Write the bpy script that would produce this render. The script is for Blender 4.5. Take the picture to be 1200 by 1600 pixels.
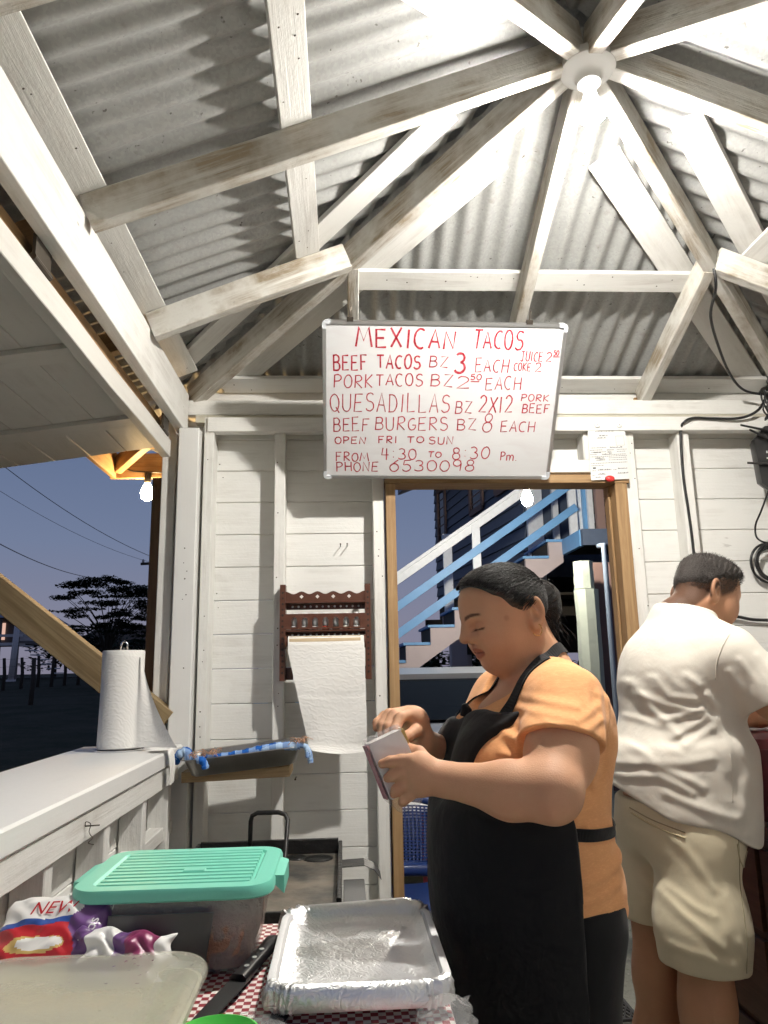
import bpy, bmesh, math, random
import numpy as np
from mathutils import Vector, Matrix, Euler
random.seed(7); rng = np.random.default_rng(7)
for o in list(bpy.data.objects): bpy.data.objects.remove(o)
SC = bpy.context.scene; COL = SC.collection
# ------------------------------------------------------------ camera
cam_d = bpy.data.cameras.new('camera'); cam = bpy.data.objects.new('camera', cam_d); COL.objects.link(cam)
cam_d.sensor_fit = 'VERTICAL'; cam_d.sensor_height = 36.0; cam_d.lens = 36.0*1170/1600
cam_d.clip_start = 0.02; cam_d.clip_end = 3000
YAW, PITCH, ROLL = math.radians(3.2), math.radians(11.7), 0.02
Fv = Vector((math.sin(YAW)*math.cos(PITCH), math.cos(YAW)*math.cos(PITCH), math.sin(PITCH)))
R0 = Vector((math.cos(YAW), -math.sin(YAW), 0)); U0 = R0.cross(Fv)
Rv = R0*math.cos(ROLL)-U0*math.sin(ROLL); Uv = U0*math.cos(ROLL)+R0*math.sin(ROLL)
cam.matrix_world = Matrix(((Rv.x, Uv.x, -Fv.x, 0), (Rv.y, Uv.y, -Fv.y, 0), (Rv.z, Uv.z, -Fv.z, 1.36), (0, 0, 0, 1)))
SC.camera = cam
SC.render.resolution_x, SC.render.resolution_y = 768, 1024
# ------------------------------------------------------------ dusk sky
W = bpy.data.worlds.new('World'); SC.world = W; W.use_nodes = True
nt = W.node_tree; nt.nodes.clear()
wo = nt.nodes.new('ShaderNodeOutputWorld'); wb = nt.nodes.new('ShaderNodeBackground')
tc = nt.nodes.new('ShaderNodeTexCoord'); sp = nt.nodes.new('ShaderNodeSeparateXYZ')
cr = nt.nodes.new('ShaderNodeValToRGB')
nt.links.new(tc.outputs['Generated'], sp.inputs[0]); nt.links.new(sp.outputs['Z'], cr.inputs[0])
nt.links.new(cr.outputs[0], wb.inputs[0]); nt.links.new(wb.outputs[0], wo.inputs[0])
e = cr.color_ramp.elements
e[0].position = 0.0; e[0].color = (0.150, 0.142, 0.190, 1)
e[1].position = 0.9; e[1].color = (0.030, 0.050, 0.118, 1)
for p, c in ((0.06, (0.150, 0.152, 0.208)), (0.16, (0.112, 0.140, 0.218)), (0.32, (0.072, 0.104, 0.185))):
    k = cr.color_ramp.elements.new(p); k.color = (*c, 1)
wb.inputs[1].default_value = 1.12
SUN = bpy.data.lights.new('sun', 'SUN'); SUN.energy = 0.02; SUN.angle = math.radians(20); SUN.color = (0.75, 0.8, 1.0)
so = bpy.data.objects.new('sun', SUN); COL.objects.link(so); so.rotation_euler = (math.radians(80), 0, math.radians(160)); so.location = (0, -20, 12)
vs = SC.view_settings; vs.view_transform = 'Standard'; vs.look = 'None'; vs.exposure = 0.42; vs.gamma = 1.0; vs.use_curve_mapping = False
cy_ = SC.cycles; cy_.max_bounces = 10; cy_.diffuse_bounces = 8; cy_.glossy_bounces = 3; cy_.transmission_bounces = 4; cy_.transparent_max_bounces = 8
cy_.use_denoising = True; cy_.use_adaptive_sampling = True; cy_.adaptive_threshold = .02; cy_.caustics_reflective = False; cy_.caustics_refractive = False; cy_.sample_clamp_indirect = 4.0
LAMP = 2750.0        # radiance of the ceiling bulb
# ------------------------------------------------------------ object helpers
WM = {}
def _mat(m): return MATS[m] if isinstance(m, str) else m
def thing(name, label, cat, loc=(0, 0, 0), group=None, kind=None):
    o = bpy.data.objects.new(name, None); COL.objects.link(o); o.location = loc; o.empty_display_size = .1
    WM[o] = Matrix.Translation(loc)
    tag(o, label, cat, group, kind); return o
def tag(o, label=None, cat=None, group=None, kind=None):
    if label: o['label'] = label
    if cat: o['category'] = cat
    if group: o['group'] = group
    if kind: o['kind'] = kind
    return o
def put(name, me, mat=None, parent=None, M=None):
    o = bpy.data.objects.new(name, me); COL.objects.link(o)
    if mat is not None and not me.materials: me.materials.append(_mat(mat))
    M = Matrix.Identity(4) if M is None else M
    WM[o] = M.copy()
    if parent is not None:
        o.parent = parent; o.matrix_parent_inverse = Matrix.Identity(4)
        o.matrix_basis = WM[parent].inverted() @ M
    else: o.matrix_basis = M
    return o
def frame(p0, p1, up=(0, 0, 1)):
    p0, p1, up = Vector(p0), Vector(p1), Vector(up)
    x = (p1-p0).normalized(); y = up.cross(x)
    if y.length < 1e-5: y = Vector((0, 1, 0)).cross(x) if abs(x.y) < .9 else Vector((1, 0, 0)).cross(x)
    y.normalize(); z = x.cross(y)
    return Matrix(((x.x, y.x, z.x, p0.x), (x.y, y.y, z.y, p0.y), (x.z, y.z, z.z, p0.z), (0, 0, 0, 1)))
def mesh(name, V, F, smooth=False):
    me = bpy.data.meshes.new(name); me.from_pydata([tuple(v) for v in V], [], [tuple(f) for f in F]); me.update()
    if smooth: me.shade_smooth()
    return me
def barmesh(L, w, h, n=1, c=.002, jit=.0, y0=0., z0=0.):
    """a timber of length L along local X, chamfered 8-gon section, slightly uneven"""
    V, F = [], []
    a, b = w/2, h/2
    sec = [(-a+c, -b), (a-c, -b), (a, -b+c), (a, b-c), (a-c, b), (-a+c, b), (-a, b-c), (-a, -b+c)]
    for i in range(n+1):
        dy, dz, ds = (random.uniform(-jit, jit) for _ in range(3))
        for y, z in sec: V.append((L*i/n, y0+y*(1+ds/max(w, .01))+dy, z0+z+dz))
    for i in range(n):
        for k in range(8):
            k2 = (k+1) % 8; F.append((i*8+k, i*8+k2, (i+1)*8+k2, (i+1)*8+k))
    F.append(tuple(range(7, -1, -1))); F.append(tuple(n*8+k for k in range(8)))
    return mesh('timber', V, F)
def beam(name, p0, p1, w, h, mat, parent=None, up=(0, 0, 1), n=1, jit=.0, c=.002, z0=0., y0=0.):
    L = (Vector(p1)-Vector(p0)).length
    return put(name, barmesh(L, w, h, n, c, jit, y0, z0), mat, parent, frame(p0, p1, up))
def box(name, lo, hi, mat, parent=None, c=.002, axis=None):
    """axis aligned block whose longest side becomes local X"""
    lo, hi = Vector(lo), Vector(hi); d = hi-lo
    ax = max(range(3), key=lambda i: d[i]) if axis is None else axis
    m = (lo+hi)/2; p0 = m.copy(); p1 = m.copy(); p0[ax] = lo[ax]; p1[ax] = hi[ax]
    up = (0, 0, 1) if ax != 2 else (0, 1, 0)
    if ax == 0: w, h = d.y, d.z
    elif ax == 1: w, h = d.x, d.z
    else: w, h = d.x, d.y
    return beam(name, p0, p1, w, h, mat, parent, up, c=min(c, w*.3, h*.3))
class MB:
    def __init__(s): s.V = []; s.F = []; s.M = []
    def add(s, V, F, mi=0):
        b = len(s.V); s.V += [tuple(v) for v in V]; s.F += [tuple(i+b for i in f) for f in F]; s.M += list(mi) if isinstance(mi, list) else [mi]*len(F)
    def box(s, lo, hi, mi=0):
        x0, y0, z0 = lo; x1, y1, z1 = hi
        s.add([(x0, y0, z0), (x1, y0, z0), (x1, y1, z0), (x0, y1, z0), (x0, y0, z1), (x1, y0, z1), (x1, y1, z1), (x0, y1, z1)],
              [(0, 3, 2, 1), (4, 5, 6, 7), (0, 1, 5, 4), (1, 2, 6, 5), (2, 3, 7, 6), (3, 0, 4, 7)], mi)
    def tube(s, P, r, n=8, mi=0, close=True):
        P = [Vector(p) for p in P]; R = r if isinstance(r, (list, tuple)) else [r]*len(P)
        V, F = [], []; prev = None
        for i, p in enumerate(P):
            t = (P[min(i+1, len(P)-1)]-P[max(i-1, 0)]).normalized()
            if prev is None:
                u = t.orthogonal().normalized()
            else:
                u = (prev-t*prev.dot(t)); u = u.normalized() if u.length > 1e-6 else t.orthogonal().normalized()
            prev = u; v = t.cross(u)
            for k in range(n):
                a = 2*math.pi*k/n; V.append(p+(u*math.cos(a)+v*math.sin(a))*R[i])
        for i in range(len(P)-1):
            for k in range(n):
                k2 = (k+1) % n; F.append((i*n+k, i*n+k2, (i+1)*n+k2, (i+1)*n+k))
        if close: F += [tuple(range(n-1, -1, -1)), tuple((len(P)-1)*n+k for k in range(n))]
        s.add(V, F, mi)
    def lathe(s, prof, c=(0, 0, 0), n=24, mi=0, axis='z', caps=True):
        V, F = [], []
        for r, z in prof:
            for k in range(n):
                a = 2*math.pi*k/n; x, y = r*math.cos(a), r*math.sin(a)
                V.append((c[0]+x, c[1]+y, c[2]+z) if axis == 'z' else ((c[0]+z, c[1]+x, c[2]+y) if axis == 'x' else (c[0]+y, c[1]+z, c[2]+x)))
        for i in range(len(prof)-1):
            for k in range(n):
                k2 = (k+1) % n; F.append((i*n+k, i*n+k2, (i+1)*n+k2, (i+1)*n+k))
        if caps: F += [tuple(range(n-1, -1, -1)), tuple((len(prof)-1)*n+k for k in range(n))]
        s.add(V, F, mi)
    def loft(s, rings, mi=0, caps=True, closed=True):
        n = len(rings[0]); V = [p for r in rings for p in r]; F = []
        for i in range(len(rings)-1):
            for k in range(n if closed else n-1):
                k2 = (k+1) % n; F.append((i*n+k, i*n+k2, (i+1)*n+k2, (i+1)*n+k))
        if caps: F += [tuple(range(n-1, -1, -1)), tuple((len(rings)-1)*n+k for k in range(n))]
        s.add(V, F, mi)
    def build(s, name, mat, parent=None, M=None, smooth=False, auto=None):
        me = mesh(name, s.V, s.F, smooth or auto is not None)
        mats = mat if isinstance(mat, (list, tuple)) else [mat]
        for m in mats: me.materials.append(_mat(m))
        if len(mats) > 1: me.polygons.foreach_set('material_index', s.M)
        bm = bmesh.new(); bm.from_mesh(me); bmesh.ops.recalc_face_normals(bm, faces=bm.faces); bm.to_mesh(me); bm.free()
        if auto is not None: sharp(me, auto)
        return put(name, me, None, parent, M)
def sharp(me, deg):
    bm = bmesh.new(); bm.from_mesh(me)
    for ed in bm.edges:
        if len(ed.link_faces) == 2 and ed.calc_face_angle(0) > math.radians(deg): ed.smooth = False
    bm.to_mesh(me); bm.free()
def rrect(w, d, r, z, n=5, cx=0., cy=0.):
    """rounded rectangle ring in the XY plane"""
    P = []
    for qx, qy, a0 in ((1, 1, 0), (-1, 1, 90), (-1, -1, 180), (1, -1, 270)):
        for k in range(n+1):
            a = math.radians(a0+90*k/n); P.append((cx+qx*(w/2-r)+r*math.cos(a), cy+qy*(d/2-r)+r*math.sin(a), z))
    return P
def spline(P, n=8):
    P = [Vector(p) for p in P]; out = []
    for i in range(len(P)-1):
        a, b, c, d = P[max(i-1, 0)], P[i], P[i+1], P[min(i+2, len(P)-1)]
        for k in range(n):
            t = k/n; out.append(.5*((2*b)+(c-a)*t+(2*a-5*b+4*c-d)*t*t+(3*b-a-3*c+d)*t**3))
    out.append(P[-1]); return out
# ------------------------------------------------------------ materials
MATS = {}
class NT:
    def __init__(s, name):
        s.m = bpy.data.materials.new(name); s.m.use_nodes = True; s.t = s.m.node_tree; s.t.nodes.clear()
        s.out = s.t.nodes.new('ShaderNodeOutputMaterial'); s.b = s.t.nodes.new('ShaderNodeBsdfPrincipled')
        s.t.links.new(s.b.outputs[0], s.out.inputs[0]); MATS[name] = s.m
    def n(s, ty, **k):
        x = s.t.nodes.new('ShaderNode'+ty)
        for a, v in k.items():
            if a in ('i',):
                for kk, vv in v.items():
                    if hasattr(vv, 'is_output') or isinstance(vv, bpy.types.NodeSocket): s.t.links.new(vv, x.inputs[kk])
                    else: x.inputs[kk].default_value = vv
            else: setattr(x, a, v)
        return x
    def set(s, **k):
        for a, v in k.items():
            key = a.replace('_', ' ')
            if isinstance(v, bpy.types.NodeSocket): s.t.links.new(v, s.b.inputs[key])
            else: s.b.inputs[key].default_value = v if not (isinstance(v, tuple) and len(v) == 3 and key not in ('Normal', 'Subsurface Radius')) else (*v, 1)
    def coord(s, scale=(1, 1, 1), rand=True, kind='Object'):
        t = s.n('TexCoord'); mp = s.n('Mapping', i={'Vector': t.outputs[kind], 'Scale': scale})
        if rand:
            oi = s.n('ObjectInfo'); ml = s.n('Math', operation='MULTIPLY', i={0: oi.outputs['Random'], 1: 37.0})
            s.t.links.new(ml.outputs[0], mp.inputs['Location'])
        return mp.outputs[0]
    def noise(s, vec, scale, detail=4, rough=.55, dist=0.):
        x = s.n('TexNoise', i={'Vector': vec, 'Scale': scale, 'Detail': detail, 'Roughness': rough, 'Distortion': dist}); return x.outputs['Fac']
    def ramp(s, fac, *stops):
        x = s.n('ValToRGB'); s.t.links.new(fac, x.inputs[0]); el = x.color_ramp.elements
        while len(el) < len(stops): el.new(.5)
        for q, (p, c) in zip(el, stops):
            q.position = p; q.color = (*c, 1) if isinstance(c, tuple) else (c, c, c, 1)
        return x.outputs[0]
    def mix(s, f, a, b, mode='MIX'):
        x = s.n('Mix', data_type='RGBA', blend_type=mode)
        for key, v in ((0, f), (6, a), (7, b)):
            if isinstance(v, bpy.types.NodeSocket): s.t.links.new(v, x.inputs[key])
            else: x.inputs[key].default_value = v if key == 0 else ((*v, 1) if len(v) == 3 else v)
        return x.outputs[2]
    def math(s, op, a, b=0.):
        return s.n('Math', operation=op, i={0: a, 1: b}).outputs[0]
    def bump(s, hgt, strength=.3, dist=.01, nrm=None):
        x = s.n('Bump', i={'Height': hgt, 'Strength': strength, 'Distance': dist})
        if nrm is not None: s.t.links.new(nrm, x.inputs['Normal'])
        s.t.links.new(x.outputs[0], s.b.inputs['Normal']); return x.outputs[0]
def flat(name, col, rough=.5, metal=0., spec=.5, noise=0., nscale=20., bump=0., bscale=60., **k):
    t = NT(name); t.set(Base_Color=col, Roughness=rough, Metallic=metal, Specular_IOR_Level=spec)
    if noise or bump: v = t.coord()
    if noise:
        f = t.noise(v, nscale)
        t.set(Base_Color=t.mix(f, tuple(c*(1-noise) for c in col), tuple(min(1, c*(1+noise)) for c in col)))
    if bump: t.bump(t.noise(v, bscale), bump, .004)
    for a, b in k.items(): t.set(**{a: b})
    return t
def painted(name, base=(.79, .785, .755), dirt=.25, dirtcol=(.26, .22, .17), rough=.5, grain=.35, fleck=.5, lo=.0):
    t = NT(name); v = t.coord((1, 1, 1)); g = t.coord((5, 95, 95))
    gr = t.noise(g, 1.0, 5, .65, .6); big = t.noise(v, 6, 5, .6); fine = t.noise(v, 90, 3)
    streak = t.noise(t.coord((2.2, 30, 30)), 1.0, 6, .7, .4)
    col = t.mix(t.ramp(streak, (.3, .94), (.7, 1.0)), (.86*base[0], .85*base[1], .82*base[2]), base)
    dm = t.math('MULTIPLY', t.ramp(streak, (.44-lo, 0.), (.66-lo, 1.)), t.ramp(big, (.40-lo*.4, 0.), (.62-lo*.4, 1.)))
    kn = t.ramp(t.noise(t.coord((7, 18, 18)), 1.0, 2, .5), (.70, 0.), (.77, 1.))
    col = t.mix(t.math('MULTIPLY', dm, dirt), col, dirtcol)
    fl = t.ramp(t.noise(t.coord((14, 40, 40)), 1.0, 2, .5), (.76, 0.), (.80, 1.))
    col = t.mix(t.math('MULTIPLY', fl, fleck), col, (.12, .10, .08))
    col = t.mix(t.math('MULTIPLY', kn, dirt*.5), col, (.50, .46, .38))
    t.set(Base_Color=col, Roughness=t.math('ADD', t.math('MULTIPLY', fine, .25), rough-.12), Specular_IOR_Level=.35)
    t.bump(t.math('ADD', gr, t.math('MULTIPLY', fine, .5)), grain, .004)
    return t
def wood(name, a, b, rough=.6, scale=1., bump=.25):
    t = NT(name); g = t.coord((1.6*scale, 22*scale, 22*scale)); v = t.coord()
    n1 = t.noise(g, 1.0, 6, .65, 1.6); n2 = t.noise(t.coord((4, 160, 160)), 1., 3, .6)
    col = t.mix(t.ramp(n1, (.32, 0.), (.68, 1.)), a, b)
    col = t.mix(t.math('MULTIPLY', t.ramp(n2, (.45, 0.), (.75, 1.)), .35), col, tuple(c*.45 for c in a))
    col = t.mix(t.math('MULTIPLY', t.ramp(t.noise(v, 3), (.55, 0.), (.75, 1.)), .4), col, tuple(c*.5 for c in a))
    t.set(Base_Color=col, Roughness=rough, Specular_IOR_Level=.3); t.bump(n2, bump, .003); return t
painted('paint', dirt=.34, grain=.4)
painted('paint_wall', base=(.80, .80, .775), dirt=.22, grain=.35, fleck=.3)
painted('paint_rafter', base=(.70, .685, .64), dirt=.92, dirtcol=(.27, .205, .125), lo=.07, grain=.7, fleck=.45)
painted('paint_clean', base=(.80, .80, .785), dirt=.05, grain=.12, fleck=.1, rough=.38)
painted('paint_shutter', base=(.66, .645, .61), dirt=.25, grain=.25, fleck=.3)
painted('paint_bare', base=(.55, .52, .43), dirt=.7, grain=.4, fleck=.3)
wood('pine', (.27, .16, .075), (.42, .275, .14)); wood('pine_dark', (.10, .06, .035), (.17, .105, .06))
wood('pine_grey', (.23, .16, .08), (.36, .27, .15)); wood('pine_stain', (.30, .20, .10), (.46, .33, .18), scale=1.6)
wood('cabinet_wood', (.075, .036, .019), (.12, .060, .032), rough=.4, bump=.1)
t = NT('galvanised'); v = t.coord(rand=False); sp_ = t.n('TexVoronoi', i={'Vector': v, 'Scale': 130.}).outputs['Color']
sep = t.n('SeparateColor', i={0: sp_}).outputs[0]; big = t.noise(v, 3.5, 5, .6); fl = t.noise(v, 55, 2, .5)
c_ = t.mix(sep, (.345, .35, .345), (.42, .425, .415)); c_ = t.mix(t.ramp(big, (.35, 0.), (.75, .55)), c_, (.29, .29, .275))
c_ = t.mix(t.ramp(fl, (.70, 0.), (.76, .8)), c_, (.07, .06, .05)); c_ = t.mix(t.ramp(t.noise(v, 17, 4), (.62, 0.), (.78, .6)), c_, (.22, .20, .17))
t.set(Base_Color=c_, Metallic=.15, Roughness=t.math('ADD', t.math('MULTIPLY', big, .25), .48)); t.bump(t.math('ADD', sep, t.math('MULTIPLY', fl, 2)), .08, .002)
flat('black_steel', (.012, .012, .012), .45, bump=.4, bscale=70); flat('black_plastic', (.012, .012, .013), .35)
flat('steel', (.55, .55, .56), .28, 1.0, noise=.15); flat('chrome', (.75, .75, .76), .12, 1.0)
flat('nail', (.10, .085, .07), .5, .8); flat('white_plastic', (.80, .80, .79), .35, bump=.03)
flat('porcelain', (.82, .81, .78), .25)
# ============================================================ GROUND
t = NT('dirt'); v = t.coord(rand=False); n1 = t.noise(v, .9, 6, .65); n2 = t.noise(v, 14, 5, .65); n3 = t.noise(v, 60, 3)
c_ = t.mix(t.ramp(n1, (.35, 0.), (.65, 1.)), (.030, .036, .018), (.070, .062, .040)); c_ = t.mix(t.ramp(n2, (.5, 0.), (.7, .5)), c_, (.10, .09, .07))
t.set(Base_Color=c_, Roughness=.95, Specular_IOR_Level=.15); t.bump(t.math('ADD', n2, n3), .6, .03)
t = NT('concrete'); v = t.coord(rand=False); n1 = t.noise(v, 2.2, 6, .65); n2 = t.noise(v, 22, 5, .65); n3 = t.noise(v, 75, 3)
c_ = t.mix(t.ramp(n1, (.3, 0.), (.7, 1.)), (.15, .155, .125), (.26, .26, .22)); c_ = t.mix(t.ramp(n2, (.55, 0.), (.72, .7)), c_, (.085, .085, .065))
c_ = t.mix(t.ramp(t.noise(v, 38, 3), (.66, 0.), (.72, .8)), c_, (.42, .42, .38))
t.set(Base_Color=c_, Roughness=.8); t.bump(t.math('ADD', t.math('MULTIPLY', n2, 2), n3), .7, .02)
def sheet(name, x0, x1, y0, y1, z, mat, nx=1, ny=1, amp=0.):
    V = [(x0+(x1-x0)*i/nx, y0+(y1-y0)*j/ny, z+(random.uniform(-amp, amp) if 0 < i < nx and 0 < j < ny else 0)) for j in range(ny+1) for i in range(nx+1)]
    F = [(j*(nx+1)+i, j*(nx+1)+i+1, (j+1)*(nx+1)+i+1, (j+1)*(nx+1)+i) for j in range(ny) for i in range(nx)]
    o = put(name, mesh(name, V, F), mat); o['kind'] = 'structure'; return o
def terrain(x, y):
    """flat round the stall, rising gently across the field to the left"""
    k = min(1, max(0, (-x-2)/5)); return -.03+k*.034*min(34, max(0, y-8))
gxs = [-900, -300, -120, -60, -40, -30, -22, -16, -12, -9, -7, -5, -3, -2, 0, 3, 6, 12, 30, 80, 300, 900]; gys = [-300, -60, -10, 0, 4, 8, 12, 16, 20, 25, 30, 36, 42, 50, 70, 120, 300, 1500]
V = [(x, y, terrain(x, y)) for y in gys for x in gxs]; k_ = len(gxs)
F = [(j*k_+i, j*k_+i+1, (j+1)*k_+i+1, (j+1)*k_+i) for j in range(len(gys)-1) for i in range(k_-1)]
tag(put('ground', mesh('ground', V, F, True), 'dirt'), kind='structure')
sheet('floor', -.72, 2.1, -1.4, 3.16, 0., 'concrete')
sheet('pavement', -.4, 7., 3.17, 5.0, -.012, 'concrete', 40, 14, .008)
# ============================================================ FOOD STALL
AX, AY, AZ, HW = .70, 1.79, 3.02, 1.31       # roof centre, underside of the rafters at the peak, half width
SL = .40
def zb(d): return AZ-SL*d                     # underside of the rafters at distance d from the centre
RD = .095                                     # rafter depth
stall = thing('food_stall', 'white painted wooden food stall with hip roof of corrugated metal and serving hatch', 'food stall', (AX, AY, 0))
ca = math.atan(SL)
def rafter(name, d0, d1, w=.042, h=RD, mat='paint_rafter', n=3):
    """d = (dx, dy) from the roof centre, running down the slope"""
    k0, k1 = max(abs(d0[0]), abs(d0[1])), max(abs(d1[0]), abs(d1[1]))
    p0 = (AX+d0[0], AY+d0[1], zb(k0)); p1 = (AX+d1[0], AY+d1[1], zb(k1))
    return beam(name, p0, p1, w, h, mat, stall, n=n, jit=.0015, c=.003, z0=h/2)
E_ = HW+.03
for dx, dy in ((-1, 0), (1, 0), (0, 1), (0, -1)):
    rafter('rafter', (.03*dx, .03*dy), (E_*dx, E_*dy))
for dx, dy in ((-1, 1), (1, 1), (-1, -1), (1, -1)):
    o = rafter('hip_rafter', (.035*dx, .035*dy), (E_*dx, E_*dy), w=.046, h=.10, n=4)
for sx in (-1, 1):
    for sy in (-1, 1):
        k = .655
        rafter('jack_rafter', (sx*(k+.005), sy*k), (sx*E_, sy*k), n=2)
        rafter('jack_rafter', (sx*k, sy*(k+.005)), (sx*k, sy*E_), n=2)
# rafter tails and fascia outside (bare wood)
OV = .50
for dx, dy in ((-1, 0), (1, 0), (0, 1), (0, -1), (-1, 1), (1, 1), (-1, -1), (1, -1)):
    rafter('rafter_tail', (dx*(HW+.06), dy*(HW+.06)), (dx*(HW+OV-.02), dy*(HW+OV-.02)), w=.04, h=.08, mat='pine', n=1)
for s in (-1, 1):
    for k in (.655, -.655):
        rafter('rafter_tail', (s*(HW+.06), k), (s*(HW+OV-.02), k), w=.04, h=.08, mat='pine', n=1)
        rafter('rafter_tail', (k, s*(HW+.06)), (k, s*(HW+OV-.02)), w=.04, h=.08, mat='pine', n=1)
fz = zb(HW+OV); q = HW+OV
for s in (-1, 1):
    beam('fascia', (AX-q-.02, AY+s*q, fz+.05), (AX+q+.02, AY+s*q, fz+.05), .022, .125, 'pine', stall, n=2, jit=.001)
    beam('fascia', (AX+s*q, AY-q+.013, fz+.05), (AX+s*q, AY+q-.013, fz+.05), .022, .125, 'pine', stall, n=2, jit=.001)
# purlins lying flat on the rafters
zt0 = AZ+RD/math.cos(ca)
SLOPES = (((-1, 0), (0, 1)), ((0, 1), (1, 0)), ((1, 0), (0, -1)), ((0, -1), (-1, 0)))   # (down direction, along)
def slope_pt(dn, al, d, a, lift=0.):
    n = Vector((dn[0]*SL, dn[1]*SL, 1)).normalized()
    return Vector((AX+dn[0]*d+al[0]*a, AY+dn[1]*d+al[1]*a, zt0-SL*d))+n*lift
for dn, al in SLOPES:
    nrm = Vector((dn[0]*SL, dn[1]*SL, 1))
    for d, w, m in ((.815, .088, 'paint'), (1.35, .092, 'paint'), (1.72, .085, 'pine')):
        a = d-.13 if d < 1.5 else d-.05
        beam('purlin', slope_pt(dn, al, d, -a, .0105), slope_pt(dn, al, d, a, .0105), w, .019, m, stall, up=nrm, n=3, jit=.001, c=.0015)
    for s in (-1, 1):                         # boards nailed beside the hips
        off = .128*math.sqrt(2)
        d0, d1 = .36, 1.40
        beam('hip_board', slope_pt(dn, al, d0, s*(d0-off), .0325 if 0 else .031), slope_pt(dn, al, d1, s*(d1-off), .031), .112, .018, 'paint', stall, up=nrm, n=3, jit=.001, c=.0015)
# corrugated sheets
LAM, AMP = .076, .0095
def roof_sheet(dn, al, a0, a1, lift):
    V, F, n = [], [], max(2, int(round((a1-a0)/LAM*8)))
    dm = HW+OV+.03; nr = Vector((dn[0]*SL, dn[1]*SL, 1)).normalized(); rows = 4
    for i in range(n+1):
        a = a0+(a1-a0)*i/n; top = max(abs(a)-.012, .004)
        top = min(top, dm)
        for j in range(rows+1):
            d = dm+(top-dm)*j/rows
            V.append(slope_pt(dn, al, d, a, lift+AMP*math.sin(2*math.pi*a/LAM)+random.uniform(-.0006, .0006)))
    for i in range(n):
        for j in range(rows): F.append((i*(rows+1)+j, (i+1)*(rows+1)+j, (i+1)*(rows+1)+j+1, i*(rows+1)+j+1))
    me = mesh('roof_sheet', V, F, True); put('roof_sheet', me, 'galvanised', stall)
for dn, al in SLOPES:
    q = HW+OV; cuts = [-q, -1.216, -.608+.0, 0.01, .618, 1.226, q]
    for i in range(len(cuts)-1): roof_sheet(dn, al, cuts[i]-(.03 if i else 0), cuts[i+1]+.03*(i < len(cuts)-2), .052+.0035*(i % 2))
# ridge caps over the hips
for dx, dy in ((-1, 1), (1, 1), (-1, -1), (1, -1)):
    m = MB(); d = HW+OV+.03
    a = Vector((AX, AY, zt0+.085)); b = Vector((AX+dx*d, AY+dy*d, zt0-SL*d+.085))
    u = Vector((-dy, dx, 0)).normalized()
    m.add([a-u*.06+Vector((0, 0, -.014)), a, a+u*.06+Vector((0, 0, -.014)), b-u*.12+Vector((0, 0, -.028)), b, b+u*.12+Vector((0, 0, -.028))], [(0, 1, 4, 3), (1, 2, 5, 4)])
    m.build('ridge_cap', 'galvanised', stall)
# ---- wall plates
XL, XR, YB, YF = AX-HW-.045, AX+HW+.045, AY+HW, AY-HW
beam('wall_plate', (XL-.02, YF, 2.43), (XL-.02, YB-.02, 2.43), .04, .175, 'paint', stall, n=5, jit=.0015)
beam('wall_plate', (XR+.02, YF, 2.43), (XR+.02, YB-.02, 2.43), .04, .175, 'paint', stall, n=5, jit=.0015)
beam('wall_plate', (XL-.06, YB+.02, 2.468), (XR+.06, YB+.02, 2.468), .05, .066, 'paint', stall, n=4, jit=.001)
beam('wall_plate', (XL+.03, YB+.012, 2.414), (XR-.03, YB+.012, 2.414), .05, .034, 'paint_bare', stall, n=4, jit=.001)
beam('wall_plate', (XL, YF-.02, 2.43), (XR, YF-.02, 2.43), .04, .12, 'paint', stall, n=4)
# rail across the studs
beam('rail', (-.56, 3.045, 2.366), (1.99, 3.045, 2.366), .05, .062, 'paint', stall, n=4, jit=.001)
# frieze board added above the plate to block bulb light leaking in
beam('frieze', (XL-.05, YB+.105, 2.53), (XR+.05, YB+.105, 2.53), .018, .085, 'paint', stall, n=2)
# unseen front wall with serving opening, added to bounce light onto camera-facing surfaces
for i in range(8):
    z0 = -.0+i*.1385
    if z0 < .98: beam('wall_board', (XL, YF-.05, z0+.069), (XR, YF-.05, z0+.069), .02, .136, 'paint_wall', stall, c=.0025)
for i in range(2): beam('wall_board', (XL, YF-.05, 2.18+i*.1385), (XR, YF-.05, 2.18+i*.1385), .02, .136, 'paint_wall', stall, c=.0025)
for z0 in [k*.1385 for k in range(17)]:
    if 1.0 < z0 < 2.1: beam('wall_board', (1.25, YF-.05, z0+.069), (XR, YF-.05, z0+.069), .02, .136, 'paint_wall', stall, c=.0025)
# ---- studs of the back wall
def stud(x0, x1, z0, z1, y0=3.05, y1=3.138, mat='paint'):
    return box('stud', (x0, y0, z0), (x1, y1, z1), mat, stall, c=.003)
stud(-.285, -.240, 0, 2.335); stud(.124, .172, 0, 2.335, 3.055)
stud(1.2065, 1.262, 0, 2.335, 3.055); stud(1.452, 1.505, 0, 2.335, 3.05); stud(1.93, 1.99, 0, 2.335)
stud(1.035, 1.078, 2.215, 2.335); stud(.60, .645, 2.215, 2.335)
beam('rail', (.174, 3.07, 2.186), (1.22, 3.07, 2.186), .045, .055, 'paint', stall, n=2)
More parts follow.
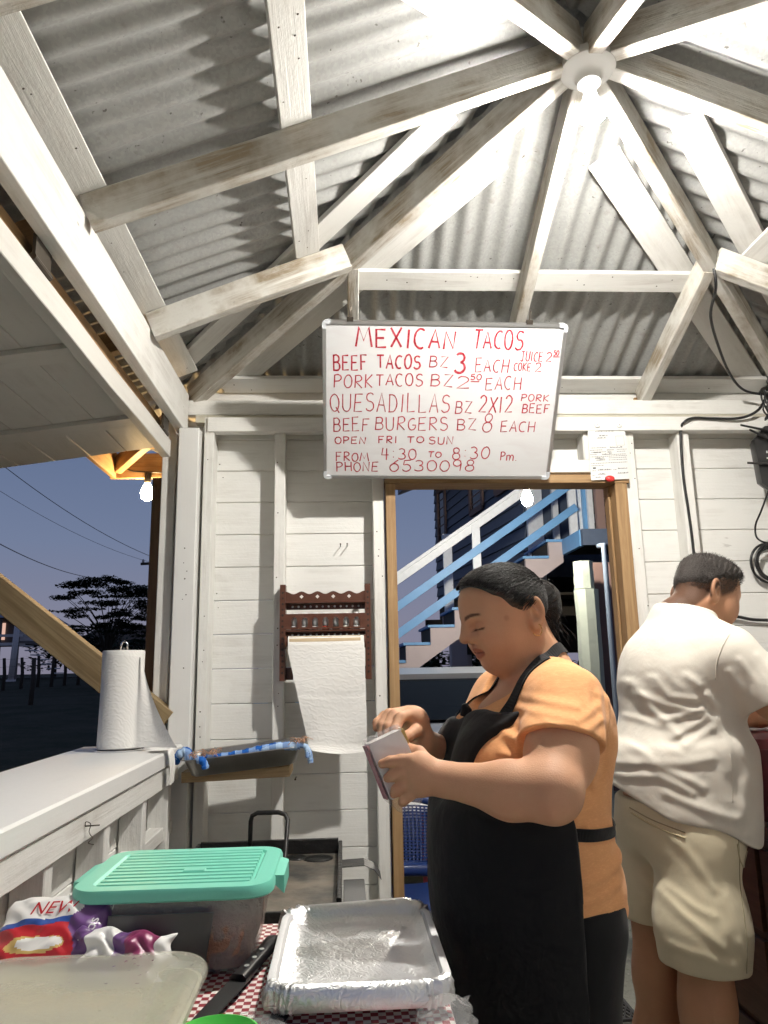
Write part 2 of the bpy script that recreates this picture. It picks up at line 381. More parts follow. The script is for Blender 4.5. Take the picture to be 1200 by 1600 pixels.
# corner posts at the hatch
box('post', (-.672, 2.985, 0), (-.588, 3.10, 2.34), 'paint_clean', stall, c=.004)
box('post', (-.576, 3.03, 0), (-.536, 3.138, 2.40), 'paint', stall, c=.003)
box('post', (-.745, 3.03, 0), (-.688, 3.10, 2.33), 'paint', stall, c=.003)
box('post', (-.80, 3.105, 1.20), (-.752, 3.145, 2.16), 'pine_dark', stall, c=.003)
for x, y in ((XL-.02, YF+.02), (XR-.06, YF+.02), (XR-.06, YB-.0)):
    box('post', (x-.045, y-.045, 0), (x+.045, y+.045, 2.335), 'paint', stall, c=.004)
# ---- wall boards
def board_row(z0, z1, x0, x1, y=3.15):
    g = .0022; b = beam('wall_board', (x0, y+random.uniform(-.001, .001), (z0+z1)/2), (x1, y+random.uniform(-.001, .001), (z0+z1)/2), .02, z1-z0-g, 'paint_wall', stall, c=.0025)
z = -.02; BH = .1385; rows = []
while z < 2.38: rows.append(z); z += BH
for i, z0 in enumerate(rows):
    z1 = min(z0+BH, 2.42)
    if z0 < 2.12:                              # cut by the doorway
        board_row(z0, z1, -.75, .150)
        board_row(z0, z1, 1.245, 2.06)
    else: board_row(z0, z1, -.75, 2.06)
for i, z0 in enumerate(rows):                   # right wall
    z1 = min(z0+BH, 2.42)
    beam('wall_board', (2.075, YF, (z0+z1)/2), (2.075, YB+.03, (z0+z1)/2), .02, z1-z0-.002, 'paint_wall', stall, c=.0025)
for y in (.9, 1.5, 2.1, 2.7): box('stud', (1.985, y, 0), (2.064, y+.045, 2.34), 'paint', stall)
# ---- door frame of bare wood
dfr = beam('door_frame', (.176, 3.085, 2.128), (1.214, 3.085, 2.124), .12, .036, 'pine', stall, n=2, jit=.001)
box('jamb', (.178, 3.03, 0), (.218, 3.15, 2.108), 'pine', dfr, c=.002)
box('jamb', (1.152, 3.03, 0), (1.204, 3.15, 2.106), 'pine', dfr, c=.002)
box('door_stop', (1.141, 3.09, 0), (1.151, 3.14, 2.104), 'pine', dfr, c=.002)
# ---- counter along the left side
ctr = beam('counter_top', (-.795, .60, 1.0625), (-.795, 2.975, 1.0625), .37, .055, 'paint_clean', stall, c=.006)
beam('counter_apron', (-.64, .60, 1.0), (-.64, 2.96, 1.0), .04, .066, 'paint', ctr, n=6, jit=.0015)
beam('counter_apron', (-.95, .60, .985), (-.95, 2.97, .985), .03, .09, 'pine_dark', ctr, n=2)
for y in (.9, 1.30, 1.72, 2.12, 2.50, 2.84):
    box('counter_stud', (-.70, y, 0), (-.628, y+.045, .966), 'paint', ctr, c=.003)
for i in range(7):
    z0 = -.0+i*.1385
    beam('counter_board', (-.716, .6, z0+.069), (-.716, 3.0, z0+.069), .02, .1362, 'paint_wall', ctr, c=.0025)
beam('counter_rail', (-.665, .6, .80), (-.665, 2.98, .80), .05, .045, 'paint', ctr)
# ---- serving hatch shutter propped open
hx, hz, ox, oz = -.715, 2.245, -1.86, 2.085
sdir = Vector((ox-hx, 0, oz-hz)); slen = sdir.length; sdir.normalize(); snr = Vector((0, 1, 0)).cross(sdir); snr = snr if snr.z > 0 else -snr
shut = beam('shutter', (hx, .62, hz), (hx, 2.965, hz), .035, .07, 'paint_shutter', stall, n=6, jit=.002, up=(0, 0, 1))
nb = 8; bw = (slen-.02)/nb
for i in range(nb):
    p = Vector((hx, 0, hz))+sdir*(.02+bw*(i+.5))+snr*.026
    beam('shutter_board', (p.x, .60, p.z), (p.x, 2.98, p.z), bw-.002, .018, 'paint_shutter', shut, up=snr, c=.002)
for y in (.66, 1.35, 2.02, 2.62):
    a = Vector((hx, y, hz))+sdir*.03+snr*.0085; b = a+sdir*(slen-.05)
    beam('shutter_batten', a, b, .09, .016, 'paint_shutter', shut, up=snr, c=.0015)
for y in (.9, 1.63, 2.86):
    m = MB(); m.box((-.05, -.045, -.004), (.0, .045, .004)); m.box((-.004, -.045, -.004), (.004, .045, .06)); m.tube([(0, -.05, 0), (0, .05, 0)], .009, 10)
    m.build('hinge', 'nail', shut, Matrix.Translation((hx+.018, y, hz+.042)))
beam('hatch_lintel', (-.745, .6, 2.322), (-.745, 3.02, 2.322), .04, .05, 'pine', stall, n=2)
beam('prop', (-.685, 3.004, 1.165), (-1.80, 2.985, 2.03), .042, .112, 'pine_grey', stall, up=(0, -.1, 1), n=3, jit=.001)
# ---- little shelf in the corner
sh = beam('shelf', (-.583, 2.93, .988), (-.20, 2.93, 1.0), .19, .036, 'pine_stain', stall, c=.002)

# nail heads in the boards, purlins and posts
m = MB()
def nail_head(p, n, r=.0028):
    n = Vector(n).normalized(); u = n.orthogonal().normalized(); v = n.cross(u); p = Vector(p)
    m.add([p+(u*math.cos(a)+v*math.sin(a))*r+n*.0006 for a in (math.radians(60*k) for k in range(6))], [tuple(range(6))])
for z0 in rows:
    for x in (-.262, .148, 1.247, 1.478, -.55):
        if random.random() < .55: nail_head((x+random.uniform(-.012, .012)+(.03 if x < -.5 else .0), 3.1388, z0+random.choice((.03, .11))), (0, -1, 0), random.uniform(.0018, .003))
for x, y in ((-.63, 2.985), (-.555, 3.03), (-.262, 3.05), (.148, 3.055), (1.247, 3.055)):
    for k in range(7): nail_head((x+random.uniform(-.012, .012), y-.0005, random.uniform(1.1, 2.3)), (0, -1, 0), random.uniform(.002, .0032))
for dn, al in SLOPES:
    for d in (.815, 1.35):
        for k in range(12):
            a = random.uniform(-d+.15, d-.15); p = slope_pt(dn, al, d+random.uniform(-.03, .03), a, -.0002); nail_head(p, (-dn[0]*SL, -dn[1]*SL, -1), random.uniform(.0022, .0034))
o = m.build('nails', 'nail', stall); o['kind'] = 'stuff'
# ============================================================ CEILING LAMP
lamp = thing('ceiling_lamp', 'lit white bulb in a round ceramic holder at the roof peak', 'lamp', (AX, AY-.01, 3.0))
m = MB(); m.lathe([(.02, .022), (.074, .020), (.078, .008), (.076, -.006), (.062, -.016), (.045, -.021), (.036, -.034), (.033, -.05), (.022, -.051)], (AX, AY-.01, 3.0), 32)
m.build('lamp_holder', 'porcelain', lamp, auto=40)
t = NT('bulb_white'); t.set(Base_Color=(1, 1, 1), Emission_Color=(1.0, .955, .88), Emission_Strength=LAMP)
t = NT('bulb_glow'); t.set(Base_Color=(1, 1, 1), Emission_Color=(1.0, .97, .92), Emission_Strength=6.)
t = NT('bulb_warm'); t.set(Base_Color=(1, .8, .5), Emission_Color=(1.0, .66, .30), Emission_Strength=260.)
t = NT('bulb_far'); t.set(Base_Color=(1, .9, .7), Emission_Color=(1.0, .93, .80), Emission_Strength=1400.)
m = MB(); m.lathe([(.0175, .002), (.0175, -.030), (.022, -.048), (.033, -.070), (.0430, -.088), (.0430, -.0885), (.040, -.0888)], (AX, AY-.01, 2.949), 28); m.build('bulb_body', 'bulb_glow', lamp, smooth=True)
m = MB(); m.lathe([(.0400, -.0890), (.0398, -.0935), (.037, -.102), (.030, -.109), (.018, -.114), (.005, -.1160), (.001, -.1162)], (AX, AY-.01, 2.949), 28)
m.build('bulb', 'bulb_white', lamp, smooth=True)
flat('dark_socket', (.03, .028, .025), .5)
for x, y, z, k, lb in ((-.946, 3.585, 2.255, 1., 'warm lit string bulb outside under the eave left of the serving hatch post'), (1.452, 5.7, 2.705, 1.45, 'lit bulb on a cable outside seen at the top of the doorway before the stairs')):
    b = thing('string_bulb', lb, 'bulb', (x, y, z), 'string bulbs hung outside the stall'); bm_ = 'bulb_warm' if k == 1 else 'bulb_far'
    m = MB(); m.lathe([(.012*k, .055*k), (.016*k, .05*k), (.017*k, .01*k), (.014*k, .0)], (x, y, z), 16); m.build('socket', 'dark_socket', b, smooth=True)
    m = MB(); m.lathe([(.013*k, 0), (.021*k, -.018*k), (.030*k, -.04*k), (.031*k, -.055*k), (.024*k, -.075*k), (.010*k, -.086*k), (.002, -.088*k)], (x, y, z), 20); m.build('bulb', bm_, b, smooth=True)
m = MB()
P = spline([(-1.05, 3.59, 2.33), (-.946, 3.585, 2.312), (-.4, 3.585, 2.30), (.3, 3.585, 2.285), (.895, 3.585, 2.312), (1.05, 3.62, 2.33)], 6)
m.tube(P, .0035, 6); tag(m.build('string_light_cable', 'black_plastic', smooth=True), 'thin dark cable of the string bulbs along the back eave', 'cable')
m = MB(); m.tube(spline([(1.05, 3.62, 2.33), (1.2, 4.5, 2.62), (1.452, 5.7, 2.785), (1.95, 7.0, 3.2), (2.6, 8.05, 3.74)], 6), .004, 6); tag(m.build('string_light_cable', 'black_plastic', smooth=True), 'thin dark cable strung from the stall eave to the blue house', 'cable')
# ============================================================ WHITEBOARD
t = NT('whiteboard'); v = t.coord((3, 9, 1), rand=False); sm = t.ramp(t.noise(v, 1.6, 4, .6, 1.0), (.48, 0.), (.75, 1.)); t.set(Base_Color=t.mix(t.math('MULTIPLY', sm, .5), (.66, .665, .675), (.58, .545, .56)), Roughness=t.math('ADD', t.math('MULTIPLY', sm, .15), .34)); flat('aluminium', (.62, .63, .64), .35, .9); flat('cap_plastic', (.66, .69, .73), .4)
t = NT('marker_red'); v = t.coord(rand=False); t.set(Base_Color=t.mix(t.ramp(t.noise(v, 85, 3, .6), (.35, 0.), (.72, 1.)), (.30, .010, .022), (.55, .10, .13)), Roughness=.8, Specular_IOR_Level=.05)
BW, BHt = .925, .625
wbt = thing('whiteboard', 'whiteboard menu with red handwriting hung leaning forward above the doorway', 'whiteboard', (.38, 2.95, 2.12))
bot = Vector((.385, 2.955, 2.112)); top = Vector((.392, 2.585, 2.622))
yv = (top-bot).normalized(); xv = Vector((1, 0, 0)); xv = (xv-yv*xv.dot(yv)).normalized(); zv = xv.cross(yv); cb = (bot+top)/2
BM = Matrix(((xv.x, yv.x, zv.x, cb.x), (xv.y, yv.y, zv.y, cb.y), (xv.z, yv.z, zv.z, cb.z), (0, 0, 0, 1)))
BHt = (top-bot).length
m = MB(); m.box((-BW/2+.006, -BHt/2+.006, -.008), (BW/2-.006, BHt/2-.006, .002)); m.build('panel', 'whiteboard', wbt, BM)
def bbar(lo, hi):
    m = MB(); m.box(lo, hi); m.build('frame_bar', 'aluminium', wbt, BM)
k = .013
bbar((-BW/2+.03, -BHt/2, -.009), (BW/2-.03, -BHt/2+k, .007)); bbar((-BW/2+.03, BHt/2-k, -.009), (BW/2-.03, BHt/2, .007))
bbar((-BW/2, -BHt/2+.03, -.009), (-BW/2+k, BHt/2-.03, .007)); bbar((BW/2-k, -BHt/2+.03, -.009), (BW/2, BHt/2-.03, .007))
for sx in (-1, 1):
    for sy in (-1, 1):
        m = MB(); pts = []
        r = .016
        out = [(0, 0.032), (0, r)]+[(r-r*math.cos(a), r-r*math.sin(a)) for a in (math.radians(22*i) for i in range(1, 4))]+[(r, 0), (.032, 0), (.032, k+.001), (k+.001, k+.001), (k+.001, .032)]
        ring = lambda z: [(sx*(BW/2+.001-x), sy*(BHt/2+.001-y), z) for x, y in out]
        m.loft([ring(-.010), ring(.009)]); m.build('corner_cap', 'cap_plastic', wbt, BM)
for x in (-.36, .315):
    m = MB(); m.box((x-.012, BHt/2-.004, -.003), (x+.012, BHt/2+.012, .010)); m.tube([(x, BHt/2+.008, .0), (x, BHt/2+.03, -.004), (x+.004, BHt/2+.045, -.012)], .003, 6)
    m.build('hook', 'nail', wbt, BM)
# stroke letters, unit box, drawn like a marker
def arc(cx, cy, rx, ry, a0, a1, n=9): return [(cx+rx*math.cos(math.radians(a0+(a1-a0)*i/n)), cy+ry*math.sin(math.radians(a0+(a1-a0)*i/n))) for i in range(n+1)]
GL = {
 'A': [[(0, 0), (.48, 1), (1, 0)], [(.16, .36), (.84, .36)]], 'B': [[(.08, 0), (.08, 1)], [(.0, .97), (.5, 1)]+arc(.5, .76, .36, .23, 80, -90, 6)+[(.1, .52)], [(.1, .53)]+arc(.52, .265, .46, .265, 85, -90, 7)+[(.0, .01)]],
 'C': [arc(.58, .5, .56, .5, 55, 300, 12)], 'D': [[(.1, 0), (.1, 1)], [(.0, 1)]+arc(.35, .5, .62, .5, 85, -88, 10)+[(0, 0)]],
 'E': [[(.9, 1), (.08, .98), (.05, 0), (.95, .02)], [(.08, .52), (.78, .54)]], 'F': [[(.1, 0), (.1, 1), (.95, 1)], [(.1, .53), (.75, .56)]],
 'G': [arc(.55, .5, .52, .5, 60, 330, 12)+[(.98, .44), (.55, .44)]], 'H': [[(.05, 0), (.05, 1)], [(.95, 0), (.95, 1)], [(.05, .52), (.95, .52)]],
 'I': [[(.5, 0), (.5, 1)]], 'J': [[(.2, 1), (1, 1)], [(.66, 1), (.64, .2)]+arc(.36, .2, .28, .2, 0, -160, 6)], 'K': [[(.08, 0), (.08, 1)], [(.9, 1), (.1, .46), (.95, .02)]],
 'L': [[(.1, 1), (.1, 0), (.95, .03)]], 'M': [[(0, 0), (.2, 1), (.5, .3), (.82, 1), (1, 0)]], 'N': [[(.05, 0), (.08, 1), (.9, .02), (.95, 1)]],
 'O': [arc(.5, .5, .5, .5, 95, 455, 16)], 'P': [[(.1, 0), (.1, 1)], [(0, .96)]+arc(.48, .75, .46, .25, 88, -90, 8)+[(.1, .48)]], 'Q': [arc(.5, .5, .5, .5, 95, 455, 16), [(.62, .25), (1.0, -.08)]],
 'R': [[(.08, 0), (.1, 1)], [(0, .95)]+arc(.45, .76, .44, .24, 88, -90, 8)+[(.12, .5), (.98, .0)]], 'S': [arc(.52, .76, .42, .24, 35, 265, 9)+arc(.48, .27, .48, .27, 85, -150, 10)],
 'T': [[(0, .98), (1, 1)], [(.5, 1), (.48, 0)]], 'U': [[(.05, 1), (.06, .3)]+arc(.5, .3, .44, .3, 180, 360, 8)+[(.95, 1)]], 'X': [[(0, 1), (1, 0)], [(.95, 1), (.05, 0)]],
 'Z': [[(.05, .96), (.95, .98), (.1, .05), (1, .0)]], 'm': [[(.02, 0), (.02, .6)]+arc(.26, .42, .22, .2, 140, 0, 5)+[(.48, 0), (.5, .4)]+arc(.72, .42, .22, .2, 150, 0, 5)+[(.96, .0)]],
 '.': [[(.4, 0), (.5, .05)]], ':': [[(.4, .2), (.5, .26)], [(.4, .7), (.5, .76)]], '2': [arc(.46, .72, .42, .28, 160, -25, 8)+[(.05, .02), (1, .04)]],
 '3': [arc(.42, .76, .42, .24, 140, -80, 8)+arc(.42, .27, .5, .27, 80, -150, 9)], '8': [arc(.5, .77, .36, .23, -90, 270, 12), arc(.5, .27, .46, .27, 90, 450, 14)],
 '5': [[(.9, 1), (.2, .98), (.14, .56)]+arc(.45, .31, .46, .31, 115, -150, 9)], '0': [arc(.5, .5, .5, .5, 95, 455, 16)], '1': [[(.5, 1), (.5, 0)]],
 '4': [[(.25, 1), (.05, .42), (.98, .44)], [(.72, .98), (.66, 0)]], '6': [[(.85, 1)]+arc(.5, .33, .46, .33, 150, 510, 14)], '9': [arc(.48, .72, .42, .28, 0, 350, 12)+[(.9, .7), (.84, 0)]], '-': [[(0, .5), (1, .52)]],
}
ADV = {'I': .35, '1': .4, ':': .45, '.': .4, 'M': 1.15, 'm': 1.2}
def ribbons(mb, strokes, w, z):
    for S in strokes:
        P = [Vector((x, y, 0)) for x, y in S]
        if len(P) > 2: P = spline(P, 3) if len(P) < 4 and False else P
        V = []
        for i, p in enumerate(P):
            t_ = (P[min(i+1, len(P)-1)]-P[max(i-1, 0)]); t_ = t_.normalized() if t_.length > 1e-9 else Vector((1, 0, 0))
            nn = Vector((-t_.y, t_.x, 0)); ww = w*random.uniform(.82, 1.12)/2
            V += [(p.x-nn.x*ww, p.y-nn.y*ww, z), (p.x+nn.x*ww, p.y+nn.y*ww, z)]
        mb.add(V, [(2*i, 2*i+2, 2*i+3, 2*i+1) for i in range(len(P)-1)])
def letters(mb, text, x0, x1, y0, y1, w, z, gap=.28, jit=.03):
    tot = sum(ADV.get(c, .8)+gap for c in text)-gap; sc = (x1-x0)/tot; x = x0
    for c in text:
        a = ADV.get(c, .8)*sc; sl = random.uniform(-.04, .08)*(y1-y0); hh = (y1-y0)*random.uniform(.92, 1.06); by = y0+random.uniform(-.04, .04)*(y1-y0)
        ribbons(mb, [[(x+px*a+py*sl+random.uniform(-jit, jit)*a*.5, by+py*hh+random.uniform(-jit, jit)*hh*.5) for px, py in S] for S in GL[c]], w, z)
        x += a+gap*sc
def bx(X, Y):
    v = (Y-38)/707; l = 25+15*v; r = 1180-105*v
    vv = v*(1+.10*(1-v)*0)
    return (-BW/2+BW*(X-l)/(r-l), BHt/2-BHt*vv)
ROWS = [
 [('MEXICAN', 182, 645, 70, 150, 6.2), ('TACOS', 728, 970, 72, 150, 5.6)],
 [('BEEF', 78, 235, 182, 248, 5), ('TACOS', 280, 483, 180, 238, 5), ('BZ', 522, 612, 180, 230, 3.2), ('3', 642, 698, 172, 254, 7), ('EACH', 738, 898, 192, 250, 3.6), ('JUICE', 952, 1062, 158, 198, 3.4), ('2', 1072, 1104, 162, 200, 3.6), ('50', 1110, 1138, 150, 174, 3.2), ('-', 1108, 1140, 176, 182, 2.6), ('COKE', 920, 1003, 208, 242, 3), ('2', 1020, 1054, 206, 244, 3.2)],
 [('PORK', 80, 260, 266, 324, 3.4), ('TACOS', 276, 494, 262, 314, 3.6), ('BZ', 528, 634, 262, 314, 3.2), ('2', 648, 714, 266, 324, 3.4), ('50', 716, 768, 260, 284, 3), ('-', 716, 758, 288, 296, 2.6), ('EACH', 786, 958, 270, 327, 3)],
 [('QUESADILLAS', 68, 622, 348, 430, 2.6), ('BZ', 642, 724, 376, 434, 3.2), ('2X12', 752, 918, 352, 428, 4.2), ('PORK', 952, 1088, 345, 376, 3.2), ('BEEF', 956, 1090, 390, 430, 3.6)],
 [('BEEF', 82, 244, 460, 522, 3), ('BURGERS', 272, 612, 457, 515, 3), ('BZ', 650, 744, 460, 512, 2.6), ('8', 766, 820, 440, 522, 2.8), ('EACH', 854, 1020, 470, 520, 3)],
 [('OPEN', 90, 228, 548, 580, 3), ('FRI', 288, 374, 545, 577, 3.4), ('TO', 420, 498, 545, 574, 3), ('SUN', 520, 634, 545, 580, 3.2)],
 [('FROM', 94, 244, 622, 662, 2.6), ('4:30', 302, 464, 600, 654, 3), ('TO', 516, 578, 615, 642, 2.8), ('8:30', 628, 803, 592, 650, 3), ('Pm.', 850, 935, 612, 655, 2.8)],
 [('PHONE', 97, 288, 668, 712, 2.8), ('6530098', 338, 732, 655, 710, 2.8)],
]
for row in ROWS:
    m = MB()
    for tx, X0, X1, Y0, Y1, w in row:
        m = MB(); a = bx(X0, Y1); b = bx(X1, Y0); letters(m, tx, a[0], b[0], a[1], b[1], max(w, 3.3)*.00132, .0026); m.build('lettering', 'marker_red', wbt, BM)
# ============================================================ CERTIFICATE
flat('paper', (.68, .68, .665), .8, spec=.1); flat('ink', (.05, .05, .06), .9, spec=.05); flat('red_wax', (.60, .03, .03), .4); flat('ink_light', (.22, .22, .22), .9, spec=.05)
cert = thing('certificate', 'printed paper certificate with red seal pinned above the right side of the doorway', 'paper', (1.13, 3.03, 2.11))
cx0, cx1, cz0, cz1 = 1.048, 1.214, 2.114, 2.338
def cpt(u, v): return (cx0+(cx1-cx0)*u-.004*(1-v)+.002, 3.026-.012*(1-v)+.003*math.sin(v*5+u*2), cz0+(cz1-cz0)*v+.006*u)
n = 8; V = [cpt(i/n, j/n) for j in range(n+1) for i in range(n+1)]; F = [(j*(n+1)+i, j*(n+1)+i+1, (j+1)*(n+1)+i+1, (j+1)*(n+1)+i) for j in range(n) for i in range(n)]
put('sheet', mesh('sheet', V, F, True), 'paper', cert)
m = MB()
def dash(u0, u1, v, h=.006, mi=0):
    a, b, c, d = cpt(u0, v), cpt(u1, v), cpt(u1, v+h), cpt(u0, v+h); m.add([(p[0], p[1]-.0012, p[2]) for p in (a, b, c, d)], [(0, 1, 2, 3)], mi)
def scrib(u0, u1, v, h=.025):
    u = u0
    while u < u1:
        a = random.uniform(.008, .016); hh = random.uniform(.3, 1)*h
        for k in range(2): dash(u+k*a*.4, u+k*a*.4+.006, v, hh)
        dash(u, u+a, v+random.choice((0, hh)), .005); u += a+random.uniform(.0, .012)
def rowtext(u0, u1, v, h=.012):
    u = u0
    while u < u1:
        a = random.uniform(.01, .05); dash(u, min(u1, u+a), v, h, 1); u += a+.012
rowtext(.2, .7, .955, .016)
for u0, u1, v in ((.3, .5, .865), (.24, .44, .82), (.55, .86, .62), (.46, .64, .575), (.12, .3, .535), (.48, .6, .53), (.33, .58, .49), (.15, .38, .42), (.17, .4, .385), (.2, .55, .19), (.72, .96, .2), (.2, .4, .105), (.7, .97, .11), (.12, .25, .045)): scrib(u0, u1, v)
for u0, u1, v in ((.05, .45, .63), (.03, .35, .585), (.72, .98, .58), (.05, .45, .545), (.72, .95, .54), (.03, .2, .5), (.6, .95, .485), (.03, .97, .455), (.5, .97, .42), (.5, .97, .38), (.03, .97, .325), (.03, .36, .28), (.05, .14, .18), (.04, .12, .09), (.6, .68, .185)): rowtext(u0, u1, v)
for a in ((.72, .94, .855, .004), (.72, .94, .665, .004)): dash(*a, 1)
for u in (.72, .936): dash(u, u+.005, .665, .19, 1)
dash(.07, .15, .225, .028); m.build('print', ['ink', 'ink_light'], cert)
m = MB(); ring = [(1.126+.021*math.cos(a), 3.008, 2.117+.013*math.sin(a)+(.004 if math.sin(a) > 0 else .001)) for a in np.linspace(0, 2*math.pi, 18)[:-1]]
m.loft([[(p[0], 3.0115, p[2]) for p in ring], [(1.126+(p[0]-1.126)*.8, 3.004, 2.117+(p[2]-2.117)*.8) for p in ring]]); m.build('seal', 'red_wax', cert, smooth=True)
for x in (1.093, 1.188):
    m = MB(); m.lathe([(.0125, 0), (.0125, -.002), (.010, -.0035), (.004, -.0035)], (x, 3.019, 2.359), 20, axis='y'); w_ = m.build('washer', 'white_plastic', cert, smooth=True)
    m = MB(); m.lathe([(.002, 0), (.002, -.003)], (x, 3.0165, 2.359), 8, axis='y'); m.build('nail', 'nail', w_)
# ============================================================ SPICE RACK
flat('brown_plastic', (.085, .030, .016), .35); flat('brown_dark', (.012, .006, .004), .6); flat('cardboard', (.50, .39, .25), .8)
rack = thing('spice_rack', 'brown plastic spice rack with paper towel holder hung on the white wall', 'spice rack', (-.07, 3.04, 1.31))
RX0, RX1, RY0, RY1 = -.252, .106, 2.985, 3.046
for x in (RX0, RX1-.022):
    m = MB(); prof = [(x, 1.315), (x+.022, 1.315), (x+.022, 1.69), (x, 1.69)]
    m.box((x, RY0, 1.315), (x+.022, RY1, 1.688)); s_ = m.build('side_panel', 'brown_plastic', rack)
    for i in range(15):
        m = MB(); m.lathe([(.0042 if i % 2 else .005, 0), (.0042, -.001)], (x+.011, RY0-.0003, 1.345+i*.0222), 8, axis='y'); m.build('hole', 'brown_dark', s_)
# scalloped top rail with four diamond openings (pierced by tiling around them)
m = MB(); N = 48; xa, xb = RX0+.022, RX1-.022
def rail_top(x): return 1.634+.006*(1+math.cos((x-xa)/(xb-xa)*2*math.pi*5-math.pi*0.0))*.9 if 1 else 0
dia = [xa+(xb-xa)*f for f in (.2, .4, .6, .8)]
xs = sorted(set([xa+(xb-xa)*i/N for i in range(N+1)]+[d+s for d in dia for s in (-.008, 0, .008)]))
for i in range(len(xs)-1):
    x0, x1 = xs[i], xs[i+1]; zt_0, zt_1 = rail_top(x0)+.016, rail_top(x1)+.016
    def gap(x):
        for d in dia:
            if abs(x-d) <= .0081: return max(0., .008-abs(x-d))
        return 0.
    g0, g1 = gap(x0), gap(x1); zc = 1.640
    for (za, zb_, zc_, zd) in (((1.622, 1.622, zc-g1, zc-g0)), ((zc+g0, zc+g1, zt_1, zt_0))):
        m.add([(x0, 2.99, za), (x1, 2.99, zb_), (x1, 2.99, zc_), (x0, 2.99, zd)], [(0, 1, 2, 3)])
        m.add([(x0, 2.994, za), (x1, 2.994, zb_), (x1, 2.994, zc_), (x0, 2.994, zd)], [(3, 2, 1, 0)])
    m.add([(x0, 2.99, zt_0), (x1, 2.99, zt_1), (x1, 2.994, zt_1), (x0, 2.994, zt_0)], [(0, 1, 2, 3)])
m.build('top_rail', 'brown_plastic', rack)
def shelf_with_holes(z, ya=2.988, yb=3.044, n=12):
    b = box('shelf_board', (xa, ya, z-.004), (xb, yb, z+.004), 'brown_plastic', rack, c=.001)
    fr = box('shelf_back', (xa, 3.040, z-.026), (xb, 3.045, z-.002), 'brown_plastic', rack, c=.001)
    for i in range(n):
        x = xa+(xb-xa)*(i+1)/(n+1.); mm = MB(); mm.lathe([(.0045, 0), (.0045, -.001)], (x, 3.0395, z-.014), 8, axis='y'); mm.build('hole', 'paint_wall', fr)
shelf_with_holes(1.618); shelf_with_holes(1.506)
# front panel with seven arched windows
m = MB(); xc = [xa+(xb-xa)*(i+.86)/7.7 for i in range(7)]; hw = .0115
edges = [xa]+[v for c in xc for v in (c-hw, c+hw)]+[xb]
for i in range(0, len(edges)-1, 2): m.box((edges[i], 2.985, 1.512), (edges[i+1], 2.989, 1.572))
for c in xc:
    m.box((c-hw, 2.985, 1.512), (c+hw, 2.989, 1.520))
    for j in range(6):
        x0, x1 = c-hw+2*hw*j/6, c-hw+2*hw*(j+1)/6
        f = lambda x: 1.546+math.sqrt(max(0, hw*hw-(x-c)**2))*1.05
        for y in (2.985, 2.989): m.add([(x0, y, f(x0)), (x1, y, f(x1)), (x1, y, 1.572), (x0, y, 1.572)], [(0, 1, 2, 3)])
m.build('bottle_guard', 'brown_plastic', rack)
flat('glass_white', (.72, .74, .74), .15, spec=.8); flat('red_powder', (.45, .05, .02), .5); flat('dark_spice', (.03, .025, .02), .4); flat('pale_spice', (.60, .60, .52), .5)
for i, c in enumerate(xc):
    sp_m = ['glass_white', 'glass_white', 'glass_white', 'red_powder', 'dark_spice', 'pale_spice', 'glass_white'][i]
    lbs = ['small clear spice bottle leftmost in the brown rack', 'small clear spice bottle second from left in the brown rack', 'small clear spice bottle third from left in the brown rack', 'small spice bottle with red powder in the brown rack', 'small spice bottle with black content in the brown rack', 'small spice bottle with pale content, second from right in the rack', 'small clear spice bottle rightmost in the brown rack']
    bt = thing('spice_bottle', lbs[i], 'bottle', (c, 3.012, 1.510), 'spice bottles in the brown rack')
    m = MB(); m.lathe([(.0135, 0), (.0145, .004), (.0145, .014)], (c, 3.012, 1.5105), 14); m.build('content', sp_m, bt, smooth=True)
    m = MB(); m.lathe([(.0145, .0145), (.0145, .042), (.011, .05)], (c, 3.012, 1.5105), 14); m.build('glass', 'glass_white', bt, smooth=True)
    m = MB(); m.lathe([(.0115, .0502), (.0115, .066), (.009, .067)], (c, 3.012, 1.5105), 14); m.build('cap', 'white_plastic', bt, smooth=True)
for s, x in ((1, xa), (-1, xb)):
    m = MB(); m.lathe([(.026, 0), (.026, s*.006), (.017, s*.008), (.017, s*.018)], (x, 2.975, 1.462), 20, axis='x'); m.build('roll_holder', 'brown_plastic', rack, auto=40)
    xx0, xx1 = (xa, xa+.028) if s > 0 else (xb-.028, xb)
    box('bottom_bracket', (xx0, 3.030, 1.318), (xx1, 3.045, 1.365), 'brown_plastic', rack)
# wall towel: core and hanging sheet
t = NT('tissue'); v = t.coord(rand=False); w1 = t.n('TexVoronoi', feature='SMOOTH_F1', i={'Vector': v, 'Scale': 55.}).outputs['Distance']
wv = t.n('TexWave', wave_type='RINGS', i={'Vector': v, 'Scale': 42., 'Distortion': 7., 'Detail': 1.}).outputs['Fac']
t.set(Base_Color=(.83, .82, .79), Roughness=.9, Specular_IOR_Level=.1); t.bump(t.math('ADD', w1, t.math('MULTIPLY', wv, .6)), .16, .004)
tw = thing('paper_towel', 'nearly empty paper towel roll with a long sheet hanging from the brown rack', 'paper towel', (-.07, 2.975, 1.04))
m = MB(); m.lathe([(.0165, 0), (.0225, 0), (.0225, .276), (.0165, .276)], (-.212, 2.975, 1.462), 24, axis='x', caps=False); m.build('core', 'cardboard', tw, auto=40)
V, F = [], []; nu, nv = 16, 40
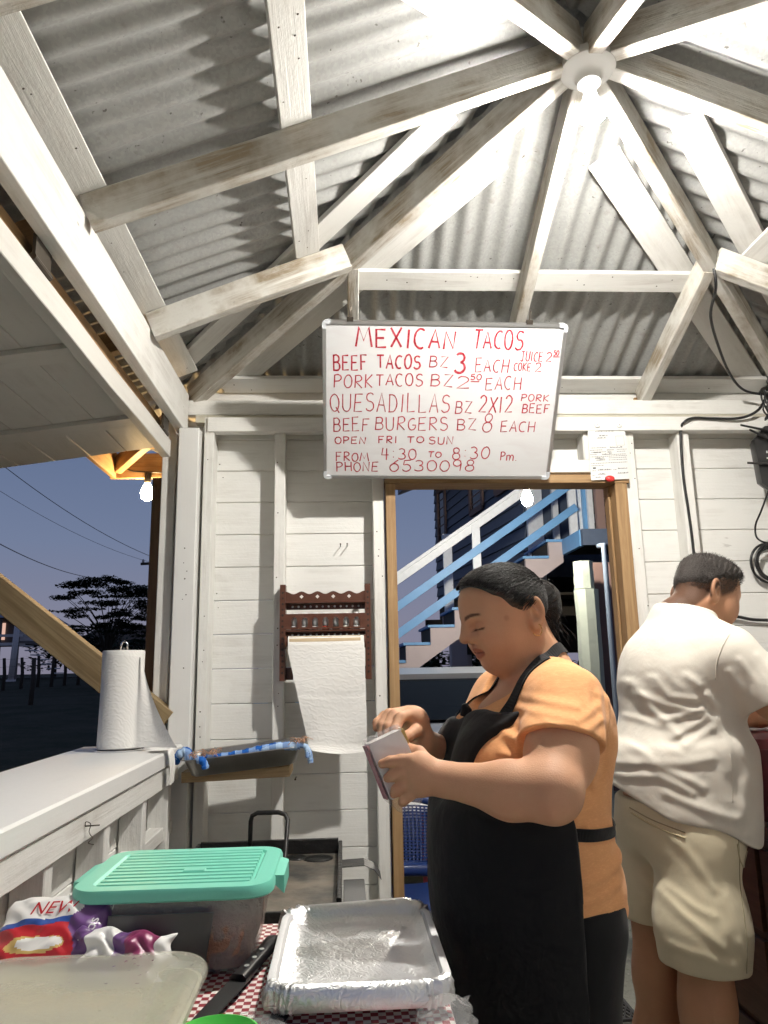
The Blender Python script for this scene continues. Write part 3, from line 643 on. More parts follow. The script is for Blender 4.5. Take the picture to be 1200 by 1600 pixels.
def tpt(u, v):                                   # v 0 top .. 1 bottom
    xl = -.217+.085*max(0, v-.12)/.88; xr = .078+.006*v
    x = xl+(xr-xl)*u; z = 1.478-.432*v-.012*math.sin(u*3)*v+.01*(1-u)*v
    y = 2.951-.004*math.sin(v*math.pi)-.010*math.sin(u*5+1)*v*v+.006*math.sin(v*9+u*4)*v
    if v < .05: a = v/.05; y = 2.975-.0235*math.sin(a*math.pi/2); z = 1.462+.0235*math.cos(a*math.pi/2)-.0
    if abs(v-.5) < .02: y += .002
    if v > .93: y -= .012*(v-.93)/.07; z += .006*(v-.93)/.07
    return (x, y, z)
V = [tpt(i/nu, j/nv) for j in range(nv+1) for i in range(nu+1)]; F = [(j*(nu+1)+i, (j+1)*(nu+1)+i, (j+1)*(nu+1)+i+1, j*(nu+1)+i+1) for j in range(nv) for i in range(nu)]
put('sheet', mesh('sheet', V, F, True), 'tissue', tw)
# nails with shadows on the wall, bent nail on the counter
for x, z, lb in ((-.012, 1.863, 'small nail sticking out of the wall, left of the pair above the spice rack'), (.016, 1.864, 'small nail sticking out of the wall, right of the pair above the spice rack')):
    m = MB(); m.tube([(x, 3.142, z), (x, 3.09, z+.003)], .0016, 6); m.lathe([(.0035, 0), (.0035, -.0012)], (x, 3.0905, z+.003), 8, axis='y'); tag(m.build('nail', 'nail'), lb, 'nail', 'pair of nails above the spice rack')
m = MB(); m.tube([(-.195, 3.142, .94), (-.195, 3.085, .938)], .002, 6); m.lathe([(.004, 0), (.004, -.0015)], (-.195, 3.0855, .938), 8, axis='y'); tag(m.build('nail', 'nail'), 'nail in the wall below the corner shelf near the griddle', 'nail')
m = MB(); m.tube([(-.63, 1.93, 1.003), (-.585, 1.93, 1.005)], .0018, 6)
P = spline([(-.618, 1.928, 1.006), (-.614, 1.92, 1.015), (-.606, 1.93, 1.008), (-.612, 1.94, .99), (-.605, 1.93, .983), (-.598, 1.925, .978), (-.606, 1.92, .968), (-.596, 1.93, .962)], 5); m.tube(P, .001, 5)
tag(m.build('nail', 'nail', smooth=True), 'nail with a twist of wire on the counter edge', 'nail')
# ============================================================ TABLE
t = NT('gingham'); v = t.coord(rand=False); ck = t.n('TexChecker', i={'Vector': v, 'Scale': 92., 'Color1': (.26, .025, .035, 1), 'Color2': (.78, .76, .72, 1)})
t.set(Base_Color=ck.outputs[0], Roughness=.45); t.bump(t.noise(v, 14), .15, .01)
table = thing('table', 'table under a red and white checked tablecloth beside the counter', 'table', (-.28, 1.15, 0))
TZ = .88
m = MB(); m.loft([rrect(.84, .86, .03, .845, 4, -.28, 1.15), rrect(.84, .86, .03, .876, 4, -.28, 1.15)]); m.build('table_top', 'pine_stain', table)
m = MB(); rr = [rrect(.862, .882, .035, z, 6, -.28, 1.15) for z in (.76, .80, .84, .872)]+[rrect(.856, .876, .033, .8785, 6, -.28, 1.15), rrect(.84, .86, .03, .8795, 6, -.28, 1.15), rrect(.4, .4, .02, .88, 6, -.28, 1.15), rrect(.02, .02, .005, .88, 6, -.28, 1.15)]
for i in (0, 1, 2):
    rr[i] = [(x+.008*math.sin(k*1.1), y+.008*math.cos(k*.9), z) for k, (x, y, z) in enumerate(rr[i])]
m.loft(rr); m.build('tablecloth', 'gingham', table, auto=40)
for x in (-.66, .10):
    for y in (.76, 1.53): box('leg', (x-.025, y-.025, 0), (x+.025, y+.025, .846), 'pine_stain', table)
# ---- foil lined dish
flat('enamel', (.80, .80, .80), .25)
t = NT('foil'); v = t.coord(rand=False); vo = t.n('TexVoronoi', feature='DISTANCE_TO_EDGE', i={'Vector': t.n('Mix', data_type='RGBA', i={0: .25, 6: v, 7: t.n('TexNoise', i={'Vector': v, 'Scale': 14., 'Detail': 3.}).outputs['Color']}).outputs[2], 'Scale': 55.}).outputs[0]
n_ = t.noise(v, 34, 3, .5, .8); n2_ = t.noise(v, 9, 2, .5, 1.2)
t.set(Base_Color=(.84, .85, .86), Metallic=1.0, Roughness=.40); t.bump(t.math('ADD', t.math('ADD', n_, t.math('MULTIPLY', n2_, 1.6)), t.math('MINIMUM', vo, .25)), .24, .010)
dish = thing('baking_dish', 'white rectangular baking dish lined with crumpled aluminium foil on the checked cloth', 'baking dish', (.018, 1.335, TZ))
dcx, dcy, dw, dd = .018, 1.338, .265, .355
def dring(k, z, r): return rrect(k[0], k[1], r, .8815+(z-.8815)*.68, 7, dcx, dcy)
m = MB(); m.loft([dring((dw-.06, dd-.06), .882, .03), dring((dw-.045, dd-.045), .885, .035), dring((dw-.014, dd-.014), .934, .042), dring((dw, dd), .938, .045), dring((dw+.002, dd+.002), .942, .045), dring((dw-.004, dd-.004), .945, .043), dring((dw-.02, dd-.02), .943, .04), dring((dw-.05, dd-.05), .89, .035)], caps=True); m.build('dish_body', 'enamel', dish, auto=50)
# foil: closed loft of rings from the outside skirt over the rim to the floor
Nf = 160
def fring(w, d, z, r, nz, nxy):
    base = rrect(w, d, r, z, 39, dcx, dcy); out = []
    for k, (x, y, zz) in enumerate(base):
        a = 2*math.pi*k/len(base)
        j = math.sin(7*a+1)*.4+math.sin(13*a+2.3)*.3+random.uniform(-.5, .5)
        out.append((x+(x-dcx)/.13*nxy*j, y+(y-dcy)/.17*nxy*j, zz+nz*(j+random.uniform(-.5, .5))))
    return out
def skirt(ring, zmin):
    return [(x, y, z if abs(y-dcy) > dd*.40 else zmin) for x, y, z in ring]
rings = []
front = lambda y: abs(y-dcy) > dd*.43
def lift(ring):                                   # the long sides stay uncovered, the short ends carry the foil over the rim
    o = []
    for x, y, z in ring:
        if not front(y): x = dcx+math.copysign(min(abs(x-dcx), dw/2-.014), x-dcx); z = min(z, .934)
        o.append((x, y, z))
    return o
rings.append(lift(fring(dw+.014, dd+.016, .900, .05, .006, .006)))
rings.append(lift(fring(dw+.016, dd+.018, .915, .05, .006, .006)))
rings.append(lift(fring(dw+.012, dd+.014, .937, .048, .003, .004)))
rings.append(lift(fring(dw+.006, dd+.006, .951, .046, .003, .003)))
rings.append(lift(fring(dw-.010, dd-.010, .951, .044, .002, .002)))
rings.append(lift(fring(dw-.026, dd-.026, .938, .040, .0015, .002)))
for q, z in ((.034, .931), (.044, .926), (.056, .921), (.068, .9185)): rings.append(fring(dw-q, dd-q, z, .038, .0012, .0012))
for f in (.92, .82, .72, .60, .48, .36, .24, .12, .04, .002): rings.append(fring((dw-.07)*f, (dd-.07)*f, .9175, .036*f, .0014*f*f, .0))
def bulge(ring):                                   # crumpled bulge along the back edge
    return [(x, y+.0, z+(.010*max(0, 1-abs(x-(dcx-.045))/.05)+.012*max(0, 1-abs(x-(dcx+.09))/.045) if y > dcy+dd*.40 else 0)) for x, y, z in ring]
rings[2:6] = [bulge(r) for r in rings[2:6]]
rings = [[(x, y, .8815+(z-.8815)*.68) for x, y, z in r] for r in rings]; m = MB(); m.loft(rings, caps=False); fo = m.build('foil', 'foil', dish, smooth=True)
# ---- lunch box with mint lid
flat('mint', (.16, .56, .43), .42, bump=.05, bscale=200)
t = NT('frosted'); t.set(Base_Color=(.80, .80, .77), Roughness=.35, Alpha=.26); t.m.blend_method = 'BLEND' if hasattr(t.m, 'blend_method') else None
t = NT('meat'); v = t.coord(rand=False); n_ = t.noise(v, 40, 5, .65); t.set(Base_Color=t.mix(n_, (.32, .13, .075), (.62, .36, .24)), Roughness=.55); t.bump(n_, .8, .02)
gb = thing('food_container', 'translucent food container of shredded meat with a ribbed mint green lid', 'container', (-.283, 1.445, TZ))
gx, gy, gw, gd = -.283, 1.447, .32, .275
m = MB(); m.loft([rrect(gw-.075, gd-.07, .03, .8815, 6, gx, gy), rrect(gw-.065, gd-.06, .035, .886, 6, gx, gy), rrect(gw-.025, gd-.025, .04, 1.000, 6, gx, gy), rrect(gw-.020, gd-.02, .04, 1.003, 6, gx, gy), rrect(gw-.027, gd-.027, .04, 1.001, 6, gx, gy), rrect(gw-.067, gd-.062, .035, .888, 6, gx, gy)]); m.build('tub', 'frosted', gb, auto=50)
def dense(P, n):
    P = [Vector(p) for p in P]; P.append(P[0]); L = [0]
    for i in range(len(P)-1): L.append(L[-1]+(P[i+1]-P[i]).length)
    out = []
    for k in range(n):
        q = L[-1]*k/n; i = max(j for j in range(len(P)-1) if L[j] <= q+1e-9); out.append(P[i]+(P[i+1]-P[i])*((q-L[i])/max(L[i+1]-L[i], 1e-9)))
    return out
m = MB(); R = []
for z, k in ((.889, .075), (.90, .068), (.912, .060), (.925, .054), (.94, .05), (.955, .048), (.966, .055), (.973, .07), (.979, .10), (.982, .14), (.983, .19), (.984, .24)):
    R.append([(x+random.uniform(-.004, .004)+.0, y+random.uniform(-.004, .004), zz+random.uniform(-.004, .004)*(z > .94)) for x, y, zz in dense(rrect(gw*.86-k*.7, gd-k+.006, .03, z, 6, gx+.008, gy), 110)])
m.loft(R); m.build('meat', 'meat', gb, smooth=True)
m = MB()
m.loft([rrect(gw, gd, .045, 1.000, 8, gx, gy), rrect(gw+.006, gd+.006, .047, 1.003, 8, gx, gy), rrect(gw+.006, gd+.006, .047, 1.014, 8, gx, gy), rrect(gw, gd, .045, 1.020, 8, gx, gy), rrect(gw-.055, gd-.05, .02, 1.0205, 8, gx, gy), rrect(gw-.062, gd-.057, .018, 1.0165, 8, gx, gy)])
lid = m.build('lid', 'mint', gb, auto=35)
for i in range(10):
    y = gy-.098+i*.0218
    m = MB(); x0, x1 = gx-gw/2+.036, gx+gw/2-.036
    sec = lambda x: [(x, y-.0085, 1.0165), (x, y-.006, 1.0205), (x, y+.004, 1.0212), (x, y+.0075, 1.0165)]
    m.loft([sec(x0), sec(x1)]); m.build('rib', 'mint', lid)
for sx in (-1, 1):
    m = MB(); x = gx+sx*(gw/2+.005)
    m.loft([[(x-sx*.004, gy+a*b, z) for a, z in ((-1, 1.003), (1, 1.003), (1, 1.017), (-1, 1.017))] if j == 0 else [(x+sx*.012, gy+a*b, z) for a, z in ((-1, .985), (1, .985), (1, 1.014), (-1, 1.014))] for j, b in ((0, .065), (1, .055))]); m.build('clip', 'mint', lid)
m = MB(); m.loft([rrect(.04, .018, .003, 1.0205, 3, gx+.02, gy-.03), rrect(.036, .014, .003, 1.0225, 3, gx+.02, gy-.03)]); m.build('plaque', 'mint', lid)
# ---- clear tub in front
t = NT('tub_lid'); v = t.coord(rand=False); dr = t.n('TexVoronoi', i={'Vector': v, 'Scale': 60.}).outputs['Distance']
t.set(Base_Color=(.66, .65, .55), Roughness=.14, Alpha=.40, Specular_IOR_Level=.7); t.bump(t.math('ADD', t.ramp(dr, (.06, 1.), (.16, 0.)), t.math('MULTIPLY', t.noise(v, 18), .6)), .5, .004)
flat('tub_cream', (.70, .66, .50), .35); flat('salsa', (.42, .40, .20), .4, noise=.25, nscale=14, bump=.6, bscale=60)
ct = thing('plastic_tub', 'cream plastic tub with a clear wet lid at the table corner by the counter', 'container', (-.36, 1.05, TZ))
cx, cy, cw, cd = -.372, 1.045, .335, .40
m = MB(); m.loft([rrect(cw-.05, cd-.05, .04, .8815, 7, cx, cy), rrect(cw-.03, cd-.03, .05, .892, 7, cx, cy), rrect(cw-.002, cd-.002, .06, .930, 7, cx, cy), rrect(cw-.012, cd-.012, .056, .931, 7, cx, cy), rrect(cw-.04, cd-.04, .05, .895, 7, cx, cy)]); m.build('tub', 'tub_cream', ct, auto=50)
m = MB(); m.loft([rrect(cw-.042, cd-.042, .05, .897, 6, cx, cy), rrect(cw-.03, cd-.03, .05, .915, 6, cx, cy), rrect(.1, .12, .03, .918, 6, cx, cy)]); m.build('salsa', 'salsa', ct, smooth=True)
m = MB(); m.loft([rrect(cw-.004, cd-.004, .06, .932, 8, cx, cy), rrect(cw+.012, cd+.012, .066, .936, 8, cx, cy), rrect(cw+.012, cd+.012, .066, .944, 8, cx, cy), rrect(cw+.004, cd+.004, .064, .950, 8, cx, cy), rrect(cw-.03, cd-.03, .055, .951, 8, cx, cy), rrect(cw-.05, cd-.05, .045, .946, 8, cx, cy), rrect(cw-.075, cd-.075, .04, .9455, 8, cx, cy), rrect(cw-.088, cd-.088, .036, .942, 8, cx, cy)]); m.build('lid', 'tub_lid', ct, auto=30)
# ---- knives
flat('blade_dark', (.015, .015, .016), .5); flat('rivet', (.75, .75, .73), .35, .6)
kn = thing('kitchen_knife', 'black kitchen knife with three white rivets beside the foil dish', 'knife', (-.165, 1.28, TZ))
A = Vector((-.123, 1.432, .902)); B = Vector((-.168, 1.283, .892)); Cc = Vector((-.225, 1.09, .886))
KM = frame(B, A, (0, 0, 1))
m = MB(); Lh = (A-B).length
R = [[(x, w*c_, h*s_+.0) for c_, s_ in ((-1, -.5), (-.6, -1), (.6, -1), (1, -.5), (1, .5), (.6, 1), (-.6, 1), (-1, .5))] for x, w, h in ((0, .014, .010), (.012, .013, .0095), (.06, .0115, .009), (Lh*.7, .012, .009), (Lh*.92, .014, .0095), (Lh, .010, .006))]
m.loft(R); hd = m.build('handle', 'black_plastic', kn, KM, auto=50)
for x in (.03, .06, .09):
    m = MB(); m.lathe([(.0042, 0), (.0042, .0012)], (x, -.002, .0093), 12); m.build('rivet', 'rivet', hd, KM)
m = MB(); Lb = (Cc-B).length; KB = frame(B, Cc, (0, 0, 1))
sec = lambda x, a, b: [(x, a, -.001), (x, b, -.0003), (x, b, .0003), (x, a, .001)]
m.loft([sec(-.01, -.012, .014), sec(.02, -.013, .018), sec(Lb*.7, -.011, .016), sec(Lb*.93, -.006, .008), sec(Lb, 0, .002)]); m.build('blade', 'blade_dark', kn, KB)
kn2 = thing('table_knife', 'round tipped dark knife at the front edge of the checked cloth', 'knife', (-.095, 1.15, TZ))
A = Vector((-.082, 1.212, .889)); B = Vector((-.13, 1.02, .889)); KM = frame(B, A); L_ = (A-B).length
m = MB(); R = [[(x, -w, -.0012), (x, w, -.0012), (x, w, .0012), (x, -w, .0012)] for x, w in ((0.08, .008), (.1, .011), (L_-.02, .0125), (L_-.008, .010), (L_-.002, .006), (L_, .002))]
m.loft(R); m.build('blade', 'blade_dark', kn2, KM)
m = MB(); m.tube([(-.03, 0, 0), (.0, 0, .001), (.085, 0, 0)], [.008, .009, .006], 10); m.build('handle', 'black_plastic', kn2, KM, smooth=True)
flat('lime', (.10, .55, .09), .35)
bw_ = thing('bowl', 'bright green plastic bowl at the bottom edge of the picture', 'bowl', (-.163, 1.035, TZ))
m = MB(); m.lathe([(.02, .0015), (.035, .003), (.052, .035), (.0545, .037), (.052, .0375), (.034, .006), (.01, .005)], (-.163, 1.045, TZ+.004), 36, caps=True); m.build('bowl_wall', 'lime', bw_, auto=60)
t = NT('clear_bag'); t.set(Base_Color=(.9, .9, .9), Roughness=.12, Alpha=.22, Specular_IOR_Level=.8); t.bump(t.noise(t.coord(rand=False), 35, 4, .6, 1.), .8, .02)
def crumple(name, pts_fn, nu, nv, mat, label, cat, jit):
    V = [tuple(Vector(pts_fn(i/nu, j/nv))+Vector((random.uniform(-jit, jit), random.uniform(-jit, jit), random.uniform(0, jit)))) for j in range(nv+1) for i in range(nu+1)]
    F = [(j*(nu+1)+i, j*(nu+1)+i+1, (j+1)*(nu+1)+i+1, (j+1)*(nu+1)+i) for j in range(nv) for i in range(nu)]
    o = put(name, mesh(name, V, F, True), mat); return tag(o, label, cat)
crumple('plastic_bag', lambda u, v: (.09+.085*u, 1.06+.14*v, .885+.028*math.sin(u*3.1)*math.sin(v*3.1)), 10, 12, 'clear_bag', 'crumpled clear plastic bag at the right front corner of the table', 'plastic bag', .006)
crumple('plastic_wrap', lambda u, v: (-.155+.075*u, 1.06+.13*v, .884+.012*math.sin(u*3.1)*math.sin(v*3.1)), 8, 10, 'clear_bag', 'piece of clear plastic wrap between the knife and the green bowl', 'plastic wrap', .004)
# ---- napkin packs
flat('napkin', (.74, .72, .68), .8, bump=.2, bscale=120); flat('pk_red', (.45, .02, .03), .35); flat('pk_purple', (.13, .055, .19), .3); flat('pk_white', (.80, .79, .77), .35); flat('pk_blue', (.03, .08, .32), .35); flat('pk_maroon', (.22, .03, .10), .35); flat('pk_yellow', (.60, .42, .14), .4)
def text_mesh(txt, size, shear=0.):
    cu = bpy.data.curves.new('t', 'FONT'); cu.body = txt; cu.size = size; cu.shear = shear; cu.resolution_u = 3
    o = bpy.data.objects.new('t', cu); COL.objects.link(o); dg = bpy.context.evaluated_depsgraph_get(); dg.update()
    me = bpy.data.meshes.new_from_object(o.evaluated_get(dg)); bpy.data.objects.remove(o); return me
def print_text(txt, size, mat, parent, M, shear=0.):
    me = text_mesh(txt, size, shear); me.materials.clear(); return put('lettering', me, mat, parent, M)
def pillow(name, parent, M, w, h, t_, mats, regfn, nx=70, ny=54, cr=.004, seed=1):
    """soft wrapped pack: local x right, y up, z out of the printed face"""
    r_ = np.random.default_rng(seed); ph = r_.random(8)*6.28; m = MB()
    def pt(u, v, side):
        e_ = (1-abs(2*u-1)**4)*(1-abs(2*v-1)**4); z = side*t_/2*e_**.42
        z += cr*e_**.3*(math.sin(u*17+ph[0]+3*math.sin(v*9+ph[1]))*.5+math.sin(v*23+ph[2]+3*math.sin(u*13+ph[3]))*.5)
        return (u*w+cr*.5*math.sin(v*20+ph[4]), v*h+cr*.5*math.sin(u*18+ph[5]), z)
    V, F, MI = [], [], []
    for side in (1, -1):
        b = len(V); V += [pt(i/nx, j/ny, side) for j in range(ny+1) for i in range(nx+1)]
        for j in range(ny):
            for i in range(nx):
                f = [b+j*(nx+1)+i, b+j*(nx+1)+i+1, b+(j+1)*(nx+1)+i+1, b+(j+1)*(nx+1)+i]; F.append(tuple(f if side > 0 else f[::-1])); MI.append(regfn((i+.5)/nx, (j+.5)/ny, side))
    me = mesh(name, V, F, True)
    for q_ in mats: me.materials.append(_mat(q_))
    me.polygons.foreach_set('material_index', MI); return put(name, me, None, parent, M)
def basis(o_, x, y):
    x = Vector(x).normalized(); y = Vector(y); y = (y-x*y.dot(x)).normalized(); z = x.cross(y); return Matrix(((x.x, y.x, z.x, o_[0]), (x.y, y.y, z.y, o_[1]), (x.z, y.z, z.z, o_[2]), (0, 0, 0, 1)))
p1 = thing('napkin_pack', 'napkin pack in red white and purple film with large NEW lettering', 'napkins', (-.46, 1.27, TZ))
PM = basis((-.540, 1.255, .918), (1, -.02, .03), (.26, .75, .62))
NP = ['pk_white', 'pk_red', 'pk_purple', 'pk_blue', 'pk_yellow', 'napkin']
def reg1(u, v, s_):
    if s_ < 0: return 5
    if u > .74+.06*math.sin(v*9): return 2
    if v < .06: return 5
    if v < .50+.05*u:
        if ((u-.42)/.27)**2+((v-.27)/.11)**2 < 1: return 4 if ((u-.46)/.21)**2+((v-.28)/.085)**2 > 1 else 0
        return 1
    if v < .58+.05*u: return 3
    return 0
pillow('wrapper', p1, PM, .165, .125, .052, NP, reg1, cr=.0028, seed=3)
m = MB()
for k in range(7): z0 = -.060+k*.0065; m.loft([rrect(.112+random.uniform(-.002, .002), .10, .006, z, 3, .062, .055) for z in (z0+.0004, z0+.0058)])
m.build('napkin_stack', 'napkin', p1, PM)
print_text('NEW', .030, 'pk_red', p1, PM @ Matrix.Translation((.045, .082, .0275)), .3)
p2 = thing('napkin_pack', 'crumpled purple napkin wrapper lying beside the red and white pack', 'napkins', (-.34, 1.27, TZ))
PM2 = basis((-.425, 1.232, .889), (.96, -.08, -.10), (.05, .50, .86))
def reg2(u, v, s_):
    if .16 < u < .44 and v > .50+.3*(u-.16): return 0
    if .55 < u < .86: return 6
    if u > .86: return 0
    return 2
pillow('wrapper', p2, PM2, .150, .105, .040, NP+['pk_maroon'], reg2, cr=.0065, seed=5)
def vtext(txt, size, mat, parent, at_, right, up):
    r = Vector(right).normalized(); u = Vector(up); u = (u-r*u.dot(r)).normalized(); n = r.cross(u)
    return print_text(txt, size, mat, parent, Matrix(((r.x, u.x, n.x, at_[0]), (r.y, u.y, n.y, at_[1]), (r.z, u.z, n.z, at_[2]), (0, 0, 0, 1))))
print_text('el de hog', .017, 'pk_white', p2, PM2 @ Matrix.Translation((.116, .010, .0225)) @ Matrix.Rotation(math.radians(84), 4, 'Z'))
print_text('RE', .016, 'pk_white', p2, PM2 @ Matrix.Translation((.094, .034, .0225)) @ Matrix.Rotation(math.radians(84), 4, 'Z'))
print_text('litos', .024, 'pk_white', p1, PM @ Matrix.Translation((.150, .030, .0265)) @ Matrix.Rotation(math.radians(78), 4, 'Z'))
crumple('plastic_wrap', lambda u, v: (-.292+.062*u, 1.222+.05*v-.01*u, .884+.062*v*(1-.5*u)+.01*math.sin(u*6)), 8, 8, 'clear_bag', 'clear crumpled wrapper end beside the purple napkin pack', 'plastic wrap', .006)
flat('dark_tray', (.045, .045, .047), .35)
m = MB(); m.loft([rrect(.15, .004, .0015, .8825, 2, -.30, 1.296), rrect(.165, .004, .0015, .985, 2, -.292, 1.303)]); tag(m.build('plastic_tray', 'dark_tray'), 'dark grey tray standing behind the purple napkin pack', 'tray')
# ============================================================ GRIDDLE
t = NT('griddle_plate'); v = t.coord(rand=False); a_ = t.noise(v, 5, 5, .6); b_ = t.noise(v, 30, 4)
t.set(Base_Color=t.mix(t.ramp(a_, (.42, 0.), (.62, 1.)), (.045, .045, .043), (.17, .145, .115)), Roughness=t.math('ADD', t.math('MULTIPLY', b_, .3), .32)); t.bump(b_, .3, .006)
flat('grease', (.008, .008, .008), .38, bump=.8, bscale=50); flat('stove_grey', (.12, .12, .12), .5)
gr = thing('griddle', 'black greasy flat top griddle on a stand by the back wall', 'griddle', (-.24, 2.34, 0))
G0, G1, H0, H1, GZ = -.475, -.025, 2.03, 2.66, .762
box('plate', (G0, H0, GZ-.012), (G1, H1, GZ), 'griddle_plate', gr)
box('rim', (G0, H1-.008, GZ+.0005), (G1, H1+.006, GZ+.046), 'grease', gr); box('rim', (G0-.012, H0, GZ-.02), (G0-.0005, H1+.006, GZ+.04), 'grease', gr)
box('rim', (G1+.0005, H0, GZ-.03), (G1+.013, H1+.006, GZ+.036), 'grease', gr); box('rim', (G0, H0-.01, GZ-.03), (G1, H0-.0005, GZ+.012), 'grease', gr)
for i, (x, w) in enumerate(((-.40, .03), (-.30, .05), (-.16, .04), (-.09, .05))):
    m = MB(); m.lathe([(w, 0), (w*.8, .003), (w*.3, .005)], (x, H1-.05-.02*(i % 2), GZ+.0005), 14); m.build('grease_patch', 'grease', gr, smooth=True)
for x in (G0+.02, G1-.02):
    for y in (H0+.02, H1-.02): box('leg', (x-.015, y-.015, 0), (x+.015, y+.015, GZ-.013), 'black_steel', gr)
box('burner_box', (G0+.04, H0+.04, .60), (G1-.04, H1-.04, .735), 'black_steel', gr)
box('side_box', (-.008, 2.14, .56), (.055, 2.44, .735), 'stove_grey', gr); box('side_box', (.057, 2.2, .52), (.135, 2.42, .665), 'black_steel', gr)
m = MB(); sec = lambda p, w: [(p[0], p[1]-w, p[2]-.001), (p[0], p[1]+w, p[2]-.001), (p[0], p[1]+w, p[2]+.001), (p[0], p[1]-w, p[2]+.001)]
m.loft([sec(p, .045) for p in ((-.012, 2.46, .775), (.055, 2.46, .778), (.085, 2.46, .765), (.105, 2.45, .74))]); m.build('bracket', 'black_steel', gr)
m = MB(); P = [(-.315, 2.655, .78), (-.313, 2.65, .87), (-.308, 2.645, .888), (-.29, 2.642, .897), (-.22, 2.622, .90), (-.197, 2.614, .894), (-.188, 2.605, .878), (-.190, 2.53, .79), (-.192, 2.49, .762)]
m.tube(P, .0075, 8); m.build('handle', 'black_steel', gr, smooth=True)
# ============================================================ COUNTER TOWEL ROLL
pr_ = thing('paper_towel_roll', 'big white paper towel roll standing on the counter with its end trailing', 'paper towel', (-.80, 2.80, 1.0902))
rc = Vector((-.795, 2.80, 0))
m = MB(); m.lathe([(.085, .0), (.085, .006), (.02, .008)], (rc.x, rc.y, 1.0905), 28); m.build('stand_base', 'chrome', pr_, auto=40)
m = MB(); m.tube([(rc.x, rc.y, 1.095), (rc.x, rc.y, 1.445)], .004, 8); P = [(rc.x-.011, rc.y, 1.43)]+[(rc.x-.011*math.cos(a), rc.y, 1.455+.014*math.sin(a)) for a in np.linspace(0, math.pi, 9)]+[(rc.x+.011, rc.y, 1.43)]
m.tube(P, .0035, 8); m.build('stand_rod', 'chrome', pr_, smooth=True)
m = MB(); m.lathe([(.02, 1.099), (.0745, 1.0985), (.0765, 1.103), (.0745, 1.2), (.073, 1.31), (.0735, 1.432), (.071, 1.437), (.02, 1.4365), (.02, 1.3)], (rc.x, rc.y, 0), 40, caps=False); m.build('roll', 'tissue', pr_, auto=40)
V, F = [], []; nu, nv = 22, 24
for j in range(nv+1):
    v = j/nv                                        # top to bottom
    for i in range(nu+1):
        u = i/nu
        # leaves the cylinder tangentially on the camera side, flares out more near the bottom
        ang0 = math.radians(-125); span = math.radians(95)
        reach = .01+.155*v**1.5
        a = ang0+span*min(1, u*1.6); r = .0785
        x = rc.x+r*math.cos(a); y = rc.y+r*math.sin(a)
        if u > .625:
            s_ = (u-.625)/.375*reach; x += s_*.92; y += s_*-.25+.008*math.sin(u*14+v*3)
        zz = 1.425-.322*v - (.30*max(0, .3-u)**2)
        zz = 1.425-.02*u-(.322-.02*u)*v
        V.append((x, y, max(zz, 1.0965)))
F = [(j*(nu+1)+i, (j+1)*(nu+1)+i, (j+1)*(nu+1)+i+1, j*(nu+1)+i+1) for j in range(nv) for i in range(nu)]
put('loose_sheet', mesh('loose_sheet', V, F, True), 'tissue', pr_)
V, F = [], []; nu, nv = 8, 14
for j in range(nv+1):
    v = j/nv
    for i in range(nu+1):
        u = i/nu; w = .042*(1-.35*v)
        if v < .45: p = (-.665+.07*v/.45, 2.715-.01*v, 1.099+.004*math.sin(u*9))
        else: q = (v-.45)/.55; p = (-.597+.006*math.sin(q*3)+.004*math.sin(u*9), 2.705+.02*q, 1.099-.115*q)
        V.append((p[0]+.004*math.sin(u*7), p[1]+(u-.5)*2*w, p[2]))
F = [(j*(nu+1)+i, (j+1)*(nu+1)+i, (j+1)*(nu+1)+i+1, j*(nu+1)+i+1) for j in range(nv) for i in range(nu)]
put('trailing_end', mesh('trailing_end', V, F, True), 'tissue', pr_)
# ============================================================ STEEL TRAY WITH CLOTH
tr = thing('baking_tray', 'worn steel baking tray on the small corner shelf', 'tray', (-.36, 2.88, 1.01))
flat('worn_steel', (.30, .29, .275), .38, .9, noise=.3, nscale=12, bump=.05)
TM = Matrix.Translation((-.365, 2.875, 1.045)) @ Euler((math.radians(4), math.radians(-5.5), math.radians(2))).to_matrix().to_4x4()
m = MB(); tw_, td_ = .425, .20
m.loft([rrect(tw_-.07, td_-.06, .03, -.030, 6), rrect(tw_-.055, td_-.045, .035, -.026, 6), rrect(tw_-.012, td_-.012, .045, .030, 6), rrect(tw_+.008, td_+.008, .05, .032, 6), rrect(tw_+.006, td_+.006, .05, .035, 6), rrect(tw_-.016, td_-.016, .045, .033, 6), rrect(tw_-.06, td_-.05, .033, -.023, 6)]); m.build('tray_body', 'worn_steel', tr, TM, auto=50)
t = NT('blue_check'); v = t.coord(rand=False); sx = t.n('SeparateXYZ', i={0: v})
f1 = t.math('GREATER_THAN', t.math('SINE', t.math('MULTIPLY', sx.outputs[0], 130.)), 0.); f2 = t.math('GREATER_THAN', t.math('SINE', t.math('MULTIPLY', sx.outputs[1], 150.)), 0.)
c_ = t.mix(t.math('MULTIPLY', t.math('ADD', f1, f2), .5), (.42, .58, .80), (.02, .11, .42)); t.set(Base_Color=c_, Roughness=.9, Specular_IOR_Level=.1); t.bump(t.noise(v, 300, 2), .3, .003)
cl = thing('dish_cloth', 'blue checked dish cloth rolled up in the steel baking tray', 'cloth', (-.36, 2.85, 1.05))
def cloth_roll(name, P, R, mat):
    m = MB(); m.tube(spline(P, 8), [R*random.uniform(.85, 1.15) for _ in range((len(P)-1)*8+1)], 12); return m.build(name, mat, cl, TM, smooth=True)
cloth_roll('cloth_roll', [(-.17, -.070, .028), (-.10, -.068, .024), (-.02, -.066, .026), (.05, -.068, .032), (.11, -.074, .037), (.16, -.082, .036), (.205, -.088, .035)], .015, 'blue_check')
cloth_roll('cloth_end', [(.205, -.088, .036), (.225, -.092, .028), (.236, -.095, .005), (.238, -.095, -.028)], .010, 'blue_check')
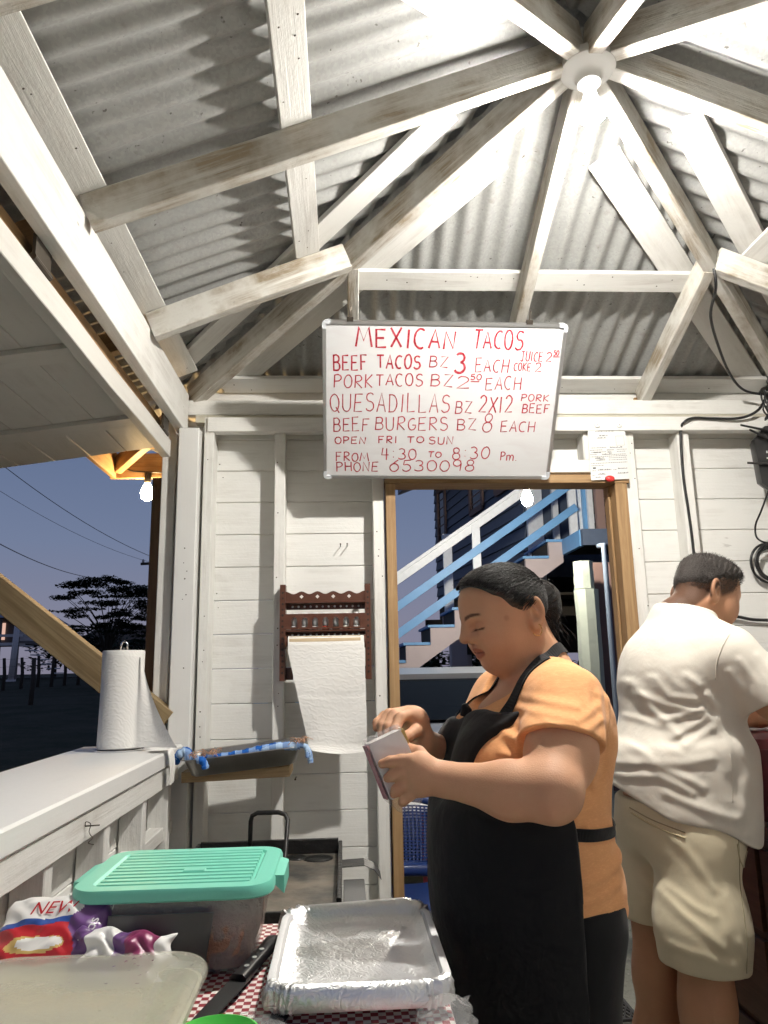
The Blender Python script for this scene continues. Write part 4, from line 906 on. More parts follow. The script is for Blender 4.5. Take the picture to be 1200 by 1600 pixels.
cloth_roll('cloth_end', [(.215, -.09, .036), (.228, -.096, .02), (.229, -.1, -.01)], .008, 'blue_check')
cloth_roll('cloth_bunch', [(-.235, -.06, .03), (-.215, -.075, .055), (-.19, -.075, .062), (-.185, -.08, .03)], .015, 'blue_check')
cloth_roll('cloth_end', [(-.15, -.098, .032), (-.13, -.108, .024), (-.125, -.112, .0)], .013, 'blue_check')
flat('fringe', (.50, .30, .20), .9)
m = MB()
for i in range(60):
    if i < 35: p = Vector((random.uniform(-.18, -.08), -.08+random.uniform(-.02, .02), .042+random.uniform(-.005, .01)))
    else: p = Vector((.19+random.uniform(0, .04), -.09+random.uniform(-.015, .01), .045+random.uniform(-.004, .006)))
    q = p+Vector((random.uniform(-.03, .03), random.uniform(-.02, .02), random.uniform(-.012, .014))); m.tube([p, (p+q)/2+Vector((0, 0, .008)), q], .0016, 4)
o = m.build('fringe', ['fringe'], cl, TM); o['kind'] = 'stuff'
# ============================================================ RIGHT SIDE: ROUTER, CABLES
rt = thing('router', 'black router box with antennas mounted in the right corner of the wall', 'router', (1.80, 2.99, 2.05))
m = MB(); out = [(1.745, 2.275), (1.80, 2.335), (1.92, 2.345), (1.96, 2.20), (1.92, 2.03), (1.80, 2.05), (1.757, 2.085)]
m.loft([[(x, 2.965, z) for x, z in out], [(x, 2.985, z) for x, z in out], [(1.85+(x-1.85)*.9, 3.02, 2.19+(z-2.19)*.9) for x, z in out]]); m.build('case', 'black_plastic', rt, auto=20)
for a, b in (((1.86, 2.955, 2.30), (1.686, 2.95, 2.335)), ((1.83, 2.955, 2.26), (1.722, 2.95, 2.315)), ((1.86, 2.955, 2.16), (1.694, 2.945, 2.168))):
    m = MB(); m.tube([a, b], [.0065, .0045], 8); m.build('antenna', 'black_plastic', rt)
m = MB(); m.box((1.79, 2.962, 2.19), (1.796, 2.9648, 2.196)); m.box((1.792, 2.962, 2.215), (1.796, 2.9648, 2.225)); m.build('status_light', 'white_plastic', rt)
def cable(P, r, mat, label, n=8):
    m = MB(); m.tube(spline(P, n), r, 7); return tag(m.build('cable', mat, smooth=True), label, 'cable')
cable([(1.36, 2.43, 2.762), (1.375, 2.46, 2.70), (1.42, 2.6, 2.66), (1.52, 2.75, 2.60), (1.64, 2.9, 2.54), (1.75, 3.0, 2.51), (1.84, 3.0, 2.49)], .0055, 'black_plastic', 'black cable running down the right hip rafter to the corner')
cable([(1.85, 2.99, 2.50), (1.80, 2.99, 2.42), (1.72, 3.0, 2.384), (1.60, 3.01, 2.385), (1.52, 3.012, 2.388), (1.475, 3.012, 2.37), (1.462, 3.03, 2.33), (1.458, 3.04, 2.15), (1.466, 3.043, 1.98), (1.47, 3.043, 1.80), (1.47, 3.043, 1.2)], .006, 'black_plastic', 'black cable clipped along the rail and down the right stud')
cable([(1.86, 2.95, 2.28), (1.80, 2.96, 2.1), (1.762, 3.0, 1.98), (1.755, 3.05, 1.92), (1.78, 3.09, 1.87), (1.84, 3.1, 1.845)], .004, 'black_plastic', 'thin black cable hanging from the router')
cable([(1.92, 3.10, 1.80), (1.86, 3.095, 1.70), (1.80, 3.085, 1.60), (1.79, 3.08, 1.5), (1.84, 3.08, 1.42), (1.95, 3.08, 1.36)], .009, 'white_plastic', 'thick white cable hanging on the wall right of the man')
cable([(1.55, 3.125, 1.535), (1.66, 3.12, 1.54), (1.75, 3.12, 1.525), (1.95, 3.12, 1.52)], .007, 'black_plastic', 'black cable running across the wall behind the man')
for i, (dx, r) in enumerate(((0, .074), (.004, .066), (.010, .070), (.003, .060), (-.004, .078))):
    m = MB(); P = [(1.83+dx+r*math.cos(a), 3.085+.006*i, 1.765+r*1.08*math.sin(a)) for a in np.linspace(0, 2*math.pi, 33)]; m.tube(P, .0055, 7)
    if i == 0: coil = thing('cable_coil', 'coiled black cable hung on the right end of the back wall', 'cable', (1.83, 3.09, 1.68))
    m.build('loop', 'black_plastic', coil, smooth=True)
m = MB()
for i in range(7):
    p = Vector((1.835+random.uniform(-.015, .02), 2.985+random.uniform(-.02, .02), 2.5)); P = [p, p+Vector((random.uniform(-.03, .03), -.01, -.04)), p+Vector((random.uniform(-.02, .03), 0, -.09)), p+Vector((random.uniform(-.03, .03), -.005, -.13))]
    m.tube(spline(P, 4), .004, 5)
o = tag(m.build('cable_bundle', 'black_plastic', smooth=True), 'tangle of black cables at the top right corner of the wall', 'cable')
# ============================================================ CABINET
cb_ = thing('cabinet', 'dark brown wooden cabinet with drawers at the right edge', 'cabinet', (1.5, 2.1, 0))
box('carcass', (1.23, 1.35, 0.02), (1.93, 2.80, .855), 'cabinet_wood', cb_); box('cabinet_top', (1.19, 1.32, .857), (1.95, 2.84, .892), 'cabinet_wood', cb_)
for i, z0 in enumerate((.06, .32, .58)):
    for y0 in (1.38, 1.86, 2.33):
        dwr = box('drawer', (1.214, y0, z0), (1.2285, y0+.44, z0+.235), 'cabinet_wood', cb_); m = MB(); m.lathe([(.006, 0), (.006, -.015), (.014, -.02), (.012, -.028)], (1.2135, y0+.22, z0+.12), 12, axis='x'); m.build('knob', 'nail', dwr, smooth=True)
flat('maroon', (.10, .010, .017), .4); flat('slate', (.06, .06, .065), .4)
cool = thing('cooler_box', 'maroon cooler box on the cabinet at the right edge', 'cooler', (1.42, 2.45, .893))
m = MB(); m.loft([rrect(.36, .5, .04, .8935, 5, 1.41, 2.50), rrect(.40, .54, .05, 1.09, 5, 1.41, 2.50), rrect(.40, .54, .05, 1.10, 5, 1.41, 2.50)]); m.build('cooler_body', 'maroon', cool, auto=40)
m = MB(); m.loft([rrect(.42, .56, .055, 1.1015, 5, 1.41, 2.50), rrect(.42, .56, .055, 1.13, 5, 1.41, 2.50), rrect(.38, .52, .05, 1.145, 5, 1.41, 2.50)]); m.build('cooler_lid', 'maroon', cool, auto=40)
# ============================================================ OUTSIDE: LEFT FIELD
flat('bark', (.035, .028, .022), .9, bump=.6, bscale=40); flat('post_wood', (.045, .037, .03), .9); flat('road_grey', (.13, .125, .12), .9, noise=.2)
V = []; rx = [-60, -40, -30, -22, -16, -12, -8, -5]
for x in rx: V += [(x, 44., terrain(x, 44)+.05), (x, 48.5, terrain(x, 48.5)+.05)]
tag(put('road', mesh('road', V, [(2*i, 2*i+2, 2*i+3, 2*i+1) for i in range(len(rx)-1)]), 'road_grey'), kind='structure')
for i, (px, Y, h) in enumerate(((8, 30, 1.3), (31, 31, 1.25), (57, 32, 1.25), (73, 23, 1.35), (81, 33, 1.3), (101, 33, 1.3), (120, 34, 1.2), (140, 34, 1.25), (196, 26, 1.3), (166, 30, 1.3))):
    x = (px-538)/1170*Y; z = terrain(x, Y); m = MB()
    m.tube([(x, Y, z-.2), (x+.03, Y, z+h*.5), (x+random.uniform(-.05, .05), Y, z+h)], [.075, .07, .06], 7)
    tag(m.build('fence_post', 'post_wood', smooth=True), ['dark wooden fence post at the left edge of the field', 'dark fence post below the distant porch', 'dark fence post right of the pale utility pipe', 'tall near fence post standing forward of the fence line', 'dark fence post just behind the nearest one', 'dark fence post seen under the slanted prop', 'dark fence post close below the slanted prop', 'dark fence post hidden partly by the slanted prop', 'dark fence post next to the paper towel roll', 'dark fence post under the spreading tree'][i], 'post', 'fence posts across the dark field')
for k, z in enumerate((.5, .9, 1.2)):
    m = MB(); m.tube([((px-538)/1170*Y, Y, terrain((px-538)/1170*Y, Y)+z) for px, Y in ((8, 30), (31, 31), (57, 32), (81, 33), (101, 33), (120, 34), (140, 34))], .006, 4)
    tag(m.build('fence_wire', 'nail'), ['lowest fence wire across the dark field', 'middle fence wire across the dark field', 'top fence wire across the dark field'][k], 'wire', 'wires of the field fence')
# distant house with lit porch
flat('far_wall', (.16, .14, .135), .9); flat('far_roof', (.22, .22, .27), .6); flat('far_white', (.62, .58, .58), .8); flat('dark_room', (.012, .010, .010), .9)
t = NT('lit_window'); t.set(Base_Color=(.8, .5, .4), Emission_Color=(1., .62, .48), Emission_Strength=.55)
hs = thing('house', 'distant raised house with pale metal roof and lit porch across the field', 'house', (-18.2, 42, 1.1))
hb = 1.1
box('wall', (-22, 42, hb+1.9), (-17.6, 47, hb+3.3), 'far_wall', hs)
m = MB(); m.add([(-22.6, 40.6, hb+3.2), (-16.9, 40.6, hb+3.2), (-17.6, 44, hb+4.15), (-22.6, 44, hb+4.15), (-22.6, 47.6, hb+3.2), (-16.9, 47.6, hb+3.2)], [(0, 1, 2, 3), (3, 2, 5, 4), (1, 5, 2)]); m.build('roof', 'far_roof', hs)
w_ = box('window', (-19.0, 41.93, hb+2.1), (-18.3, 41.99, hb+3.0), 'lit_window', hs); box('curtain', (-18.8, 41.9, hb+2.1), (-18.62, 41.925, hb+3.0), 'far_wall', w_)
box('porch_floor', (-22, 40.8, hb+1.75), (-17.2, 42, hb+1.9), 'far_white', hs)
for i in range(5):
    x = -21+i*.95; box('porch_post', (x, 40.85, hb), (x+.12, 40.97, hb+3.2), 'far_wall', hs)
for i in range(2): box('rail', (-20.5+i*1.9, 40.83, hb+2.2), (-18.8+i*1.9, 40.9, hb+2.34), 'far_white', hs)
for i in range(7): box('step', (-17.1+i*.3, 41, hb+1.7-i*.24), (-16.75+i*.3, 42, hb+1.76-i*.24), 'far_white', hs)
box('water_tank', (-17.2, 41.2, hb+2.0), (-16.5, 41.9, hb+2.55), 'far_white', hs)
pp = thing('pipe_post', 'pale vertical post in front of the distant house', 'post', (-16.6, 39, 1.05)); m = MB(); m.tube([(-16.55, 39, 1.0), (-16.4, 39, 4.3)], .15, 8); m.build('shaft', 'far_white', pp, smooth=True); m = MB(); m.box((-16.75, 38.85, 1.0), (-16.35, 39.15, 1.12)); m.build('base', 'far_white', pp)
b2 = thing('house', 'dark low house behind the slanted prop across the field', 'house', (-15, 52, 1.1))
box('wall', (-17.6, 52, 1.1), (-11.5, 57, 3.3), 'far_wall', b2); m = MB(); m.add([(-18.2, 51.4, 3.2), (-11, 51.4, 3.2), (-12, 54.5, 4.6), (-17.2, 54.5, 4.6), (-18.2, 57.6, 3.2), (-11, 57.6, 3.2)], [(0, 1, 2, 3), (1, 5, 2), (0, 3, 4), (3, 2, 5, 4)]); m.build('roof', 'pine_dark', b2)
# trees
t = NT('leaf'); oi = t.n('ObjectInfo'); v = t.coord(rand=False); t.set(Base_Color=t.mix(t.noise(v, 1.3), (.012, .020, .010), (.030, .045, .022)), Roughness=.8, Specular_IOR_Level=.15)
def leaf_cloud(name, clumps, n, size, mat, parent=None, flatk=.25):
    V = np.zeros((n*4, 3)); tot = sum(c[3]*c[4] for c in clumps); k = 0; F = []
    cs = rng.choice(len(clumps), n, p=np.array([c[3]*c[4] for c in clumps])/tot)
    for i in range(n):
        cx, cy, cz, rx_, rz_ = clumps[cs[i]]
        d = rng.normal(size=3); d /= np.linalg.norm(d); d *= rng.random()**.45
        p = np.array([cx+d[0]*rx_, cy+d[1]*rx_, cz+d[2]*rz_]); a = rng.random()*6.28; s_ = size*(.6+.8*rng.random())
        u = np.array([math.cos(a), math.sin(a), rng.normal()*.35]); w = np.array([-math.sin(a), math.cos(a), rng.normal()*.35])*.5
        V[4*i:4*i+4] = [p-u*s_-w*s_*.3, p+w*s_, p+u*s_, p-w*s_]; F.append((4*i, 4*i+1, 4*i+2, 4*i+3))
    o = put(name, mesh(name, V, F), mat, parent); return o
tx, ty = -9.9, 32.; tz = terrain(tx, ty)
tree = thing('tree', 'spreading flat topped tree in silhouette behind the paper towel roll', 'tree', (tx, ty, tz))
m = MB(); m.tube([(tx, ty, tz-.2), (tx+.05, ty, tz+.8), (tx+.1, ty, tz+1.5)], [.16, .13, .11], 8)
clumps = []
for i in range(95):
    a = random.uniform(0, 6.28); r = random.uniform(.08, 1)**.55*2.25; fx = math.cos(a)*r; fy = math.sin(a)*r*.8
    lay = random.choice((0, 0, .25, .55, .95, 1.35, 1.75, 2.1)); z = tz+4.35-.30*abs(fx)**1.2-lay*random.uniform(.75, 1.1)
    if z < tz+1.4: z = tz+1.5+random.random()
    p = (tx+.1+fx, ty+fy, z)
    if i % 3 == 0: m.tube(spline([(tx+.1, ty, tz+1.1), (tx+.1+fx*.30, ty+fy*.3, tz+1.1+(z-tz-1.1)*.55), p], 4), [.04, .036, .032, .028, .024, .02, .016, .012, .008], 5)
    clumps.append((p[0], p[1], p[2]+.04, random.uniform(.28, .66), random.uniform(.04, .14)))
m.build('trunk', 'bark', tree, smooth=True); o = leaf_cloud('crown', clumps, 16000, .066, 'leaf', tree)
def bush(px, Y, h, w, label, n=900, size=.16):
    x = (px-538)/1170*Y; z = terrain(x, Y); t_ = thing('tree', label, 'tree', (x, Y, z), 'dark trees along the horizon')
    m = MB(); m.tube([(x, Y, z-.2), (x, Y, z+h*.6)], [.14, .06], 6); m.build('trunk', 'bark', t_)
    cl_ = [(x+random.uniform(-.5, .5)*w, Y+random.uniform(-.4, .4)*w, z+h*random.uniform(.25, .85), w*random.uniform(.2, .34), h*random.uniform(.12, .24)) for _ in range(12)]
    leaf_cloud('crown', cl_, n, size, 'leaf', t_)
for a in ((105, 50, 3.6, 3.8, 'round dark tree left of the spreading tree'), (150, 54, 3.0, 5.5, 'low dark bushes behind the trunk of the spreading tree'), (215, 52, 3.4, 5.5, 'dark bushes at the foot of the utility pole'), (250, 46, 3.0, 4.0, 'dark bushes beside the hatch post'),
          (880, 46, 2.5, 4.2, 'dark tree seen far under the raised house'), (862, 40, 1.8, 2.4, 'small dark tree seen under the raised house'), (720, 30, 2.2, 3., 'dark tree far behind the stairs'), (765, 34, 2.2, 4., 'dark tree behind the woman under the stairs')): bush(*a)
up_ = thing('utility_pole', 'wooden utility pole with a short crossarm above the trees', 'utility pole', (-7.06, 28, terrain(-7, 28)))
m = MB(); m.tube([(-7.06, 28, .3), (-7.0, 28, 5.65)], [.12, .085], 8); m.build('pole', 'bark', up_, smooth=True); beam('crossarm', (-7.5, 28, 5.28), (-6.55, 28, 5.32), .09, .09, 'post_wood', up_)
for x in (-7.42, -6.66): m = MB(); m.lathe([(.03, 0), (.05, .04), (.03, .12), (.01, .13)], (x, 28, 5.33), 8); m.build('insulator', 'far_white', up_, smooth=True)
for (a, b, r, lb) in (((-9.1, 20, 6.85), (-7.0, 28, 5.5), .010, 'upper overhead wire running to the utility pole'), ((-9.25, 20, 4.85), (-9.7, 31, 5.1), .014, 'lower overhead wire sloping down behind the tree'), ((-9.2, 20, 6.2), (-7.0, 28, 5.3), .006, 'faint middle overhead wire in the dusk sky')):
    a, b = Vector(a), Vector(b); P = [a+(b-a)*t_-Vector((0, 0, .9*t_*(1-t_))) for t_ in np.linspace(0, 1, 14)]; m = MB(); m.tube(P, r, 4); tag(m.build('overhead_wire', 'black_plastic'), lb, 'wire')
# ============================================================ OUTSIDE: HOUSE AND STAIRS BEHIND THE DOOR
flat('siding_blue', (.075, .10, .15), .6, noise=.15); flat('rail_blue', (.15, .35, .62), .5, noise=.12, nscale=9); flat('rail_white', (.72, .75, .78), .5, noise=.15)
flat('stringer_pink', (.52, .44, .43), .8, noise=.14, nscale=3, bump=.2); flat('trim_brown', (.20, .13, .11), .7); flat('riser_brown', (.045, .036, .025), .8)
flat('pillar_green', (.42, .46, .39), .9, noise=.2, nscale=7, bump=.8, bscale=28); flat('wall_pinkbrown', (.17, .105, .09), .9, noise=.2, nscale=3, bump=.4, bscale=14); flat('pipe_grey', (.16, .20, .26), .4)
t = NT('dark_glass'); t.set(Base_Color=(.010, .013, .016), Roughness=.05, Specular_IOR_Level=.22)
bh = thing('house', 'dark blue clapboard house raised on pillars beyond the doorway', 'house', (2.0, 10, 0))
H0_, H1_ = Vector((2.26, 9.0, 0)), Vector((1.70, 13.4, 0)); hd_ = (H1_-H0_).normalized(); hn = Vector((-hd_.y, hd_.x, 0))       # hn points to the left, outwards
for i in range(16):
    z0 = 2.42+i*.155; a = H0_+Vector((0, 0, z0+.08)); b = H1_+Vector((0, 0, z0+.08))
    beam('clapboard', a+hn*.012, b+hn*.012, .02, .168, 'siding_blue', bh, up=(hn.x*-.14, hn.y*-.14, 1), c=.002)
m = MB(); c2 = H0_+Vector((4.2, .2, 0)); c3 = H1_+Vector((4.2, .2, 0))
lo = [H0_-hn*.03, H1_-hn*.03, c3, c2]
m.loft([[(p.x, p.y, 2.4) for p in lo], [(p.x, p.y, 4.9) for p in lo]]); m.build('wall_core', 'siding_blue', bh)
def on_wall(s, z, out=.03): p = H0_+hd_*s+hn*out; return Vector((p.x, p.y, z))
for s0, s1, z0, z1 in ((3.62, 4.12, 3.35, 4.42), (1.55, 2.15, 3.62, 4.5), (.35, .95, 3.66, 4.5)):
    w_ = beam('window', on_wall((s0+s1)/2, z0+.05, .02), on_wall((s0+s1)/2, z1-.05, .02), s1-s0-.12, .03, 'dark_glass', bh, up=hn)
    for a, b in (((s0, z0), (s1, z0)), ((s0, z1), (s1, z1)), ((s0, z0), (s0, z1)), ((s1, z0), (s1, z1))): beam('window_frame', on_wall(a[0], a[1], .045), on_wall(b[0], b[1], .045), .09, .03, 'trim_brown', w_, up=hn)
    for k in range(6): beam('louvre', on_wall(s0+.06, z0+.12+k*(z1-z0)/7, .037), on_wall(s1-.06, z0+.12+k*(z1-z0)/7, .037), .02, .006, 'trim_brown', w_, up=hn)
m = MB(); e0, e1 = on_wall(-.6, 4.72, .55), on_wall(5.1, 4.72, .55); r0, r1 = e0+Vector((3, .3, 1.2)), e1+Vector((3, .3, 1.2)); dz = Vector((0, 0, .05)); dn_ = Vector((0, 0, -.14))
m.add([e0, e1, r1, r0, e0+dz, e1+dz, r1+dz, r0+dz], [(0, 1, 2, 3), (7, 6, 5, 4), (0, 4, 5, 1), (1, 5, 6, 2), (3, 7, 4, 0)]); m.build('roof', 'trim_brown', bh)
beam('fascia', e0-Vector((0, 0, .05)), e1-Vector((0, 0, .05)), .03, .15, 'far_roof', bh); beam('fascia', e1-Vector((0, 0, .05)), r1-Vector((0, 0, .05)), .03, .15, 'far_roof', bh)
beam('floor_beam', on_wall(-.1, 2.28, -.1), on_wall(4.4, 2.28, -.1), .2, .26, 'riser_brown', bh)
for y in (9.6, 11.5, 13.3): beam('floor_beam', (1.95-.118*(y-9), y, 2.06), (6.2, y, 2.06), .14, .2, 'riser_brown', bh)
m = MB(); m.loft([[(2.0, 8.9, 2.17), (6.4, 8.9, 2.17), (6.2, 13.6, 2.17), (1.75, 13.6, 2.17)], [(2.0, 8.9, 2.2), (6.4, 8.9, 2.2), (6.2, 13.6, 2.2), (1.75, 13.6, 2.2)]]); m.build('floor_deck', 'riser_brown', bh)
for x, y in ((1.50, 10.6), (1.98, 10.2), (3.9, 10.3), (2.0, 13.2)): box('house_pillar', (x, y, -.05), (x+.22, y+.22, 2.0), 'stringer_pink', bh)
beam('low_wall', (2.1, 13.0, 1.75), (6.0, 13.0, 1.75), .1, .42, 'riser_brown', bh)
# landing with posts
beam('landing_beam', (2.41, 7.36, 2.607), (5.4, 7.36, 2.607), .06, .165, 'siding_blue', bh); beam('landing_beam', (2.42, 7.39, 2.607), (2.42, 8.9, 2.607), .05, .166, 'rail_blue', bh); box('landing_deck', (2.45, 7.40, 2.66), (5.4, 8.95, 2.70), 'riser_brown', bh)
for x, y, w, m_, z1 in ((2.22, 8.75, .19, 'rail_white', 4.6), (2.52, 8.7, .07, 'rail_white', 4.6), (2.60, 8.05, .065, 'rail_white', 3.75), (2.66, 8.0, .05, 'rail_blue', 3.75), (2.70, 7.95, .06, 'rail_white', 3.75), (2.62, 7.45, .085, 'trim_brown', 4.5)):
    box('porch_post', (x, y, 2.702 if x > 2.45 else 2.2), (x+w, y+.07, z1), m_, bh)
box('porch_rail', (2.715, 7.47, 2.87), (3.6, 7.53, 2.95), 'trim_brown', bh); w_ = box('porch_window', (2.75, 7.9, 2.96), (3.6, 7.93, 3.9), 'dark_glass', bh); box('porch_window', (2.75, 7.9, 2.705), (3.6, 7.93, 2.86), 'dark_glass', bh)
for k in range(7): box('louvre', (2.76, 7.885, 3.0+k*.12), (3.6, 7.8985, 3.012+k*.12), 'pipe_grey', w_)
# stairs
st = thing('staircase', 'outdoor wooden staircase with blue treads and white and blue handrails', 'staircase', (.5, 8.4, 0))
RUN, RISE, NX, NZ = .2655, .181, .65, 1.609
prof = []; k0, k1 = -8, 6
for k in range(k0, k1+1):
    x, z = NX+RUN*k, NZ+RISE*k; prof += [(x, z-RISE-.03), (x, z-.03)]
xe = NX+RUN*(k1+1); prof.append((min(xe, 2.40), NZ+RISE*k1-.03)); 
low = lambda x: 1.177+(x-.532)*.678
def stringer(y):
    m = MB(); n = len(prof)
    for yy in (y, y+.05): pass
    for i in range(n-1):
        (xa_, za_), (xb_, zb2) = prof[i], prof[i+1]
        if xb_-xa_ > 1e-6:
            lz0, lz1 = max(low(xa_), -.05), max(low(xb_), -.05); m.add([(xa_, y, lz0), (xb_, y, lz1), (xb_, y, zb2), (xa_, y, za_), (xa_, y+.05, lz0), (xb_, y+.05, lz1), (xb_, y+.05, zb2), (xa_, y+.05, za_)], [(0, 1, 2, 3), (7, 6, 5, 4), (3, 2, 6, 7), (0, 4, 5, 1)])
        else: m.add([(xa_, y, za_), (xa_, y, zb2), (xa_, y+.05, zb2), (xa_, y+.05, za_)], [(0, 1, 2, 3)])
    me = m.build('stringer', 'stringer_pink', st)
stringer(8.0); stringer(8.95)
for k in range(k0, k1+1):
    x, z = NX+RUN*k, NZ+RISE*k
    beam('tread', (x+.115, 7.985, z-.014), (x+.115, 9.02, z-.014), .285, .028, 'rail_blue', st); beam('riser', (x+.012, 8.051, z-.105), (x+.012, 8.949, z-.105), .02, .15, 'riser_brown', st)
def rail(name, xa_, xb_, off, w, h, mat, y=7.96): beam(name, (xa_, y, NZ+(xa_-NX)*.675+off), (xb_, y, NZ+(xb_-NX)*.675+off), w, h, mat, st, n=2)
rail('handrail', -1.6, 2.58, .775, .09, .035, 'rail_white', 7.955); rail('handrail', -1.6, 2.56, .71, .035, .085, 'rail_white', 7.975); rail('rail', -1.6, 2.56, .43, .035, .085, 'rail_blue', 7.93); rail('rail', -1.6, 2.56, .145, .035, .085, 'rail_blue', 7.93)
for x, m_ in ((-1.5, 'rail_white'), (-.1, 'rail_white'), (1.44, 'rail_white'), (2.53, 'rail_white')):
    z = NZ+(x-NX)*.675; box('baluster_post', (x-.045, 7.95, z-.15), (x+.045, 8.0, z+.73), m_, st)
z = NZ+(1.22-NX)*.675; box('baluster_post', (1.215, 8.99, z-.1), (1.325, 9.05, z+.95), 'rail_white', st)
# pillar, pipe, plaster wall
pl = thing('concrete_pillar', 'rough pale concrete pillar under the landing beyond the doorway', 'pillar', (1.99, 6.0, 0))
for z0, z1, k in ((-.05, 1.95, .095), (1.955, 2.18, .08)):
    m = MB(); R = []
    for i in range(9):
        z = z0+(z1-z0)*i/8; R.append([(1.985-.012*(z0 > 1)+k*math.cos(a)*random.uniform(.95, 1.05), 6.05+k*math.sin(a)*random.uniform(.95, 1.05), z) for a in (math.radians(45*j+22) for j in range(8))])
    m.loft(R); m.build('pillar_shaft', 'pillar_green', pl, auto=30)
m = MB(); m.tube(spline([(2.10, 5.9, 0), (2.105, 5.9, 1.2), (2.108, 5.9, 2.2), (2.11, 5.93, 2.29), (2.12, 6.05, 2.31)], 5), .021, 10); tag(m.build('drain_pipe', 'pipe_grey', smooth=True), 'grey drain pipe running up beside the pale pillar', 'pipe')
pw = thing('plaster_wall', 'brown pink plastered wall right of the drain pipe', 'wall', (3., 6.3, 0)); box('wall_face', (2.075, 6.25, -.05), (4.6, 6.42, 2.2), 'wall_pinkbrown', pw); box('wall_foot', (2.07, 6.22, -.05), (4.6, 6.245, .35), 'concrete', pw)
# parked car
flat('car_paint', (.42, .45, .47), .3, .5); flat('car_trim', (.02, .02, .02), .5); flat('car_rail', (.52, .56, .58), .35, .5); flat('tyre', (.015, .015, .015), .8); flat('headlamp', (.6, .62, .62), .15)
car = thing('parked_car', 'silver grey station wagon parked behind the doorway with dark side windows', 'car', (-.5, 5.9, 0))
cx0_, cx1_, cy0_, cy1_ = -2.6, 1.78, 5.05, 6.75
def car_sec(x, zl, zh, in0, in1): return [(x, cy0_+in0, zl), (x, cy0_+in1, zh), (x, cy1_-in1, zh), (x, cy1_-in0, zl)]
def body_loft(P, name, mat):
    m = MB(); R = []
    for x, z0, z1, ins in P:
        R.append([(x, cy0_+ins+.05, z0), (x, cy0_+ins, z0+.12), (x, cy0_+ins+.005, (z0+z1)/2), (x, cy0_+ins+.03, z1-.04), (x, cy0_+ins+.10, z1), (x, cy1_-ins-.10, z1), (x, cy1_-ins-.03, z1-.04), (x, cy1_-ins-.005, (z0+z1)/2), (x, cy1_-ins, z0+.12), (x, cy1_-ins-.05, z0)])
    m.loft(R); return m.build(name, mat, car, auto=35)
body_loft([(cx0_, .45, .72, .2), (cx0_+.12, .3, .84, .06), (cx0_+.9, .25, .95, .01), (-1.3, .22, .99, 0), (.0, .22, 1.0, 0), (1.2, .22, 1.0, 0), (1.62, .27, .98, .03), (cx1_, .42, .92, .14)], 'body', 'car_paint')
m = MB(); gsec = lambda x, z1, a: [(x, cy0_+.03, 1.0), (x, cy0_+.03+a, z1), (x, cy1_-.03-a, z1), (x, cy1_-.03, 1.0)]
m.loft([gsec(-1.55, 1.005, .01), gsec(-.85, 1.29, .17), (gsec(.2, 1.325, .18)), gsec(1.15, 1.30, .17), gsec(1.60, 1.005, .02)]); gh = m.build('greenhouse', 'dark_glass', car)
m = MB(); rsec = lambda x, z, a: [(x, cy0_+a, z-.02), (x, cy0_+a-.005, z), (x, cy0_+a+.1, z+.025), (x, cy1_-a-.1, z+.025), (x, cy1_-a+.005, z), (x, cy1_-a, z-.02)]
m.loft([rsec(-.92, 1.27, .18), rsec(-.4, 1.305, .185), rsec(.2, 1.325, .19), rsec(.8, 1.315, .19), rsec(1.2, 1.28, .18)]); m.build('roof', 'car_paint', car, auto=40)
m = MB(); m.tube([(-.85, cy0_+.18, 1.275), (-.6, cy0_+.175, 1.305), (.2, cy0_+.175, 1.335), (.9, cy0_+.175, 1.32), (1.12, cy0_+.175, 1.295)], .018, 8); m.build('roof_rail', 'car_rail', car, smooth=True)
for xa_, xb_ in ((-.28, -.22), (.62, .7)):
    m = MB(); P0, P1 = (xa_, cy0_+.028, 1.0), (xb_-.02, cy0_+.195, 1.30); m.tube([P0, P1], .022, 6); m.build('pillar', 'car_trim', car)
for x in (-1.75, .98):
    for y, s in ((cy0_+.02, -1), (cy1_-.02, 1)):
        m = MB(); m.lathe([(.14, -.01), (.30, -.01), (.325, .03), (.325, .17), (.30, .2), (.14, .2)], (x, y if s < 0 else y-.19, .30), 28, axis='y'); w_ = m.build('wheel', 'tyre', car, auto=40); m = MB(); m.lathe([(.02, -.03), (.12, -.02), (.19, -.018), (.20, -.005)], (x, y if s < 0 else y+.02, .30), 20, axis='y'); m.build('rim', 'car_rail', w_, auto=40)
for xa_, xb_ in ((-.95, -.26), (-.24, .66)): 
    d_ = box('door', (xa_, cy0_-.004, .34), (xb_, cy0_+.02, .95), 'car_paint', car, c=.01); box('handle', (xb_-.2, cy0_-.03, .82), (xb_-.06, cy0_-.006, .85), 'car_paint', d_)
for y in (cy0_+.22, cy1_-.42): box('headlight', (cx0_+.01, y, .62), (cx0_+.09, y+.22, .76), 'headlamp', car, c=.02); 
for y in (cy0_+.12, cy1_-.30): box('tail_light', (cx1_-.06, y, .7), (cx1_-.005, y+.18, .9), 'red_wax', car, c=.02)
box('mirror', (-1.15, cy0_-.14, .98), (-1.0, cy0_+.0, 1.10), 'car_paint', car, c=.03)
car.matrix_basis = Matrix.Translation((-4.95, 6.83, 0)) @ Matrix.Rotation(-math.pi/2, 4, 'Z') @ Matrix.Translation((-.5, 5.9, 0)); WM[car] = car.matrix_basis.copy()
